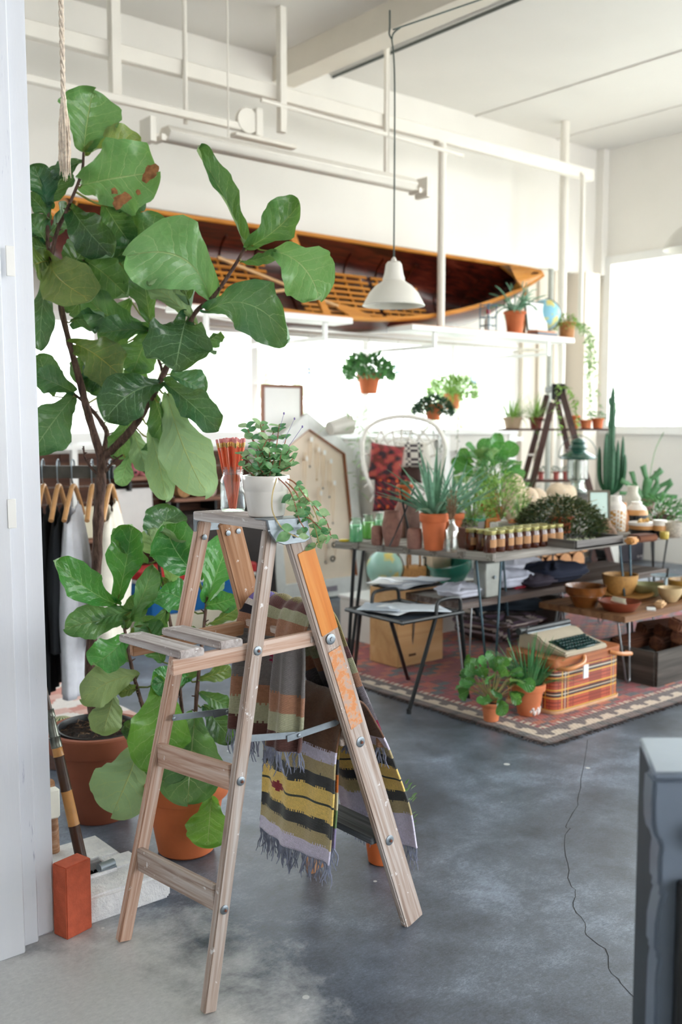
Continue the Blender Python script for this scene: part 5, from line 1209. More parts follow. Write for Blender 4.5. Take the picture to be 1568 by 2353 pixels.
o=obj('black_folder',MB().bb((bx.x-.0,bx.y-.02,hb_+.001),(bx.x+.36,bx.y+.24,hb_+.006)),plain('#15181a',.4),origin=(bx.x,bx.y,hb_)); tag(o,'black folder under the papers on the plywood box','folder')
# ================================================================== black metal tray stool
sA_=Zp(940,1640); sC=Zp(1075,1608); sB_=Zp(938,1565); ST=Zp(925,1432,.50); 
q0=Zp(798,1401,.5);q1=Zp(925,1432,.5);q2=Zp(1062,1407,.5);q3=Zp(920,1380,.5); print('stool',q0,q1,q2,q3)
st=thing('metal_side_table','black steel tray table with looped handles in front of the plywood box','side table',((q0+q2)/2).to_tuple()[:2]+(0,))
cx=(q0+q1+q2+q3)/4
q0,q1,q2,q3=[cx+(p-cx) for p in (q0,q1,q2,q3)]
rim=[p+(cx-p)*.0 for p in (q0,q1,q2,q3)]; pts=[]
for i in range(4):
    a=rim[i]; b=rim[(i+1)%4]; c_=rim[i-1]; pts+=[a.lerp(c_,.06),a.lerp(cx,.012),a.lerp(b,.06)]
obj('rim',MB().tube(cr_pts(pts+[pts[0]],3)[:-1],.011,8,closed=True),M_black,st)
obj('tray',MB().add([p+V3(0,0,-.004) for p in rim]+[p+V3(0,0,-.010) for p in rim],[(0,1,2,3),(7,6,5,4),(0,4,5,1),(1,5,6,2),(2,6,7,3),(3,7,4,0)]),plain('#2a3440',.3),st,smooth=False)
def leg(a,b,k0,k1,foot_):
    A=a.lerp(b,k0); obj('leg',MB().tube([A,Vector(foot_)+V3(0,0,.012)],.011,10),M_black,st); obj('leg_cap',MB().lathe([(.013,0),(.013,.025),(0,.026)],V3(foot_[0],foot_[1],.001),12),M_black,st)
leg(q1,q2,.55,0,sA_); leg(q1,q2,.98,0,sC); leg(q0,q1,.80,0,sB_); leg(q0,q1,.25,0,Zp(815,1545))
def loop(a,b,k0,k1,h):
    A=a.lerp(b,k0);B=a.lerp(b,k1); d=(B-A)
    obj('handle',MB().tube(cr_pts([A,A+V3(0,0,h*.8)+d*.05,A+V3(0,0,h)+d*.25,B+V3(0,0,h)-d*.25,B+V3(0,0,h*.8)-d*.05,B],4),.010,8),M_black,st)
loop(q1,q2,.55,.98,.085); loop(q0,q3,.45,.98,.075) 
for i,(k,a,hx,lab) in enumerate(((.45,10,'#e8edf2','large white printed sheet on the black tray table'),(.62,-25,'#d5dee8','second pale sheet on the black tray table'),(.30,40,'#aebac8','blue-grey print on the left of the black tray table'))):
    o=obj('paper_sheet',MB().grid(lambda u,v:V3((u-.5)*.30,(v-.5)*.22,.008*math.sin(u*3+i)),6,4),plain(hx,.35,.05,30,0),origin=(0,0,0),solid=.002,ang=180); pp=q0.lerp(q2,k); o.location=(pp.x,pp.y,.511+.005*i); o.rotation_euler=(0,0,R(a)); tag(o,lab,'paper','papers spread on the black tray table')
# ================================================================== plaid hamper, typewriter
h0=Zp(1292,1643); h1=Zp(1425,1603); hz=Vp(1300,1512,h0.y).z; HW=h1.x-h0.x; HD=.34; print('hamper',h0,h1,hz)
hm=thing('picnic_hamper','red plaid picnic hamper with wooden lid and handles on the kilim rug','hamper',(h0.x+HW/2,h0.y+HD/2,.01))
hcx=V3(h0.x+HW/2-.03,h0.y+HD/2,0); hw2=HW/2+.03; hd2=HD/2
def rsq(a,w_,d_,e=.22): 
    c_=math.cos(a); s_=math.sin(a); return (math.copysign(abs(c_)**e,c_)*w_,math.copysign(abs(s_)**e,s_)*d_)
def hamf(u,v): x,y=rsq(2*PI*u+.0,hw2,hd2); return hcx+V3(x,y,.012+v*(hz-.05))
hb_o=obj('body',MB().grid(hamf,460,110),colattr('plaid_print',.5,coat=.3,namt=.06),hm,ang=180)
def plaid(p):
    def bands(x):
        k=(x/.105)%1.0; 
        if .00<k<.06: return 'y'
        if .12<k<.19 or .27<k<.34: return 'k'
        if .20<k<.25: return 'w'
        if .42<k<.47: return 'y'
        if .62<k<.67 or .80<k<.85: return 'd'
        return None
    x=(p.x+p.y) if True else 0; a=bands(p.x-h0.x+p.y-h0.y); b=bands(p.z+.02); base=lin('#b8563c')
    cm={'y':lin('#d9b04c'),'k':lin('#1f2b25'),'w':lin('#cfc6b4'),'d':lin('#7e3428')}
    if a and b: return cm[a] if a in 'yw' else cm[b]
    if b: return cm[b]
    if a: return tuple(.65*q+.35*w_ for q,w_ in zip(cm[a],base))
    return base
paint(hb_o,plaid)
obj('base_trim',MB().grid(lambda u,v:hcx+V3(*(c_*1.0 for c_ in rsq(2*PI*u,hw2+.006,hd2+.006)),.004+v*.022),100,1),plain('#c79a74',.7),hm,solid=.006)
M_lid=wood('varnished_lid',['#8a4a2a','#b06a40','#c9885a'],1.0,.35,24,.05)
def lidf(u,v): x,y=rsq(2*PI*u,hw2+.010,hd2+.010); return hcx+V3(x,y,hz-.042+v*.042)
lid=MB().grid(lidf,100,3); lid.add([hcx+V3(*rsq(2*PI*i/60,hw2+.010,hd2+.010),hz) for i in range(60)],[tuple(range(60))])
obj('lid',lid,M_lid,hm,ang=30)
M_hand=plain('#cf8a54',.35,.1,name='handle_wood')
for (x0_,side) in ((-.10,1),(.45,1)):
    pass
hp=[h0+V3(-.06,-.01,hz-.03),h0+V3(-.01,-.045,hz-.035),h0+V3(.10,-.05,hz-.02),h0+V3(.22,-.03,hz+.0)]
obj('handle',MB().tube(cr_pts([V3(h0.x-.03,h0.y+.02,hz-.05),V3(h0.x-.01,h0.y-.045,hz-.045),V3(h0.x+.10,h0.y-.05,hz-.03),V3(h0.x+.16,h0.y-.012,hz-.01)],5),.011,8),M_hand,hm)
obj('handle',MB().tube(cr_pts([V3(h1.x-.12,h1.y-.012,hz-.02),V3(h1.x-.08,h1.y-.05,hz-.03),V3(h1.x+.02,h1.y-.05,hz-.045),V3(h1.x+.045,h1.y,hz-.05)],5),.011,8),M_hand,hm)
obj('price_tag',MB().bb((h0.x+.115,h0.y-.045,hz-.115),(h0.x+.155,h0.y-.040,hz-.045)).tube([(h0.x+.135,h0.y-.04,hz-.045),(h0.x+.14,h0.y-.03,hz-.02)],.001,4),plain('#e9edf2',.6,.02),hm,bevel=.0)
# typewriter
M_tw=plain('#b9ad98',.45,.05,12,.04,name='beige_enamel'); tw=thing('typewriter','beige portable typewriter with dark green keys on the plaid hamper','typewriter',(hcx.x,hcx.y,hz))
T0=V3(hcx.x-.02,hcx.y+.0,hz)
def twp(a,b,c): return T0+V3(a,b,c)
pr=[(-.17,.0),(-.17,.022),(-.02,.055),(.02,.085),(.14,.085),(.15,.0)]   # side profile (depth, height), front is -v
obj('case',MB().prism(pr,-.18,.18,lambda a,b,h:twp(h,a,b)),M_tw,tw,bevel=.008,seg=2)
kb=MB().prism([(-.150,.028),(-.03,.054),(-.03,.050),(-.150,.024)],-.145,.145,lambda a,b,h:twp(h,a,b+.004)); obj('key_well',kb,plain('#0c2a28',.3),tw)
M_key=plain('#0f3a36',.25,.1,30,0,name='green_key')
for r_ in range(4):
    for k in range(11):
        obj('key',MB().lathe([(.009,0),(.010,.005),(.008,.009),(0,.008)],twp(-.130+.024*k+.006*r_,-.135+.027*r_,.036+.0062*r_),8),M_key,tw) if True else None
obj('space_bar',MB().box(twp(0,-.158,.030),(.15,.012,.008)),M_key,tw,bevel=.002)
obj('carriage',MB().tube([twp(-.20,.10,.100),twp(.19,.10,.100)],.016,14),plain('#1b1d1f',.3),tw)
obj('carriage_rail',MB().bb(twp(-.19,.075,.085),twp(.18,.125,.092)),M_galv,tw); obj('platen_knob',MB().tube([twp(-.235,.10,.10),twp(-.205,.10,.10)],.019,14),plain('#2a2f30',.4),tw)
obj('return_lever',MB().tube(cr_pts([twp(-.20,.08,.10),twp(-.23,.05,.115),twp(-.235,.03,.14)],4),.004,6),M_galv,tw)
# ================================================================== bowl bench at right
CZ2=.40; c0=Zp(1437,1418,CZ2); c1_=Zp(1292,1398,CZ2); print('bowlbench',c0,c1_)
t=thing('low_table','low brown wooden coffee table on hairpin legs holding stoneware bowls','table',(c0.x+.9,c0.y+.3,0)); W2=.62
M_bt=wood('brown_table_wood',['#6d4a30','#8e6645','#a9805c'],1.0,.5,24,.1)
c0.y=c0.y; 
for k in range(4): board('table_plank',(c0.x,c0.y+W2/4*(k+.5),CZ2-.018),(c0.x+1.9,c0.y+W2/4*(k+.5),CZ2-.018),W2/4-.002,.036,(0,1,0),M_bt,t,bevel=.004)
hairpin(t,(c0.x+.06,c0.y+.05,CZ2-.036),CZ2-.044,(-.0,-.3,0),.04,M_steel,.006,.11); hairpin(t,(c0.x+.10,c0.y+W2-.08,CZ2-.036),CZ2-.044,(-.3,.3,0),.05,M_steel,.006,.11); hairpin(t,(c0.x+1.1,c0.y+.08,CZ2-.036),CZ2-.044,(.3,-.3,0),.05,M_black,.006,.11); hairpin(t,(c0.x+1.8,c0.y+W2-.08,CZ2-.036),CZ2-.044,(.3,.3,0),.05,M_steel,.006,.11)
# crate with logs
k0=Zp(1512,1580); o=thing('wooden_crate','weathered dark wooden crate on the rug filled with split logs at the right edge','crate',(k0.x+.2,k0.y+.15,0)); M_crate=wood('weathered_crate',['#2e2a27','#4d4742','#6d675f'],1.0,.8,24,.3)
kx0,ky0,kx1,ky1=k0.x-.02,k0.y,k0.x+.9,k0.y+.40; Hc=.20
for a,b,s_ in (((kx0,ky0,Hc/2+.006),(kx1,ky0,Hc/2+.006),(0,0,1)),((kx0,ky1,Hc/2+.006),(kx1,ky1,Hc/2+.006),(0,0,1)),((kx0,ky0+.01,Hc/2+.006),(kx0,ky1-.01,Hc/2+.006),(0,0,1)),((kx1,ky0+.01,Hc/2+.006),(kx1,ky1-.01,Hc/2+.006),(0,0,1))): board('crate_side',a,b,Hc,.018,s_,M_crate,o,bevel=.002)
board('crate_bottom',(kx0,(ky0+ky1)/2,.016),(kx1,(ky0+ky1)/2,.016),ky1-ky0-.02,.012,(0,1,0),M_crate,o)
rr=random.Random(6); M_log=wood('split_log',['#4a2a1c','#6d402a','#8f5c3e'],1.0,.9,16,.4)
for i in range(7):
    c=V3(rr.uniform(kx0+.15,kx1-.3),ky0+.08+.25*(i%3)/2,.16+.07*(i//3)); A=c+V3(-.17,rr.uniform(-.03,.03),rr.uniform(-.01,.02)); B=c+V3(.2,rr.uniform(-.05,.05),rr.uniform(-.01,.05)); n=6
    q=board('log',A,B,.085,.075,(0,1,.3),M_log,None,bevel=.012); tag(q,'brown split log in the wooden crate, '+['front bottom','middle bottom','back bottom','front second layer','middle second layer','back second layer','single top'][i]+' one','log','split logs in the crate')
# bowls on the low table
M_stone=plain('#b58a50',.5,.18,60,.1,name='speckled_stoneware'); M_glz=plain('#7a4a22',.18,.2,20,.02,coat=.4,name='brown_glaze'); M_red=plain('#84402a',.4,.1,name='red_clay'); M_cr=plain('#cdb58a',.3,.12,20,.02,name='cream_glaze')
def bowl(name,label,x,y,prof,mat,z=CZ2,lipmat=None):
    t,c,s=vessel(name,label,'bowl',x,y,z,prof,mat); return t,c,s
bowl('mixing_bowl','shiny brown ribbed stoneware mixing bowl nearest the table corner',1345,1398,[(22,0),(26,1),(38,26),(41,28),(41,31),(46,33),(48,48),(49,50),(46,50),(42,34),(24,6),(0,5)],M_glz)
t_,c,s=vessel('plate','wide tan stoneware plate under the large speckled bowl','plate',1438,1380,CZ2,[(30,0),(34,1),(62,11),(64,14),(60,12),(30,4),(0,4)],M_stone)
bowl('deep_bowl','large speckled tan stoneware bowl standing on a plate',1425,1368,[(24,0),(28,1),(38,22),(40,36),(41,46),(38,46),(36,34),(22,5),(0,5)],M_stone,z=CZ2+4*mpx(c))
t_,c,s=bowl('shallow_dish','shallow red clay dish with seed packets in it at the front of the low table',1424,1408,[(30,0),(34,1),(48,20),(49,23),(46,22),(30,4),(0,4)],M_red)
for i in range(5):
    o=obj('seed_packet',MB().box((0,0,0),(.11,.08,.003)),plain('#d8d2bc',.7,.04),origin=(0,0,0),bevel=.0008); o.location=(c.x-.025+.006*i,c.y-.01+.004*i,CZ2+.052+.005*i); o.rotation_euler=(R(10),R(12),R(25+3*i)); tag(o,'cream paper packet fanned out in the red clay dish','packet','cream packets in the shallow dish')
bowl('glazed_bowl','pale green glazed bowl behind the speckled bowl on the low table',1490,1372,[(20,0),(24,1),(36,18),(37,28),(34,27),(20,4),(0,4)],plain('#8d8e68',.25,.15,coat=.3))
bowl('drip_bowl','cream bowl with red clay foot and packets near the right edge',1540,1385,[(12,0),(15,2),(26,20),(28,34),(26,34),(22,20),(12,6),(0,6)],M_cr)
bowl('round_bowl','golden brown bowl cut off by the right edge behind the cream bowl',1572,1375,[(16,0),(20,1),(34,20),(36,42),(33,42),(30,22),(16,5),(0,5)],plain('#a07a3a',.3,.15,coat=.3))
o=obj('soap_block',MB().box((0,0,.018),(.10,.06,.036)),plain('#c79f72',.7),origin=(0,0,0),bevel=.012,seg=3); o.location=foot(1517,1396,CZ2,.02); o.rotation_euler=(0,0,R(20)); tag(o,'tan soap block lying on the low table before the cream bowl','soap')
o=obj('card',MB().box((0,0,.004),(.08,.05,.008)),plain('#e4e4e0',.6,.02),origin=(0,0,0)); o.location=foot(1497,1402,CZ2,.02); o.rotation_euler=(0,0,R(35)); tag(o,'small white card on the edge of the low table','card')
o=thing('glass_plate','blue-white glass saucer with a black handle standing at the back of the low table','dish',foot(1530,1345,CZ2,.02)); c=foot(1530,1345,CZ2,.02)
obj('saucer',MB().lathe([(.02,.05),(.09,.06),(.10,.066),(.09,.063),(0,.056)],c,30),plain('#bcd5df',.1,.05,spec=.9),o); obj('pedestal',MB().tube([c,c+V3(0,0,.055)],.012,10),plain('#bcd5df',.1,.05),o); obj('handle',MB().tube([c+V3(0,-.01,.056),c+V3(.01,-.01,.115)],.009,8),M_black,o)
# floor plants before the table
t,c,r,s=terra('potted_peperomia','small terracotta pot with round glossy peperomia leaves on the rug corner',1129,1660,.012,50,44,M_terra_l); bigleaves(t,c+V3(0,0,.01),30,.085,.075,leafmat('peperomia_leaf','#2d6b34','#4a9444','#72b85c','#8fc27a','#7fae6c',.2),7,stalk=.14,lo=-.15)
t,c,r,s=terra('potted_aloe','terracotta pot of spiky grass-like aloe beside the plaid hamper with white patches near its foot',1214,1647,.012,78,74,M_terra_l,rb=.62); grassy(t,c,150,.27,.013,plain('#4f8a55',.45,.3,30,0),.06,1.1,4); 
pc=V3(t.location.x,t.location.y,0); mb=MB()
for k in range(9):
    a=-2.2+.18*k; z=.03+.012*math.sin(k*2.1); rr_=lerp(r*.62,r*.9,z/(74*s)); d=V3(math.cos(a),math.sin(a),0); mb.ball(pc+d*(rr_-.0045)+V3(0,0,z+.012),.008+.002*(k%3),(1,1,1.3),8,6)
obj('white_patches',mb,plain('#ddd3cf',.9),t,kind='stuff')
# ================================================================== things on the big table
def T(x,y): return foot(x,y,TZ,0)
M_raku=plain('#8d6458',.85,.18,40,.25,name='raw_brown_clay'); M_raku2=plain('#6f564e',.85,.25,30,.25,name='dark_raw_clay')
def gjar(x,y,wp,hp,hexc,label,lid=False):
    p=Zp(x,y,TZ); s=mpx(p); r=wp/2*s; h=hp*s; c=foot(x,y,TZ,r); t=thing('glass_jar',label,'jar',c,'green candle jars on the left table end')
    obj('wax',MB().lathe([(0,.004),(r*.93,.004),(r*.96,.02),(r*.96,h*.70),(0,h*.70)],c,24),plain(hexc,.4,.06,10,.02),t)
    obj('glass',MB().lathe([(r*.9,0),(r,.008),(r,h*.78),(r*.80,h*.86),(r*.80,h*.97),(r*.86,h),(r*.76,h)],c,24),glass('jar_glass_'+hexc.strip('#'),(.80,.97,.85),.12),t); return t
gjar(819,1247,31,56,'#7cc596','rounded glass jar of mint green wax nearest the left table edge')
gjar(847,1240,29,56,'#86c858','glass jar of bright lime wax behind the mint green jar')
gjar(872,1233,22,52,'#8fd0a0','mint glass jar mostly hidden behind the brown clay cup')
o,c,s=vessel('jar_lid','flat yellow jar lid lying at the left end of the table','lid',791,1245,TZ,[(0,0),(11,0),(12,1),(12,4),(11,5),(0,5)],plain('#cdb21e',.4,.05))
vessel('clay_cup','small brown clay cup between green jars and tall vase','cup',867,1254,TZ,[(10,0),(13,3),(14,20),(13,40),(10,45),(8,43),(10,30),(9,4),(0,3)],M_raku)
vessel('clay_vase','tall barrel shaped brown clay vase at the left of the table','vase',901,1257,TZ,[(15,0),(17,4),(22,30),(23,50),(19,72),(18,80),(20,82),(17,82),(15,76),(18,50),(14,6),(0,4)],M_raku)
vessel('clay_vase','tall narrow brown clay bottle vase behind the barrel vase','vase',922,1236,TZ,[(14,0),(17,4),(19,40),(15,66),(9,78),(7,84),(5,84),(7,74),(0,4)],plain('#9a7468',.8,.1,30,.2))
vessel('clay_vase','brown and grey clay bottle with a white rim behind the wire stand','vase',948,1238,TZ,[(14,0),(17,4),(18,45),(14,70),(8,80),(8,88),(6,88),(6,76),(0,4)],M_raku2)
vessel('clay_cup','squat brown clay cup in front of the wire plant stand','cup',953,1263,TZ,[(14,0),(17,3),(18,30),(16,46),(13,48),(14,40),(14,6),(0,4)],M_raku)
# wire stand with small cactus pot
c=foot(930,1259,TZ,.03); s=mpx(c); t=thing('plant_stand','black crossed wire plant stand holding a small terracotta pot on the table','stand',c); mb=MB(); zt=138*s
for a in (0.4,2.5,4.6):
    d=V3(math.cos(a),math.sin(a),0); mb.tube([c+d*.085+V3(0,0,.004),c+d*.004+V3(0,0,zt*.55),c-d*.055+V3(0,0,zt)],.0045,6)
mb.tube([c+V3(.032*math.cos(k*PI/8),.032*math.sin(k*PI/8),zt*.78) for k in range(16)],.003,5,closed=True)
obj('wire_frame',mb,M_black,t)
cp=c+V3(0,0,zt*.80); t=thing('potted_cactus','little terracotta pot with a fuzzy cactus held in the black wire stand','potted cactus',cp); pot(t,cp,19*s,12*s,34*s,plain('#cf6638',.75,.1,name='terracotta_orange'),rimh=10*s,rimw=.006,n=24)
mb=MB()
for k in range(5):
    a=k*1.3; mb.ball(cp+V3(.014*math.cos(a)*(k>0),.014*math.sin(a)*(k>0),34*s+.004),.016,(1,1,1.1),10,7)
obj('cactus_body',mb,plain('#5a6a4c',.9,.5,220,.8),t,ang=180)
# big aloe
t,c,r,s=terra('potted_aloe','large orange terracotta pot of grey-green aloe near the front table corner',997,1266,TZ,66,86,plain('#cc6a3c',.75,.1,12,.12,name='terracotta_clean'),rb=.66,n=40); aloe(t,c,28,.42,.042,P_blue,.7,.95,3)
# hidden second aloe behind
t,c,r,s=terra('potted_aloe','second grey-green aloe in a terracotta pot just behind the largest pot',1040,1240,TZ,54,60); aloe(t,c,24,.40,.030,P_blue,.8,.8,8)
# clear bottle with dried stems
t,c,s=vessel('glass_bottle','clear glass bottle on the table corner holding dried brown stems','bottle',1038,1270,TZ,[(14,0),(17,3),(17,48),(14,58),(8,64),(8,74),(9,76),(6,76),(7,64),(15,48),(15,4),(0,4)],glass('clear_bottle_glass',(.93,.95,.93),.25),part='glass')
mb=MB(); rr=random.Random(8); tt=thing('dried_flowers','bunch of dry brown heather stems standing in the clear glass bottle','dried flowers',c)
for k in range(40):
    a=rr.uniform(0,6.28); q=rr.uniform(.01,.045); e=c+V3(math.cos(a)*q,math.sin(a)*q,(95+rr.uniform(0,50))*s); b=c+V3(math.cos(a)*.006,math.sin(a)*.006,.02); mb.tube([b,c+V3(math.cos(a)*.008,math.sin(a)*.008,70*s),e],[.0012,.0012,.001],4)
    for _ in range(8): f=rr.uniform(.45,1); pp=b.lerp(e,f) if f<0 else (c+V3(math.cos(a)*.008,math.sin(a)*.008,70*s)).lerp(e,(f-.3)/.7); mb.leaflet(pp,V3(rr.uniform(-1,1),rr.uniform(-1,1),1),V3(1,0,0),.016,.004)
obj('stems',mb,P_straw,tt,kind='stuff')
# square pot succulent
p=foot(1075,1262,TZ,.05); s=mpx(p); t=thing('potted_succulent','small dusty succulent in a grey-brown square pot behind the glass bottle','potted plant',p); obj('pot',MB().box(p+V3(0,0,24*s),(38*s*.8,38*s*.8,48*s),None,1.15),M_raku2,t,bevel=.004); bushy(t,p+V3(0,0,46*s),.035,.05,120,.02,.007,P_moss,3,stems=0)
# amber jars in two rows
M_amber=plain('#4a1d08',.12,.25,30,0,coat=.6,name='amber_glass'); M_lab=plain('#bb8c62',.8,.05,name='kraft_label'); M_gold=plain('#b5ad72',.3,.08,20,.02,metal=.8,name='gold_lid')
def amber():
    t=thing('candle_jar','x','jar',(0,0,0),'amber candle jars in rows along the table front'); r=.033; h=.085
    obj('glass',MB().lathe([(0,0),(r*.92,0),(r,.004),(r,.070),(r*.9,.078),(r*.9,.086)],(0,0,0),22),M_amber,t); obj('lid',MB().lathe([(r*.94,.084),(r*.96,.086),(r*.96,.100),(r*.9,.102),(0,.102)],(0,0,0),22),M_gold,t)
    mb=MB(); mb.grid(lambda u,v:V3((r+.0008)*math.cos(-2.5+1.5*u),(r+.0008)*math.sin(-2.5+1.5*u),.026+.036*v),8,1); obj('label',mb,M_lab,t); return t
am=amber(); x0=None; n=9; words=['leftmost','second','third','fourth','fifth','sixth','seventh','eighth','ninth']
xr=[1094,1120,1148,1183,1203,1222,1243,1262,1282]; yr=[1274,1277,1279,1277,1275,1273,1270,1267,1264]
for i in range(9):
    u=.04+.062*i*1.0; l=V3(TU+.045-.0+i*.068,TV+.040,TZ); l=V3(Zp(xr[i],yr[i],TZ).x,Zp(xr[i],yr[i],TZ).y+.030,TZ) if False else V3(TU-.022+.072*i+.03,TV+.050,TZ)
    lab='amber candle jar in the front row, %s from the table corner'%('nearest' if i==0 else words[i])
    if i==0: am.scale=(1.06,1.06,1.16); am.location=l; am['label']=lab; am.rotation_euler=(0,0,.1)
    else: dup(am,l,rnd.uniform(-.3,.3),lab)
for i in range(8):
    dup(am,V3(TU+.03+.072*(i),TV+.125,TZ),rnd.uniform(-.3,.3),'amber candle jar in the back row, %s from the table corner'%('nearest' if i==0 else words[i]))
dup(am,V3(TU+.02,TV+.195,TZ),0,'lone amber candle jar at the left end behind both rows of jars')
# wooden sign block
p=foot(1128,1236,TZ,.03); s=mpx(p); t=thing('wooden_block','orange wooden block with a printed white card on its front behind the amber jars','sign',p); rz=Matrix.Rotation(R(-15),3,'Z')
obj('block',MB().box(p+V3(0,0,22*s),(32*s,.03,44*s),rz),plain('#c87a3a',.6,.12,20),t,bevel=.001); obj('card',MB().box(p+rz@V3(.012,-.017,18*s),(22*s,.002,36*s),rz),plain('#e6e5dc',.7,.02),t); mb=MB()
for k in range(7): mb.box(p+rz@V3(.012,-.0185,(8+3.6*k)*s),(16*s,.0006,.8*s),rz)
obj('printed_lines',mb,plain('#77766e',.8,bmp=0),t,kind='stuff')
# planter bowls
t,c,s=vessel('planter_bowl','grey planter bowl with teal rim holding a feathery fern','potted plant',1083,1236,TZ,[(30,0),(34,4),(38,34),(38,44),(35,44),(33,38),(0,38)],plain('#a9a4a0',.6,.1)); obj('rim',MB().tube([c+V3(38*s*math.cos(k*PI/12),38*s*math.sin(k*PI/12),42*s) for k in range(24)],4*s,6,closed=True),plain('#4f9a80',.3),t)
bushy(t,c+V3(0,0,40*s),.13,.13,260,.05,.012,P_lime,9); aloe(t,c+V3(0,0,38*s),7,.30,.035,plain('#8aa878',.5,.2,30,0),.25,.25,4,name='blades')
t,c,s=vessel('planter_bowl','white ceramic bowl with bushy lime fern behind the sign block','potted plant',1165,1228,TZ,[(20,0),(24,3),(28,24),(28,26),(25,26),(24,20),(0,20)],plain('#dcd8d2',.4,.05)); bushy(t,c+V3(-.03,.02,.10),.16,.24,700,.045,.009,P_lime,10,lift=.05)
t,c,r,s=terra('potted_aloe','wide low terracotta pot with a small pale aloe behind the amber jars',1197,1226,TZ,56,30,rb=.75,rimk=.4); aloe(t,c,9,.22,.026,P_pale,.2,.85,6)
t,c,r,s=terra('potted_fern','tall feathery bright green fern in a terracotta pot in the middle of the table',1135,1205,TZ,44,40); bushy(t,c+V3(0,0,.10),.14,.22,800,.05,.008,P_green,12,lift=.05); grassy(t,c,60,.4,.008,P_lime,.05,1.2,13,name='fronds')
t,c,r,s=terra('potted_fig','young fiddle-leaf plant with wide bright leaves standing behind the fern',1120,1178,TZ,58,44); bigleaves(t,c+V3(0,0,.06),22,.20,.14,L_glos,17,stalk=.16,lo=.0); bigleaves(t,c+V3(-.10,.0,.22),4,.17,.12,L_glos,21,stalk=.05,lo=.6)
t,c,r,s=terra('potted_snake_plant','narrow upright dark snake plant in a brown pot beside the pale stones',1190,1178,TZ,36,26,M_raku2); grassy(t,c,26,.30,.014,P_dark,.05,.12,15)
# big dark shrub
t,c,r,s=terra('potted_shrub','wide dark olive shrub with tiny white flowers in a terracotta pot in the table middle',1290,1238,TZ,60,50,plain('#a4532f',.8,.1)); bushy(t,c+V3(.0,.0,.0),.27,.15,2600,.030,.014,P_moss,16,lift=-.0,stems=30,droop=.05); bushy(t,c+V3(0,0,0),.275,.165,130,.014,.010,plain('#d9cfc6',.7),18,lift=.0,stems=0,name='white_flowers'); bushy(t,c,.25,.14,900,.028,.012,P_dark,19,lift=-.0,stems=0,name='dark_leaves',droop=.08)
# stones behind
rr=random.Random(14); M_stn=plain('#cfb99f',.9,.16,14,.5,name='sandstone')
for i,(x,y,sx,sz,lab) in enumerate(((1180,1205,.24,.34,'upright pale sandstone slab behind the small aloe'),(1214,1202,.20,.24,'rounded pale stone leaning right of the upright slab'),(1236,1178,.20,.19,'beige stone block under the foot of the dark shelf ladder'),(1290,1165,.34,.20,'wide beige stone behind the dark shrub'))):
    p=foot(x,y,TZ,.06); o=obj('stone',MB().ball(p+V3(0,0,sz*.5),.5,(sx,sx*.55,sz),16,10),M_stn,origin=p,ang=50)
    for v in o.data.vertices: 
        q=v.co+Vector((0,0,0)); n_=noise.noise(q*9+Vector((i*3,0,0))); v.co+=v.co.normalized()*n_*.03
    zmin=min(v.co.z for v in o.data.vertices)
    for v in o.data.vertices: v.co.z-=zmin
    tag(o,lab,'stone')
# lantern on a stone
p=foot(1326,1160,TZ,.05); s=mpx(p); t=thing('riser_box','small dark wooden riser under the green lantern','box',p); obj('box_body',MB().box(p+V3(0,0,12*s),(70*s,60*s,24*s)),M_crate,t,bevel=.004); L0=p+V3(0,0,24*s)
M_lan=plain('#1f4d40',.25,.1,20,.02,coat=.5,name='green_enamel'); t=thing('camping_lantern','green enamel camping lantern with domed hood and glass chimney on the table','lantern',L0)
obj('base',MB().lathe([(0,0),(20*s,0),(22*s,3*s),(22*s,8*s),(16*s,12*s),(14*s,26*s),(17*s,28*s),(17*s,32*s),(0,32*s)],L0,28),plain('#b9c2bd',.25,.1,metal=.8),t)
obj('glass_chimney',MB().lathe([(18*s,32*s),(24*s,36*s),(24*s,78*s),(18*s,82*s)],L0,28),glass('lantern_glass',(.85,.92,.9),.2),t)
obj('burner',MB().lathe([(5*s,32*s),(7*s,40*s),(10*s,52*s),(8*s,68*s),(3*s,78*s)],L0,16),plain('#d8d0c8',.6),t)
mb=MB()
for k in range(4): a=.5+k*PI/2; mb.tube([L0+V3(22*s*math.cos(a),22*s*math.sin(a),32*s),L0+V3(22*s*math.cos(a),22*s*math.sin(a),84*s)],1.6*s,6)
obj('guard_wires',mb,plain('#2c3836',.4,metal=.6),t)
obj('hood',MB().lathe([(40*s,80*s),(42*s,82*s),(41*s,86*s),(28*s,93*s),(19*s,97*s),(17*s,100*s),(20*s,106*s),(18*s,112*s),(15*s,114*s),(17*s,118*s),(13*s,124*s),(5*s,129*s),(0,130*s)],L0,36),M_lan,t)
obj('hanging_bail',MB().tube([L0+V3(_R.x*math.cos(a)*44*s,_R.y*math.cos(a)*44*s,(84+50*math.sin(a))*s) for a in [PI*k/14 for k in range(15)]],1.0*s,5),plain('#5b6a66',.4,metal=.7),t)
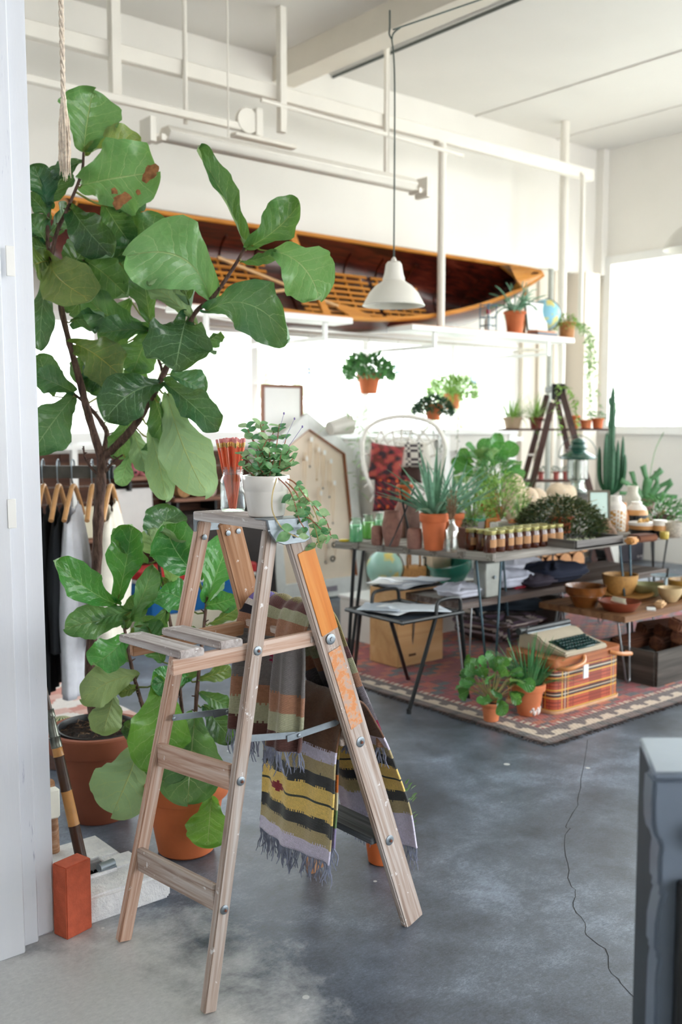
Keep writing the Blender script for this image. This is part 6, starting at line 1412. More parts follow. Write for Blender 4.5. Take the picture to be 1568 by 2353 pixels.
# tall columnar cactus
t,c,r,s=terra('potted_cactus','tall dark green columnar cactus with many upright arms behind the white bottle',1402,1178,TZ,60,30,M_raku2)
def column(t,pts,r_,n=7):
    P=cr_pts(pts,5); vs=[];fs=[]; N_=n*2; m=len(P)
    for i,p in enumerate(P):
        rad=r_*(1 if i<m-3 else (.86,.6,.12)[i-(m-3)])
        for k in range(N_): a=PI*k/n; q=rad*(1.0 if k%2==0 else .70); vs.append(p+V3(math.cos(a)*q,math.sin(a)*q,0))
    for i in range(m-1):
        for k in range(N_): l=(k+1)%N_; fs.append((i*N_+k,i*N_+l,(i+1)*N_+l,(i+1)*N_+k))
    fs.append(tuple((m-1)*N_+k for k in range(N_))); obj('cactus_arm',MB().add(vs,fs),M_cac,t,ang=30)
M_cac=plain('#2c5f40',.55,.22,60,.2,name='cactus_skin')
Hc=(1150-886)*s
column(t,[c,c+V3(0,0,Hc*.5),c+V3(.005,0,Hc)],.026,6)
for k,(a,q,h) in enumerate(((0.3,.07,.44),(1.2,.075,.50),(2.2,.085,.42),(3.0,.06,.52),(3.9,.09,.40),(4.8,.055,.47),(5.6,.085,.50),(2.6,.035,.54),(0.9,.035,.40),(5.2,.10,.36))):
    d=V3(math.cos(a),math.sin(a),0); column(t,[c+V3(0,0,.04),c+d*q*.7+V3(0,0,.10),c+d*q+V3(0,0,.20),c+d*q*1.05+V3(0,0,h)],.018,5)
for k in range(3): column(t,[c+V3(0,0,Hc*(.62+.1*k)),c+V3((.035 if k%2 else -.035),0,Hc*(.64+.1*k)),c+V3((.04 if k%2 else -.04),0,Hc*(.70+.1*k))],.010,4)
# staghorn fern
t,c,r,s=terra('staghorn_fern','staghorn fern with broad forked green fronds at the right of the table',1482,1180,TZ,52,34,M_raku2)
rr=random.Random(21); 
P_fr=plain('#4a7c4e',.45,.2,20,0,name='staghorn_green')
def frond(t,p,d,L,w,depth_):
    pts=[p]; q=p.copy(); d=d.normalized(); side=d.cross(_F).normalized()
    vs=[];n=5
    for i in range(n+1):
        k=i/n; ww=w*(.80+.35*k) ; vs+=[q-side*ww/2,q+side*ww/2]
        if i<n: d=(d+V3(rr.uniform(-.12,.12),rr.uniform(-.12,.12),.03)).normalized(); q=q+d*L/n
    mb=MB().add(vs,[(2*i,2*i+1,2*i+3,2*i+2) for i in range(n)])
    o=obj('frond',mb,P_fr,t,ang=180,solid=.003)
    if depth_<2+(w>.045):
        for sg in (-1,1):
            d2=(d*math.cos(.5)+side*sg*math.sin(.55+rr.uniform(-.1,.2))).normalized(); frond(t,q+side*sg*w*.24-d*.006,d2,L*.66,w*.62,depth_+1)
    else:
        pass
for a,e,L_,w_ in ((-.6,1.15,.15,.060),(.1,1.45,.17,.070),(.75,1.0,.15,.060),(-1.15,.8,.12,.045),(1.3,.6,.14,.05)):
    d=_R*math.sin(a)+V3(0,0,1)*math.cos(a)*1.0; frond(t,c+_R*.02*a,d,L_,w_,1)
obj('flower_stalk',MB().tube(cr_pts([c+_R*.01,c+_R*.06+V3(0,0,.35),c+_R*.13+V3(0,0,.52)],4),[.003]*8+[.002],5),P_green,t)
# mirror frame
p=foot(1378,1226,TZ,.03); s=mpx(p); rm=Matrix.Rotation(R(-38),3,'Z')@Matrix.Rotation(R(-7),3,'X'); t=thing('table_mirror','small leaning mirror in a grey-brown wooden frame beside the white bottle','mirror',p); h=98*s; w_=46*s
fm=M_ttop
mb=MB(); 
for a,b_,c_,d_ in ((-w_/2,0,5*s,h),(w_/2,0,5*s,h),): mb.box(p+rm@V3(a,0,h/2),(5*s,.014,h),rm)
for z in (2*s,h-2*s): mb.box(p+rm@V3(0,0,z),(w_,.014,5*s),rm)
obj('frame',mb,plain('#6e6656',.6,.2),t); obj('mirror_glass',MB().box(p+rm@V3(0,.002,h/2),(w_-4*s,.004,h-6*s),rm),plain('#9fb5ab',.25,.05,bmp=0,metal=.15),t)
vessel('wooden_cone','small wood cone on a dark weight in front of the mirror','ornament',1394,1230,TZ,[(24,0),(25,3),(20,14),(19,16),(12,20),(9,30),(4,36),(0,37)],plain('#8a6a50',.6,.3,30))
# white bottle with tan squares, orange and charcoal vessels
M_patch=colattr('glaze_squares',.35,namt=.04,nscale=40)
t,c,s=vessel('ceramic_bottle','tall white ceramic bottle covered with tan squares on the right of the table','bottle',1414,1224,TZ,[(20,0),(23,3),(24,20),(25,50),(22,62),(13,70),(12,84),(10,84),(10,70),(0,66)],M_patch,n=48)
def sq(p):
    a=math.atan2(p.y-c.y,p.x-c.x); z=(p.z-c.z)/s; k=int((a+4)*3.2); f=((a+4)*3.2)%1; g=(z/10+ (k%3)*.33)%1
    return lin('#c9964e') if (z<52 and .18<f<.80 and .2<g<.8) else lin('#e9e4dc')
bo=[ch for ch in t.children][0]; bo.data.materials[0]=M_patch
# refine rings for the pattern
me=bo.data; bm=bmesh.new(); bm.from_mesh(me); bmesh.ops.subdivide_edges(bm,edges=[e for e in bm.edges if abs(e.verts[0].co.z-e.verts[1].co.z)>6*s],cuts=6,use_grid_fill=True); bm.to_mesh(me); bm.free(); paint(bo,sq)
t,c,s=vessel('wooden_bottle','tan wood bottle standing beside the white patterned one','bottle',1433,1222,TZ,[(10,0),(12,3),(13,30),(10,44),(6,50),(6,66),(4,67),(0,67)],plain('#c58a5c',.5,.15,30))
vessel('ribbed_vase','large ivory vase with fine vertical ribs in front of the staghorn fern','vase',1452,1206,TZ,[(26,0),(30,4),(30,20),(26,40),(18,62),(12,72),(13,88),(11,88),(10,72),(0,60)],plain('#d8d0c2',.5,.08,90,.6))
def tri(name,label,x,y,prof,z1,z2,cols,cat='vase'):
    p=Zp(x,y,TZ); s=mpx(p); c=foot(x,y,TZ,prof[0][0]*s); c.z=TZ; t=thing(name,label,cat,c); segs=[(0,z1),(z1,z2),(z2,999)]
    def at(z):
        for (a,za),(b,zb) in zip(prof,prof[1:]):
            if za<=z<=zb and zb>za: return lerp(a,b,(z-za)/(zb-za))
        return prof[-1][0]
    top=prof[-1][1]
    for i,((a,b),hx) in enumerate(zip(segs,cols)):
        b=min(b,top); pr=[(at(a),a)]+[q for q in prof if a<q[1]<b]+[(at(b),b)]
        obj('glaze_band' if i else 'lower_band',MB().lathe([(q*s,w*s) for q,w in pr],c,32),plain(hx,.35,.06),t)
    return t,c,s
tri('banded_vase','squat vase with charcoal base tan band and white neck','right',0,0,0,0,0) if False else None
tri('banded_vase','round vase with charcoal base, tan band and white neck behind the soap bowl',1462,1222,[(20,0),(24,4),(26,30),(26,44),(20,56),(12,62),(12,68)],38,50,['#1a1c20','#c9935a','#e4dcd2'])
t,c,s=tri('banded_bowl','wide bowl striped charcoal tan and white holding yellow soap bars',1477,1234,[(22,0),(26,3),(32,20),(33,32),(30,33)],17,26,['#1a1c20','#c9935a','#e8e0d8'],'bowl')
obj('bowl_floor',MB().lathe([(0,24*s),(30*s,24*s)],c,24),plain('#e8e0d8',.4),t)
for i in range(3):
    o=obj('soap_bar',MB().box((0,0,0),(.055,.022,.030)),plain('#e0b772',.6,.05),origin=(0,0,0),bevel=.006,seg=2); o.location=(c.x-.045+.035*i,c.y-.01,c.z+32*s+.008); o.rotation_euler=(R(20),R(15*i-10),R(20+15*i)); tag(o,'yellow soap bar leaning in the striped bowl','soap','soap bars in the striped bowl')
tri('banded_cup','small cup with charcoal base and tan band right of the striped bowl',1516,1236,[(13,0),(15,3),(16,20),(16,40),(14,40)],16,28,['#1a1c20','#c9935a','#e4dcd2'],'cup')
tri('banded_cup','tiny cup with tan squares behind the striped bowl',1494,1212,[(9,0),(10,2),(11,20),(11,28),(9,28)],18,24,['#c9935a','#e4dcd2','#e4dcd2'],'cup')
vessel('glass_bowl','ribbed pale glass bowl at the right edge of the table','bowl',1548,1236,TZ,[(14,0),(18,3),(26,18),(29,36),(27,36),(24,18),(16,6),(0,6)],plain('#c9c1b2',.15,.2,80,.4,coat=.5))
t,c,s=vessel('votive','small clear votive with yellow wax at the right table edge','candle',1527,1240,TZ,[(8,0),(10,2),(11,14),(10,18),(0,16)],plain('#c9b154',.3))
p=foot(1452,1251,TZ,.02); o=obj('soap_dish',MB().box((0,0,.02),(.085,.06,.04)),plain('#c98d4c',.6,.2,30),origin=(0,0,0),bevel=.012,seg=3); o.location=p; o.rotation_euler=(0,0,R(10)); tag(o,'orange rounded wooden block just right of the grey tray','wood block')
a=foot(1470,1247,TZ,.03); q=board('bark_slab',a+V3(-.04,.02,.022),a+V3(.13,.0,.022),.10,.042,(0,1,0),M_log,None,bevel=.010); tag(q,'dark bark slab under the striped bowl','wood slab'); 
# plants at right end
t,c,r,s=terra('potted_plant','mixed low green plants in a shallow brown bowl at the right end of the table',1518,1212,TZ,70,26,M_raku2); bushy(t,c,.13,.13,320,.06,.014,P_green,30); 
# grey tray with beads
q0=Zp(1326,1263,TZ); q1_=Zp(1433,1249,TZ); t=thing('wooden_tray','shallow dark grey wooden tray of beads on the table front','tray',q0); tw_=q1_.x-q0.x; td=.26
obj('tray_floor',MB().bb((q0.x,q0.y,TZ),(q0.x+tw_,q0.y+td,TZ+.01)),M_crate,t)
for a,b in (((q0.x,q0.y+.006,TZ+.024),(q0.x+tw_,q0.y+.006,TZ+.024)),((q0.x,q0.y+td,TZ+.024),(q0.x+tw_,q0.y+td,TZ+.024)),((q0.x,q0.y+.012,TZ+.024),(q0.x,q0.y+td-.006,TZ+.024)),((q0.x+tw_,q0.y+.012,TZ+.024),(q0.x+tw_,q0.y+td-.006,TZ+.024))): board('tray_side',a,b,.048,.012,(0,0,1),wood('grey_oak_%d'%len(bpy.data.materials),['#4e4a48','#6f6a67','#8f8a86'],1.0,.6,50,.15),t,bevel=.001)
mb=MB(); rr=random.Random(31)
for k in range(90): mb.ball((q0.x+rr.uniform(.02,tw_-.02),q0.y+rr.uniform(.02,td-.02),TZ+.016+rr.uniform(0,.008)),.007,(1,1,1),7,5)
tt=obj('beads',mb,plain('#c9cfae',.3,.3,90,0),origin=q0); tag(tt,'loose pale green and pink beads lying in the grey tray','beads',kind='stuff')
# ================================================================== plank clad wall at left and its shelves
M_plank=wood('dark_reclaimed_plank',['#2c1a14','#4a2c20','#63402e','#7b5540'],1.0,.8,14,.3)
wb=bpy.data.objects['wall_back']; zt=1.28; x=1.2; rr=random.Random(17)
row=0; z=.02
while z<zt-.05:
    h=.125; u=1.6+rr.uniform(-.5,0)
    while u<4.75:
        L=rr.uniform(.9,1.7); e=min(u+L,4.80)
        if e-u>.1:
            q=board('plank',(u+.002,WV-.014-rr.uniform(0,.006),z+h/2),(e-.002,WV-.014-rr.uniform(0,.006),z+h/2),h-.005,.022,(0,0,1),M_plank,wb,bevel=.0015)
        u=e
    z+=h
def stwall(x0,x1,ytop,v,label,mat=None,dp=.22,thk=.03,name='wall_shelf'):
    a=Vp(x0,ytop,v);b=Vp(x1,ytop,v); t=thing(name,label,'shelf',((a.x+b.x)/2,v,a.z)); obj('board',MB().bb((a.x,v,a.z-thk),(b.x,WV-.028,a.z)),mat or M_plank,t,bevel=.003)
    for k in (.1,.9): u=lerp(a.x,b.x,k); obj('bracket',MB().bb((u-.01,v+.03,a.z-thk-.08),(u+.01,WV-.028,a.z-thk)),M_black,t)
    return a.z
M_shw=wood('brown_shelf_wood',['#6b4434','#8d5f49','#a87a62'],1.0,.6,24,.1)
z1s=stwall(292,412,1096,6.72,'upper brown wooden wall shelf with pink vases behind the tree',M_shw)
z2s=stwall(402,512,1146,6.72,'brown wooden wall shelf holding rolled tan mats right of the tree',M_shw)
z3s=stwall(190,322,1240,6.72,'lower wooden wall shelf with leaning prints behind the hanging tees',M_shw)
def onS(x,z,v=6.80): p=Vp(x,1100,v); return V3(p.x,v,z)
for i,(x,hx,lab) in enumerate(((307,'#b0626a','dark pink round vase on the upper wall shelf nearest the tree trunk'),(328,'#c27b80','lighter pink vase right beside the dark pink one'))):
    c=onS(x,z1s); s=mpx(c); t=thing('round_vase',lab,'vase',c); obj('body',MB().lathe([(8*s,0),(12*s,6*s),(13*s,16*s),(9*s,30*s),(5*s,40*s),(5*s,46*s)],c,20),plain(hx,.5),t); obj('dark_spot',MB().lathe([(0,0),(3.5*s,0),(3.5*s,.004),(0,.004)],c+V3(-.003,-13*s,9*s),12,Matrix.Rotation(PI/2,3,'X')),plain('#2a1418',.8),t)
c=onS(385,z1s,6.86); o=obj('canvas_print',MB().box(c+V3(0,0,.22),(.30,.03,.44),Matrix.Rotation(R(-5),3,'X')),plain('#ded6ca',.7,.08,4),origin=c,bevel=.003); tag(o,'tall cream canvas leaning on the upper wall shelf','canvas')
def artwork(name,label,x0,y0,x1,y1,v,z,cells,hexbg):
    a=Vp(x0,y0,v); b=Vp(x1,y1,v); w_=b.x-a.x; h=a.z-z; c=V3((a.x+b.x)/2,v,z); t=thing(name,label,'print',c); rt=Matrix.Rotation(R(-4),3,'X')
    obj('sheet',MB().box(c+V3(0,0,h/2),(w_,.012,h),rt),plain(hexbg,.6,.03),t,bevel=.002)
    rr=random.Random(int(x0)); 
    for i in range(cells[0]):
        for j in range(cells[1]):
            hx=['#b9c7b6','#d8c79a','#c3c9cf','#dcb7a0','#a7b8a0'][rr.randint(0,4)]; obj('printed_motif',MB().box(c+rt@V3(w_*((i+.5)/cells[0]-.5)*.85,-.0068,h*(.12+.80*(j+.5)/cells[1])),(w_/cells[0]*.45,.0008,h/cells[1]*.45),rt),plain(hx,.7,.3,60,0),t)
    return t
artwork('chart_print','large white print with rows of small pale drawings leaning on the plank wall',262,1125,352,1240,6.80,z3s,(4,3),'#e6e3e0')
artwork('chart_print','smaller landscape print with a bright edge leaning beside the tree trunk',188,1165,232,1240,6.78,z3s,(2,3),'#d9d2b8')
# rolled mats: spirals
def roll(label,x,z,r,L,hexc,v=6.72,turn=3.2,name='rolled_mat'):
    c=onS(x,z,v); s=mpx(c); r*=s; vs=[];fs=[];n=60; t=None
    for i in range(n+1):
        a=i/n*turn*2*PI; q=r*(.18+.82*i/n); p=V3(math.cos(a)*q,0,math.sin(a)*q+r*1.0)
        for dq,dv in ((-.045*r*2,0),(.045*r*2,0),(.045*r*2,L),(-.045*r*2,L)): vs.append(c+V3(math.cos(a)*(q+dq),dv,math.sin(a)*(q+dq)+r*1.09))
    o=obj(name,MB().add(vs,[(4*i+k,4*i+4+k,4*i+4+(k+1)%4,4*i+(k+1)%4) for i in range(n) for k in range(4)]+[(0,1,2,3),(4*n,4*n+3,4*n+2,4*n+1)]),plain(hexc,.9,.15,40,.4),origin=c); return tag(o,label,'mat')
roll('tan spiral-rolled mat on the wall shelf right of the tree',424,z2s,19,.2,'#c39567'); roll('second brown rolled mat on the wall shelf, right of the spiral one',456,z2s,14,.2,'#b08a64'); roll('pale pink rolled cloth at the right end of the mat shelf',486,z2s,13,.2,'#dcc2b6')
c=onS(470,z2s-.50,6.75); t=thing('dark_cabinet','dark low cabinet standing on the floor under the mat shelf','cabinet',(c.x,c.y,0)); obj('body',MB().bb((c.x-.30,6.55,.0),(c.x+.55,6.93,z2s-.12)),plain('#241d1c',.7,.1),t,bevel=.004); obj('door',MB().bb((c.x-.28,6.53,.04),(c.x+.11,6.55,z2s-.18)),plain('#2c2423',.6),t,bevel=.003); obj('door',MB().bb((c.x+.13,6.53,.04),(c.x+.53,6.55,z2s-.18)),plain('#2c2423',.6),t,bevel=.003)
# white rail fence in front of plank wall
a=Vp(60,1008,6.86);b=Vp(470,1008,6.86); t=thing('white_rail','white painted double rail with a post along the top of the plank wall','rail',(a.x,6.9,a.z)); mb=MB()
z_a=Vp(170,1008,6.86).z; z_b=Vp(170,1029,6.86).z
obj('upper_rail',MB().bb((a.x-1,6.84,z_a-.02),(b.x+.3,6.88,z_a+.04)),M_white,t); obj('lower_rail',MB().bb((a.x-1,6.84,z_b-.015),(b.x,6.88,z_b+.015)),M_white,t)
for xx in (171,392): 
    u=Vp(xx,1050,6.86).x; obj('post',MB().bb((u-.022,6.85,.0),(u+.022,6.89,z_a)),M_white,t)
# ================================================================== clothes rack
DR=4.75; ex_=V3(_R.x,_R.y,0).normalized(); ey_=V3(_F.x,_F.y,0).normalized(); RA=Matrix.Rotation(math.atan2(ex_.y,ex_.x),3,'Z')
K0=Dp(160,1085,DR); za=Dp(160,1070,DR).z; zb_=Dp(160,1099,DR).z
def KP(x,dy=0,z=0): 
    p=Dp(x,1085,DR); return V3(p.x,p.y,0)+ey_*dy+V3(0,0,z)
rk=thing('garment_rack','dark wooden garment bar with hooks behind the tree trunk','clothes rack',KP(150))
L_=(KP(250)-KP(-40)).length; obj('bar',MB().box((KP(250)+KP(-40))/2+V3(0,0,(za+zb_)/2),(L_,.04,za-zb_),RA),plain('#4b4640',.6,.3,14,.1),rk,bevel=.003)
obj('bar_end',MB().box(KP(256)+V3(0,0,(za+zb_)/2),(.03,.06,(za-zb_)*1.06),RA),M_black,rk,bevel=.003)
for xx in (229,-35): obj('upright',MB().box(KP(xx,.04,za/2),(.03,.03,za),RA),M_black,rk); obj('foot',MB().box(KP(xx,.04,.015),(.035,.50,.03),RA),M_black,rk)
M_hgr=plain('#c6935e',.45,.15,20,.05,name='hanger_wood')
def hanger(x,label,yaw):
    t=thing('clothes_hanger',label,'hanger',KP(x,0,za),'wooden hangers on the garment bar'); zc_=zb_-.035
    dv=(Matrix.Rotation(R(yaw),3,'Z')@ey_)
    def q(a,z): return KP(x,0,z)+dv*a
    obj('hook',MB().tube([q(0,zc_),q(-.028,zc_+.03),q(-.032,za)]+[q(-.032*math.cos(a),za+.030*math.sin(a)) for a in [PI*k/8 for k in range(9)]]+[q(.032,za-.02)],.0035,6),M_galv,t)
    obj('shoulder_bar',MB().tube(cr_pts([q(-.20,zc_-.15),q(-.07,zc_-.035),q(0,zc_),q(.07,zc_-.035),q(.20,zc_-.15)],5),[.012]*21,8),M_hgr,t); return q(0,zc_),dv
def garment(name,label,cd,L,hexc,wtop,wbot,seed,thick=.05,neck=.10):
    c,dv=cd; sx=V3(dv.y,-dv.x,0)
    def f(u,v):
        a=2*PI*u; w_=lerp(wtop,wbot,min(1,v*1.6)); th=thick*(.35+.65*min(1,v*2))+.012*math.sin(v*5)
        y=math.cos(a)*w_/2; x=math.sin(a)*th*(.85+.25*math.sin(math.cos(a)*16+seed))
        zz=-neck-.10*abs(math.cos(a))*(1-v)**2-(L-neck)*v
        return c+dv*y+sx*x+V3(0,0,zz)
    o=obj(name,MB().grid(f,64,26),plain(hexc,.95,.08,20,.3),origin=c,ang=180,solid=.003); return tag(o,label,'clothing')
gl=[(99,'wooden hanger at the left end of the bar holding the first black garment',6),(134,'wooden hanger holding the second black garment',5),(168,'wooden hanger holding the grey-white tee',2),(212,'bare wooden hanger on the bar just left of the tree trunk',6),(254,'wooden hanger holding the cream tank top right of the trunk',2)]
hc=[hanger(x,l,y) for x,l,y in gl]
def Lz(y): return hc[0][0].z-Dp(120,y,DR).z
garment('black_dress','long black garment hanging at the left end of the garment bar',hc[0],Lz(1590),'#121519',.30,.42,1,.058,.09)
garment('black_shirt','shorter black garment hanging second on the garment bar',hc[1],Lz(1490),'#15191e',.28,.42,2,.048,.09)
garment('grey_tee','long pale grey tee hanging third on the garment bar',hc[2],Lz(1595),'#d3d4dc',.30,.42,3,.068,.07)
garment('cream_tank','cream tank top hanging right of the tree trunk',hc[4],Lz(1480),'#eee7da',.26,.42,4,.075,.06)
# barrel cactus on pale rug
p=foot(143,1668,.0,.0); D_=Dp(142,1650,4.35); cz=V3(D_.x,D_.y,0); s=mpx(cz); t=thing('barrel_cactus','striped green barrel cactus in a dark pot behind the big brown pot','potted cactus',cz); pot(t,cz,.09,.07,.11,M_raku2); vs=[];N_=24; pr=[]
cc=cz+V3(0,0,.15)
for i in range(11):
    for k in range(48): a=2*PI*k/48; ph=PI*i/10; rad=.075*math.sin(ph)*(1+.10*math.cos(a*12)); vs.append(cc+V3(rad*math.cos(a),rad*math.sin(a),-.07*math.cos(ph)))
mb=MB().add(vs,[(i*48+k,i*48+(k+1)%48,(i+1)*48+(k+1)%48,(i+1)*48+k) for i in range(10) for k in range(48)]); bo=obj('cactus_body',mb,colattr('cactus_stripes',.6,namt=.1),t,ang=180); paint(bo,lambda p:lin('#cfc79a') if math.cos(math.atan2(p.y-cc.y,p.x-cc.x)*12)>.72 else lin('#1f5a40'))
# blue and red cooler
a=Vp(345,1300,6.1);b=Vp(590,1300,6.1); z_t=Vp(450,1322,6.1).z; z0=Vp(450,1420,6.1).z; print('cooler',a,b,z_t,z0)
t=thing('cooler_box','bright blue box with red lid and white base band on the floor behind the figs','cooler',((a.x+b.x)/2,6.2,0)); zt_=Vp(450,1326,6.1).z; zw=max(.06,Vp(450,1405,6.1).z)
obj('base_band',MB().bb((a.x,6.1,0),(b.x,6.5,zw)),plain('#e9e0cc',.5,.03),t,bevel=.01); obj('body',MB().bb((a.x+.01,6.11,zw),(b.x-.01,6.49,zt_-.04)),plain('#1668ae',.35,.06),t,bevel=.01); obj('white_band',MB().bb((a.x,6.10,zt_-.04),(b.x,6.5,zt_-.015)),plain('#e9e9e6',.4,.02),t,bevel=.004); obj('lid',MB().bb((a.x-.005,6.095,zt_-.015),(b.x+.005,6.505,zt_+.06)),plain('#c4262c',.4,.05),t,bevel=.012)
# ================================================================== mirror frame on the sill
a=Vp(600,882,6.93);b=Vp(696,1002,6.93); zs_=1.345; t=thing('framed_print','thin dark wooden picture frame with white print standing on the window sill','picture',((a.x+b.x)/2,6.93,zs_)); mb=MB(); zt=a.z; w_=.028
M_wf=plain('#8a5c48',.6,.15,20)
for u in (a.x,b.x-w_): obj('frame_side',MB().bb((u,6.915,zs_),(u+w_,6.945,zt)),M_wf,t,bevel=.002)
for z in (zs_,zt-w_): obj('frame_side',MB().bb((a.x+w_,6.915,z),(b.x-w_,6.945,z+w_)),M_wf,t,bevel=.002)
obj('print',MB().bb((a.x+w_,6.928,zs_+w_),(b.x-w_,6.934,zt-w_)),plain('#f4f4f2',.6,.01),t)
# ================================================================== house-shaped jewellery board
vb=6.55; vt=6.78; zA=1.66
def PL(x,y,off=0):
    r=ray(x,y); # plane v = vb + (z/zA)*(vt-vb)
    k=(vt-vb)/zA; tt=(vb-off+k*EYE)/(r.y-k*r.z); return _C+r*tt
oL,oR=PL(640,1384),PL(843,1366); eR=PL(803,1034); ap=PL(705,948); print('board',oL,oR,eR,ap)
oR=V3(oR.x,oR.y,0) if oR.z<.1 else oR; 
k_=(vt-vb)/zA
def BP(u,z,off=0): return V3(u,vb+k_*z-off,z)
uL=oL.x-.02; uR=oR.x; ua_=(uL+uR)/2; 
zE=eR.z; zP=ap.z; uLe=uL+.02; 
poly=[(uL,.01),(uR,.01),(uR-.02,zE),(ap.x,zP),(uL+.02,zE-.0)]
cu_=sum(p[0] for p in poly)/5; t=thing('jewellery_board','white house-shaped board frame with necklaces and rings leaning on the wall','display board',(cu_,vb,0))
inn=[(uL+.10,.16),(uR-.10,.16),(uR-.12,zE-.03),(ap.x,zP-.14),(uL+.12,zE-.03)]
obj('panel',MB().prism(inn,-.010,-.020,lambda a,b,h:BP(a,b,h)),plain('#ecdcc8',.8,.04,6),t)
M_bfr=plain('#e2e4e2',.6,.06,14,.15,name='washed_white_wood')
for i in range(5):
    j=(i+1)%5; o=obj('frame_board',MB().prism([poly[i],poly[j],inn[j],inn[i]],.022,-.022,lambda a,b,h:BP(a,b,h)),M_bfr,t,smooth=False,bevel=.002)
for i in (1,2,3):
    j=(i+1)%5; sh=.012; pi,pj=inn[i],inn[j]; cxp=(ap.x,.8); f=lambda q:(lerp(q[0],cxp[0],.02),lerp(q[1],cxp[1],.012)); obj('inner_edge',MB().prism([pi,pj,f(pj),f(pi)],.020,-.010,lambda a,b,h:BP(a,b,h)),plain('#a0623c',.6),t,smooth=False)
q=PL(760,1361); obj('name_plate',MB().prism([(q.x-.06,.055),(q.x+.06,.055),(q.x+.06,.10),(q.x-.06,.10)],.026,.022,lambda a,b,h:BP(a,b,h)),plain('#8a8490',.6),t,smooth=False)
rr=random.Random(12); M_tag=plain('#f5f5f3',.7,.01); M_gold2=plain('#b08d57',.35,.1,metal=.8); gnn='necklaces pinned on the jewellery board'
for i,(x,y0_,y1_) in enumerate(((712,1010,1070),(728,1020,1100),(742,1040,1120),(700,1040,1130),(757,1060,1140),(733,1120,1200),(765,1110,1200),(715,1180,1250),(748,1200,1290),(770,1230,1280),(728,1290,1330))):
    A=PL(x,y0_,.028);B=PL(x,y1_,.028); n_=thing('necklace',['fine gold necklace near the peak of the board','short chain left of the peak','necklace with tag under the right slope','necklace with tag at the left middle','necklace at the upper right corner','looped necklace in the board centre','thin necklace at the right middle','short necklace at the left below centre','long dark necklace low in the centre','little chain at the lower right','short chain near the bottom edge'][i]+' of the jewellery board' if i not in (0,) else 'fine gold necklace at the peak of the jewellery board','necklace',A,gnn)
    obj('chain',MB().tube([A+V3(-.012,0,0),A.lerp(B,.6)+V3(-.014,0,0),B,A.lerp(B,.6)+V3(.014,0,0),A+V3(.012,0,0)],.0022,5,closed=True),M_gold2,n_); obj('pendant',MB().ball(B+V3(0,-.002,-.008),.009,(1,.5,1.2),8,6),M_gold2 if i%2 else M_black,n_)
    if i<7: obj('price_tag',MB().box(A+V3(.02,-.003,-.05 if i%2 else .0),(.028,.002,.040)),M_tag,n_)
for x,y,lab in ((765,1284,'black and gold ring hooked low on the right of the jewellery board'),(768,1252,'dark round ring pinned on the jewellery board beside the vine')):
    A=PL(x,y,.03); o=obj('ring',MB().tube([A+V3(.02*math.cos(a),0,.02*math.sin(a)) for a in [k*PI/8 for k in range(16)]],.007,6,closed=True),M_black,origin=A); tag(o,lab,'ring')
# ================================================================== woven peacock chair with cushions
ch0=Dp(925,1080,8.0); ch=V3(ch0.x,ch0.y,0); s=8.0/FPX; t=thing('woven_chair','white woven rattan egg chair with kilim cushions in front of the strip window','chair',ch)
M_rat=plain('#eeeae2',.6,.05,30,.1,name='white_rattan'); fw=-V3(_F.x,_F.y,0).normalized(); ri=_R
def CH(px_,py_,off=0): 
    x=(px_-925)*s; z=EYE+(970-py_)*s*1.0+ (0.0); return ch+ri*x+V3(0,0,z)+fw*off
hoop=[(832,1015),(834,1060),(850,1110),(875,1148),(905,1180),(950,1200),(985,1170),(1003,1110),(1014,1060),(1018,1020),(1003,985),(975,966),(925,957),(875,965),(843,985)]
H_=[CH(x,y,.22 if y>1100 else .15) for x,y in hoop]; obj('hoop',MB().tube(cr_pts(H_+[H_[0]],4)[:-1],.018,10,closed=True),M_rat,t)
def shell(a,q): # a angle, q 0 rim..1 centre back
    x=math.cos(a); z=math.sin(a); X=925+93*x*(1-q*.999); Y=1078-121*z*(1-q*.999); return CH(X,Y,.17-.42*math.sqrt(max(0,1-(1-q)**2)))
for k in range(20): a=2*PI*k/20; obj('woven_strand',MB().tube([shell(a,q/8) for q in range(9)],.007,6),M_rat,t)
for q in (.12,.25,.4,.55,.72): obj('woven_ring',MB().tube([shell(2*PI*k/28,q) for k in range(28)],.007,6,closed=True),M_rat,t)
for dx in (-.28,.28):
    for f_ in (-.15,.2): obj('leg',MB().tube([ch+ri*dx*.6+fw*f_+V3(0,0,.52),ch+ri*dx+fw*f_*1.3],.02,10),M_rat,t)
obj('seat_frame',MB().tube([ch+ri*.3*math.cos(a)+fw*(.26*math.sin(a)+.0)+V3(0,0,.52) for a in [k*PI/10 for k in range(20)]],.018,8,closed=True),M_rat,t)
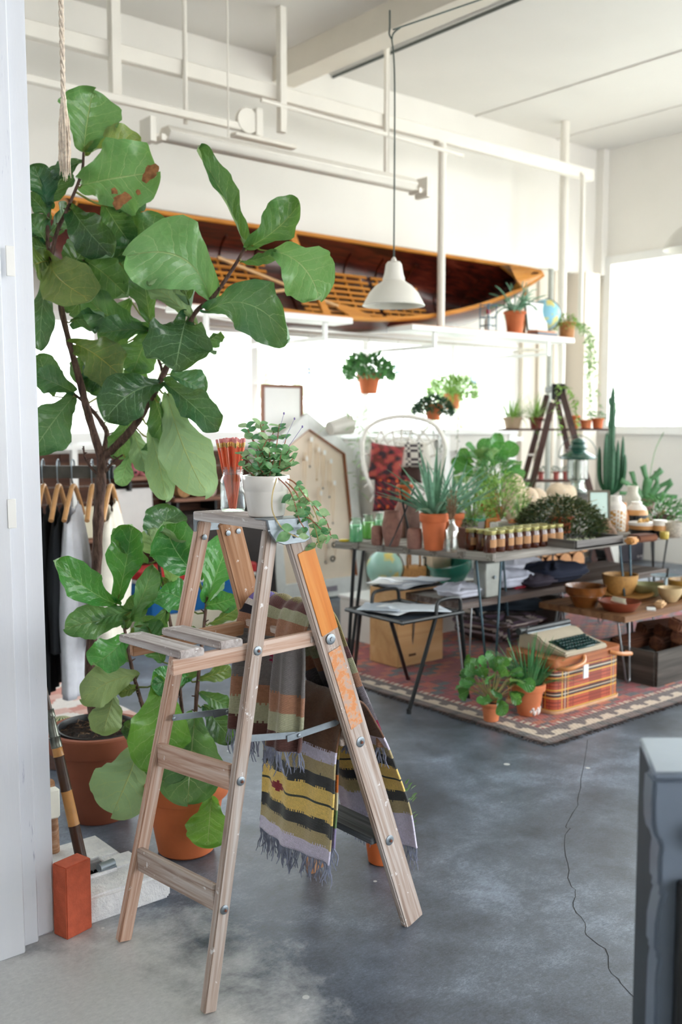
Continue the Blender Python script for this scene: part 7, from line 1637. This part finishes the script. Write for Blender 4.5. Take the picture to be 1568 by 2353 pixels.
def cushion(label,cx,cy,w_,h,rot_,off,colf,seed):
    c=CH(cx,cy,off); w_*=s; h*=s
    def f(u,v):
        x=2*u-1;y=2*v-1; k=((1-x**4)*(1-y**4))**.5; bx=x*(1-.06*(1-y*y)); by=y*(1-.06*(1-x*x)); return k,bx,by
    Rz=Matrix.Rotation(R(rot_),3,fw); mb=MB()
    for sg in (1,-1): mb.grid(lambda u,v:(lambda kk:c+Rz@(ri*kk[1]*w_/2+V3(0,0,1)*kk[2]*h/2+fw*sg*.075*kk[0]+fw*(-.10)*kk[2]))(f(u,v)),26,26,flip=(sg<0))
    o=obj('cushion',mb,colattr('cushion_weave_%d'%seed,.9,namt=.15,nscale=90),origin=c,ang=180)
    bm=bmesh.new(); bm.from_mesh(o.data); bmesh.ops.remove_doubles(bm,verts=bm.verts,dist=.0005); bm.to_mesh(o.data); bm.free()
    Ri=Rz.inverted(); paint(o,lambda p:colf((Ri@(p-c)).dot(ri)/w_*2,(Ri@(p-c)).z/h*2)); return tag(o,label,'cushion')
def cA(x,y):
    n_=noise.noise((x*2.2,y*3.2,4)); return lin('#a34a3e') if n_>.18 else lin('#93343a') if n_>-.02 else lin('#6a3028') if n_>-.22 else lin('#33222b')
def cB(x,y):
    d=abs(((x*2.2)%1)-.5)+abs(((y*2.2)%1)-.5); return lin('#c9592e') if d<.26 else lin('#2a1c26') if (int(x*9+y*9)%3==0) else lin('#6e1f2a')
cushion('upper kilim cushion in faded reds leaning in the woven chair',886,1062,78,84,-8,.10,cA,1)
cushion('dark red cushion with orange diamonds at the bottom of the woven chair',898,1128,84,84,-4,.24,cB,2)
cushion('small plain dark brown cushion behind the kilim ones in the woven chair',942,1084,52,44,-3,.05,lambda x,y:lin('#3a2420'),3)
def cC(x,y): return lin('#4a4348') if (int(x*5)+int(y*5))%2 and abs(x)<.5 else lin('#d9d4cb')
cushion('white cushion with grey printed marks at the back of the woven chair',952,1045,80,60,0,-.05,cC,4)
# ================================================================== white cabinet and desk under the window
a=Vp(775,1003,6.3); t=thing('white_cabinet','white painted cabinet between the jewellery board and the woven chair','cabinet',(a.x+.3,6.5,0)); x0=max(Vp(790,1010,6.45).x,uR+.04); x1=Vp(1000,1010,6.45).x; zt=Vp(850,1003,6.45).z
M_cab=plain('#dedad3',.6,.04,5,.05,name='cabinet_paint')
obj('body',MB().bb((x0,6.46,.05),(x1,6.92,zt-.03)),M_cab,t,bevel=.004); obj('top',MB().bb((x0-.02,6.44,zt-.03),(x1+.02,6.94,zt)),M_white,t,bevel=.004)
for k in range(2): 
    a_=lerp(x0,x1,k/2); obj('door',MB().bb((a_+.02,6.44,.10),(a_+(x1-x0)/2-.02,6.46,zt-.06)),M_cab,t,bevel=.003)
x2=Vp(1030,1010,6.5).x; x3=Vp(1180,1010,6.5).x; zt=Vp(1100,986,6.5).z; t=thing('white_desk','tall white desk with open knee space right of the woven chair','desk',((x2+x3)/2,6.6,0))
obj('top',MB().bb((x2-.1,6.45,zt-.05),(x3+.02,6.95,zt)),M_white,t,bevel=.004); obj('leg',MB().bb((x3-.10,6.47,0),(x3,6.55,zt-.05)),M_white,t,bevel=.003); obj('leg',MB().bb((x2-.08,6.47,0),(x2,6.55,zt-.05)),M_white,t,bevel=.003); obj('apron',MB().bb((x2,6.48,zt-.20),(x3-.1,6.50,zt-.05)),M_cab,t); obj('back_panel',MB().bb((x2,6.88,.1),(x3-.05,6.9,zt-.05)),M_cab,t)
obj('leg',MB().bb((x3-.10,6.86,0),(x3,6.94,zt-.05)),M_white,t,bevel=.003)
# white pot lying on cabinet with spider plant
c=Vp(803,985,6.5); zt=Vp(850,1003,6.45).z; c.z=zt+.09; c.y=6.62; t=thing('spider_plant','white pot lying on its side on the cabinet with trailing spider plant blades','potted plant',V3(c.x,c.y,zt)); obj('pot',MB().lathe([(0,-.12),(.06,-.12),(.085,.08),(.09,.10),(.08,.10),(.06,-.08)],c,28,Matrix.Rotation(R(80),3,'Y')),plain('#dcd8d0',.4,.03),t)
grassy(t,c+V3(.12,-.02,.02),34,.50,.014,P_pale,.05,2.6,7)
trailing(t,[(c+V3(.13,-.06,.0),V3(.4,-.5,.2)),(c+V3(.10,-.08,.0),V3(-.1,-.7,.2)),(c+V3(.15,-.03,.03),V3(.7,-.3,.3))],[.5,.62,.35],P_pale,.12,.014,5,dens=.02)
# ================================================================== dark A-frame ladder shelf
LD=8.9
def DD(x,y): return Dp(x,y,LD)
lt=thing('wooden_a_frame','dark brown wooden a-frame ladder used as a plant shelf near the corner','ladder',V3(DD(1280,1300).x,DD(1280,1300).y,0)); M_dk=wood('dark_brown_rail',['#2c1510','#4f2a1e','#6e4130'],1.0,.5,30,.1)
def railp(x0,y0,x1,y1,dz,w_=.045):
    a=Dp(x0,y0,LD+dz);b=Dp(x1,y1,LD+dz); k=(a.z-.005)/(a.z-b.z); e=a+(b-a)*k; board('rail',a,e,w_*1.22,.034,_R,M_dk,lt,bevel=.003); return a,e
r1=railp(1270,925,1227,1097,0); r2=railp(1257,908,1211,1077,.35,.04); r3=railp(1288,890,1331,1038,0); r4=railp(1276,905,1311,1054,.35,.04)
a=Dp(1276,884,LD+.17); obj('cap',MB().box(a+V3(0,0,-.04),(.10,.42,.05),Matrix.Rotation(math.atan2(_F.y,_F.x)-PI/2,3,'Z')).box(Dp(1284,900,LD),(.12,.03,.14),Matrix.Rotation(math.atan2(_F.y,_F.x)-PI/2,3,'Z')),plain('#15120f',.6),lt,bevel=.004)
for (x0,y0,x1,y1) in ((1250,965,1262,965),(1222,1045,1238,1045)):
    a=Dp(x0,y0,LD+.35);b=Dp(x1,y1,LD); board('step',a,b,.07,.02,_R,plain('#cfc4ba',.7),lt)
for f_ in (.30,.55,.80):
    a=r3[0].lerp(r3[1],f_);b=r4[0].lerp(r4[1],f_); board('step',a,b,.07,.02,_R,M_dk,lt)
def lshelf(x0,x1,y,d,label,dp=.22):
    a=Dp(x0,y,d);b=Dp(x1,y,d); z=a.z; A=V3(a.x,a.y,z);B=V3(b.x,b.y,z); t=thing('plank_shelf',label,'shelf',(A+B)/2); board('board',A,B,dp,.018,(_F.x,_F.y,0),M_dk,t); return A,B,z
A1,B1,zU=lshelf(1150,1392,987,LD+.17,'upper thin dark shelf board through the a-frame holding terracotta pots',.25)
A2,B2,zL=lshelf(1205,1345,1104,LD+.17,'lower thin dark shelf board through the a-frame holding tiny pots',.25)
def onL(x,A,B,z):
    k=(x-(1150 if A is A1 else 1205))/((1392-1150) if A is A1 else (1345-1205)); p=A.lerp(B,k); return V3(p.x,p.y,z+.009)
def spot(name,label,x,A,B,z,wp,hp,mat,fn=None,group=None):
    c=onL(x,A,B,z); s=mpx(c); t=thing(name,label,'potted plant',c,group); pot(t,c,wp/2*s,wp/2*s*.7,hp*s,mat,rimh=hp*s*.22,rimw=.006,n=22)
    if fn: fn(t,c+V3(0,0,hp*s),s)
M_or=plain('#d9703c',.7,.08)
spot('potted_plant','orange terracotta pot right of the a-frame peak on the upper shelf',1322,A1,B1,zU,22,30,M_or)
spot('clay_bowl','pale orange pot lying beside the tall one on the upper shelf',1347,A1,B1,zU,30,20,M_terra_l)
spot('potted_plant','terracotta bowl at the right end of the upper shelf',1374,A1,B1,zU,30,24,M_terra,lambda t,c,s:bushy(t,c,.06,.06,60,.04,.015,P_green,4,stems=0))
spot('potted_plant','maroon pot with a wide airy spider plant at the left of the upper shelf',1232,A1,B1,zU,34,26,plain('#8c4038',.6),lambda t,c,s:(grassy(t,c+V3(-.02,0,0),60,.25,.01,P_lime,.04,2,6)))
spot('potted_plant','beige bowl with feathery light green plant at the far left of the upper shelf',1178,A1,B1,zU,46,26,plain('#b9a184',.7),lambda t,c,s:(grassy(t,c,110,.30,.009,P_lime,.06,2.4,8),trailing(t,[(c+V3(.1,-.05,0),V3(.4,-.3,.2)),(c+V3(.16,0,0),V3(.6,0,.2)),(c+V3(.05,-.1,0),V3(0,-.5,.2))],[.55,.75,.4],P_green,.03,.012,7)))
for i,(x,lab) in enumerate(((1243,'tiny pink pot with dark plant at the left of the lower a-frame shelf'),(1278,'tiny pink pot with dark plant right of the first on the lower a-frame shelf'),(1300,'third tiny pink pot half hidden behind the lantern hood'))):
    spot('tiny_potted_plant',lab,x,A2,B2,zL,17,18,plain('#b8605a',.7),lambda t,c,s:bushy(t,c,.035,.05,60,.025,.010,P_dark,i+3,stems=0),'tiny pots on the lower a-frame shelf')
# vine with bright leaves on the ladder apex and falling by the corner
c=Dp(1285,890,LD-.05); t=thing('pothos_vine','bright green vine draped over the peak of the dark a-frame','vine',c); trailing(t,[(c,V3(-.4,-.2,.3)),(c+V3(.02,0,0),V3(.4,-.3,.3)),(c,V3(.1,-.6,.4))],[.55,.5,.42],P_lime,.055,.032,6,dens=.011)
# ================================================================== things under the table
globe('globe','pale green world globe under the left of the display table',V3(*(Dp(884,1330,6.9).xy),Dp(884,1337,6.9).z-.09),.125)
gz=Dp(884,1337,6.9).z-.09; g0=Dp(884,1330,6.9)
t=thing('white_plinth','low white plinth box carrying the pale green globe','box',(g0.x,g0.y,0)); obj('box_body',MB().bb((g0.x-.22,g0.y-.16,0),(g0.x+1.0,g0.y+.22,gz-.02)),M_cab,t,bevel=.005); obj('lid',MB().bb((g0.x-.23,g0.y-.17,gz-.02),(g0.x+1.01,g0.y+.23,gz)),M_white,t,bevel=.003)
def onP(x,dv=0): p=Up(x,1340,g0.x) ; p=Vp(x,1340,g0.y-.02+dv); return V3(p.x,g0.y-.02+dv,gz)
c=onP(940); t=thing('woven_bag','tan woven basket bag with two upright handles beside the globe','bag',c); obj('body',MB().box(c+V3(0,0,.09),(.24,.12,.18)),plain('#c69155',.8,.2,50,.5),t,bevel=.01)
for dy in (-.05,.05): obj('handle',MB().tube(cr_pts([c+V3(-.06,dy,.18),c+V3(-.055,dy,.27),c+V3(0,dy,.31),c+V3(.055,dy,.27),c+V3(.06,dy,.18)],5),.008,8),plain('#a87442',.7),t)
obj('price_tag',MB().box(c+V3(-.05,-.065,.06),(.02,.003,.05)),M_tag,t)
c=onP(978); t=thing('pump_bottle','dark olive glass pump bottle beside the woven bag','bottle',c); obj('glass',MB().lathe([(.0,0),(.036,0),(.038,.01),(.038,.13),(.014,.16),(.014,.18)],c,20),plain('#3a4220',.12,.1,coat=.4),t); obj('pump',MB().tube([c+V3(0,0,.18),c+V3(0,0,.23),c+V3(-.04,-.02,.235)],.007,8),M_black,t)
c=onP(1040); t=thing('teal_bowl','large teal glazed bowl tilted behind the folded shirts','bowl',c); obj('body',MB().lathe([(.03,0),(.10,.02),(.16,.10),(.17,.17),(.16,.17),(.10,.035),(0,.02)],c+V3(0,0,.02),32,Matrix.Rotation(R(-14),3,'Y')),plain('#3c8f7c',.25,.15,coat=.3),t)
c=onP(1005,.1); o=obj('crate_box',MB().box(c+V3(0,.0,.12),(.20,.10,.24)),M_stn,origin=c,bevel=.006); tag(o,'pale beige box at the back beside the pump bottle','box')
a=foot(1118,1372,BZ,.03); t=thing('metal_tin','upright grey metal tin on the low bench between the white shirts','tin',a); obj('body',MB().box(a+V3(0,0,.105),(.13,.10,.21)),plain('#a3a6a0',.4,.15,10,.05,metal=.4),t,bevel=.008); obj('latch',MB().tube([a+V3(.01,-.05,.12),a+V3(.01,-.062,.12)],.010,10),M_galv,t)
# stacked round firewood behind the bench
gw='round cut logs stacked behind the low bench'; p0=Dp(1235,1330,7.9); rr=random.Random(40); M_logend=plain('#cf9a6a',.8,.25,12,.2,name='cut_log_end'); labs=['leftmost','second','third','fourth','fifth','sixth']
for r_ in range(3):
    for k in range(6-(r_%2)):
        rad=.085; c=V3(p0.x-.25+.172*k+(.086 if r_%2 else 0),p0.y,.088+.150*r_+.12); t=thing('round_log','round cut log, %s from the left in the %s row behind the bench'%(labs[k],['bottom','middle','top'][r_]),'log',c,gw)
        obj('bark',MB().tube([c,c+V3(.0,.30,0)],rad,16,cap=False),M_log,t); obj('cut_face',MB().lathe([(0,0),(rad*.96,0),(rad*.96,.004),(0,.006)],c+V3(0,.0,0),16,Matrix.Rotation(PI/2,3,'X')),M_logend,t)
t=thing('log_stand','low dark steel stand carrying the stack of round logs','stand',(p0.x+.2,p0.y,0)); obj('frame',MB().bb((p0.x-.36,p0.y,.10),(p0.x+.8,p0.y+.3,.118)).bb((p0.x-.36,p0.y+.1,0),(p0.x-.33,p0.y+.13,.1)).bb((p0.x+.77,p0.y+.1,0),(p0.x+.8,p0.y+.13,.1)).bb((p0.x-.37,p0.y+.1,0.1),(p0.x-.35,p0.y+.2,.4)),M_black,t)
# framed poster under the table
pv=6.2; a=Vp(1403,1262,pv);b=Vp(1534,1262,pv); zb_=Vp(1465,1328,pv).z; zt=Vp(1465,1225,pv).z; t=thing('framed_poster','white matted black and white poster with large lettering behind the bowls','poster',((a.x+b.x)/2,pv,zb_)); w_=b.x-a.x
obj('frame',MB().bb((a.x,pv,zb_),(b.x,pv+.02,zt)),plain('#e9e8e2',.6,.02),t,bevel=.002); a2_=Vp(1424,1262,pv).x; b2_=Vp(1513,1262,pv).x; zi=Vp(1465,1308,pv).z; obj('photo_print',MB().bb((a2_,pv-.003,zi),(b2_,pv,zt-.02)),plain('#3c3a44',.5,.5,6,0),t)
def text(body,loc,size,mat,parent,rotz=0,rx=PI/2,name='lettering',sx=1,depth_=.0008):
    cu=bpy.data.curves.new(name,'FONT'); cu.body=body; cu.size=size; cu.align_x='CENTER'; cu.align_y='CENTER'; cu.extrude=depth_; o=bpy.data.objects.new(name,cu); dg=bpy.context.evaluated_depsgraph_get(); COL.objects.link(o); dg.update()
    me=bpy.data.meshes.new_from_object(o.evaluated_get(dg)); bpy.data.objects.remove(o); ob=bpy.data.objects.new(name,me); COL.objects.link(ob); me.materials.append(mat); ob.rotation_euler=(rx,0,rotz); ob.scale=(sx,1,1)
    if parent: ob.parent=parent; ob.location=Vector(loc)-Vector(parent.location)
    else: ob.location=loc
    return ob
text('OF AMERICA',((a2_+b2_)/2,pv-.004,zi+.075),.075,plain('#c9c7cc',.7,.05,bmp=0),t)
obj('figure_mark',MB().ball(((a2_+b2_)/2-.02,pv-.004,zi+.14),.014,(1,.1,1)),plain('#b9b4b8',.6),t); obj('figure_mark',MB().ball(((a2_+b2_)/2+.04,pv-.004,zi+.14),.014,(1,.1,1)),plain('#b9b4b8',.6),t)
t=thing('poster_stand','low white crate the poster stands on behind the low table','crate',((a.x+b.x)/2,pv+.1,0)); obj('box_body',MB().bb((a.x-.1,pv-.05,0),(b.x+.1,pv+.3,zb_)),M_cab,t,bevel=.004)
# dark bucket and vases beyond low table
c=foot(1262,1480,.012,.1); t=thing('dark_bin','tall dark brown tapered bin standing behind the bowls bench','bin',c); s=mpx(c); obj('body',MB().lathe([(0,0),(24*s,0),(36*s,98*s),(38*s,98*s),(38*s,101*s),(33*s,101*s),(22*s,4*s),(0,4*s)],c,30),plain('#2a1d18',.6,.2),t)
# books standing right of the logs
for i,(hx,lab) in enumerate((('#15171c','black folded easel board leaning near the poster'),('#5a3a30','brown board leaning next to the black one'),('#2a3a5c','blue board leaning against the poster'))):
    a=Vp(1368+12*i,1345,6.5); o=obj('leaning_board',MB().box((0,0,.35),(.02,.30,.70),Matrix.Rotation(R(-16),3,'Y')),plain(hx,.6),origin=(0,0,0),bevel=.003); o.location=(a.x,a.y,.005); tag(o,lab,'board')
# wooden cubby shelf at the right under the table
a=Vp(1545,1300,6.0); t=thing('wooden_cubby','light orange wooden shelf unit at the right edge behind the table','shelf unit',(a.x+.3,6.2,0)); M_cub=plain('#d5a46f',.6,.1,8)
for z in (.02,.42,.80): obj('shelf',MB().bb((a.x,6.0,z),(a.x+.9,6.35,z+.025)),M_cub,t)
for u in (a.x,a.x+.88): obj('side',MB().bb((u,6.0,0),(u+.02,6.35,.83)),M_cub,t)
# pale books/pads under the low table on the floor and rug
for i,(x,y,hx,w_,h) in enumerate(((1440,1470,'#e6e0da',.5,.05),(1470,1455,'#cfc6d0',.5,.05))):
    pass
# ================================================================== grey cast equipment at the near right edge
g=Dp(1500,1790,1.55); zt=g.z; t=thing('cast_iron_machine','blurred grey cast metal machine with black slotted panel at the near right edge','machine',V3(g.x+.12,g.y-.1,0)); M_gm=plain('#8995a6',.35,.10,6,.1,metal=.35,name='grey_cast_metal')
ex=_R; ey=V3(_F.x,_F.y,0).normalized()
def G(x,y,z): return g+ex*x+ey*y+V3(0,0,z-zt)
px_=1.55/FPX
prof=[(0,0),(-2,-60),(0,-110),(6,-135),(15,-148),(20,-165),(17,-200),(18,-262),(30,-275),(22,-300),(14,-350),(14,-410),(24,-430),(19,-470),(18,-560),(18,-1100)]
poly=[(0.002+a*px_,zt+b*px_) for a,b in prof]; zb=0.0
poly=[p for p in poly if p[1]>.01]+[(poly[-1][0],0.0),(.36,0.0),(.36,zt)]
obj('cast_side',MB().prism(poly,0,.05,lambda a,b,h:G(a,h,b)),M_gm,t,bevel=.006,seg=2)
obj('top_cap',MB().bb((0,0,0),(1,1,1)) if False else MB().prism([(0,-.005),(.37,-.005),(.37,.17),(.03,.17)],zt-.001,zt+.012,lambda a,b,h:G(a,b,h)),M_gm,t,bevel=.004)
obj('slotted_panel',MB().prism([(.040,0.02),(.37,.02),(.37,zt-.16),(.040,zt-.16)],-.03,-.002,lambda a,b,h:G(a,h,b)),plain('#0e1214',.5,.2),t,bevel=.004)
obj('body',MB().prism([(.03,0),(.36,0),(.36,zt),(.03,zt)],.05,.17,lambda a,b,h:G(a,h,b)),plain('#3c454e',.5),t,bevel=.004)
for k in range(22): obj('louvre',MB().box(G(.22,-.036,zt-.22-.028*k),(.26,.010,.010),Matrix.Rotation(math.atan2(ex.y,ex.x),3,'Z')),plain('#2b3236',.35,.2,metal=.5),t)
obj('knob',MB().ball(G(.062,-.040,zt-.235),.008),plain('#cfd6dc',.15,.1,metal=.8),t); obj('dial',MB().lathe([(.0,0),(.024,0),(.024,.02),(0,.022)],G(.085,-.002,zt-.085),20,Matrix.Rotation(math.atan2(ex.y,ex.x),3,'Z')@Matrix.Rotation(PI/2,3,'X')),plain('#101214',.4),t)
# ================================================================== outside: ground, and trees coloured pale to stand for glare
o=struct('ground_outside',MB().bb((-20,7.35,-.3),(60,60,-.1)).bb((WU+.4,-40,-.3),(60,7.4,-.1)),plain('#b9b6ae',.9,.1,.5,0))
def tree_(x,y,h,r,label,seed):
    t=thing('tree',label,'tree',(x,y,-.1),'trees beyond the windows'); obj('trunk',MB().tube([(x,y,-.1),(x+.1,y,h*.6)],[.16,.08],8),plain('#b9aea0',.9),t)
    rr=random.Random(seed); mb=MB()
    for k in range(900):
        a=rr.uniform(0,6.28); b=rr.uniform(-1,1); q=r*rr.random()**.4; p=V3(x+math.cos(a)*q*math.sqrt(1-b*b),y+math.sin(a)*q*math.sqrt(1-b*b),h*.62+b*q*h*.42/r*.9); mb.leaflet(p,V3(rr.uniform(-1,1),rr.uniform(-1,1),rr.uniform(-1,.5)),V3(0,0,1),.30,.16)
    obj('foliage',mb,plain('#cbd8bf',.8,.15,3,0,name='glare_washed_leaf'),t,kind='stuff',ang=180)  # leaf colour lightened for the washed-out, overexposed view
for i,(x,y,h,r,l) in enumerate(((9.5,17,4.2,1.6,'pale tree furthest left beyond the strip window'),(13.5,19,4.6,1.9,'pale tree beyond the middle of the strip window'),(19.5,18.5,4.4,1.8,'pale tree beyond the right end of the strip window'),(21,12.6,5.0,2.0,'pale tree on the left beyond the tall right window'),(28,18.5,6.8,2.3,'taller pale tree on the right beyond the tall window'))): tree_(x,y,h,r,l,i)
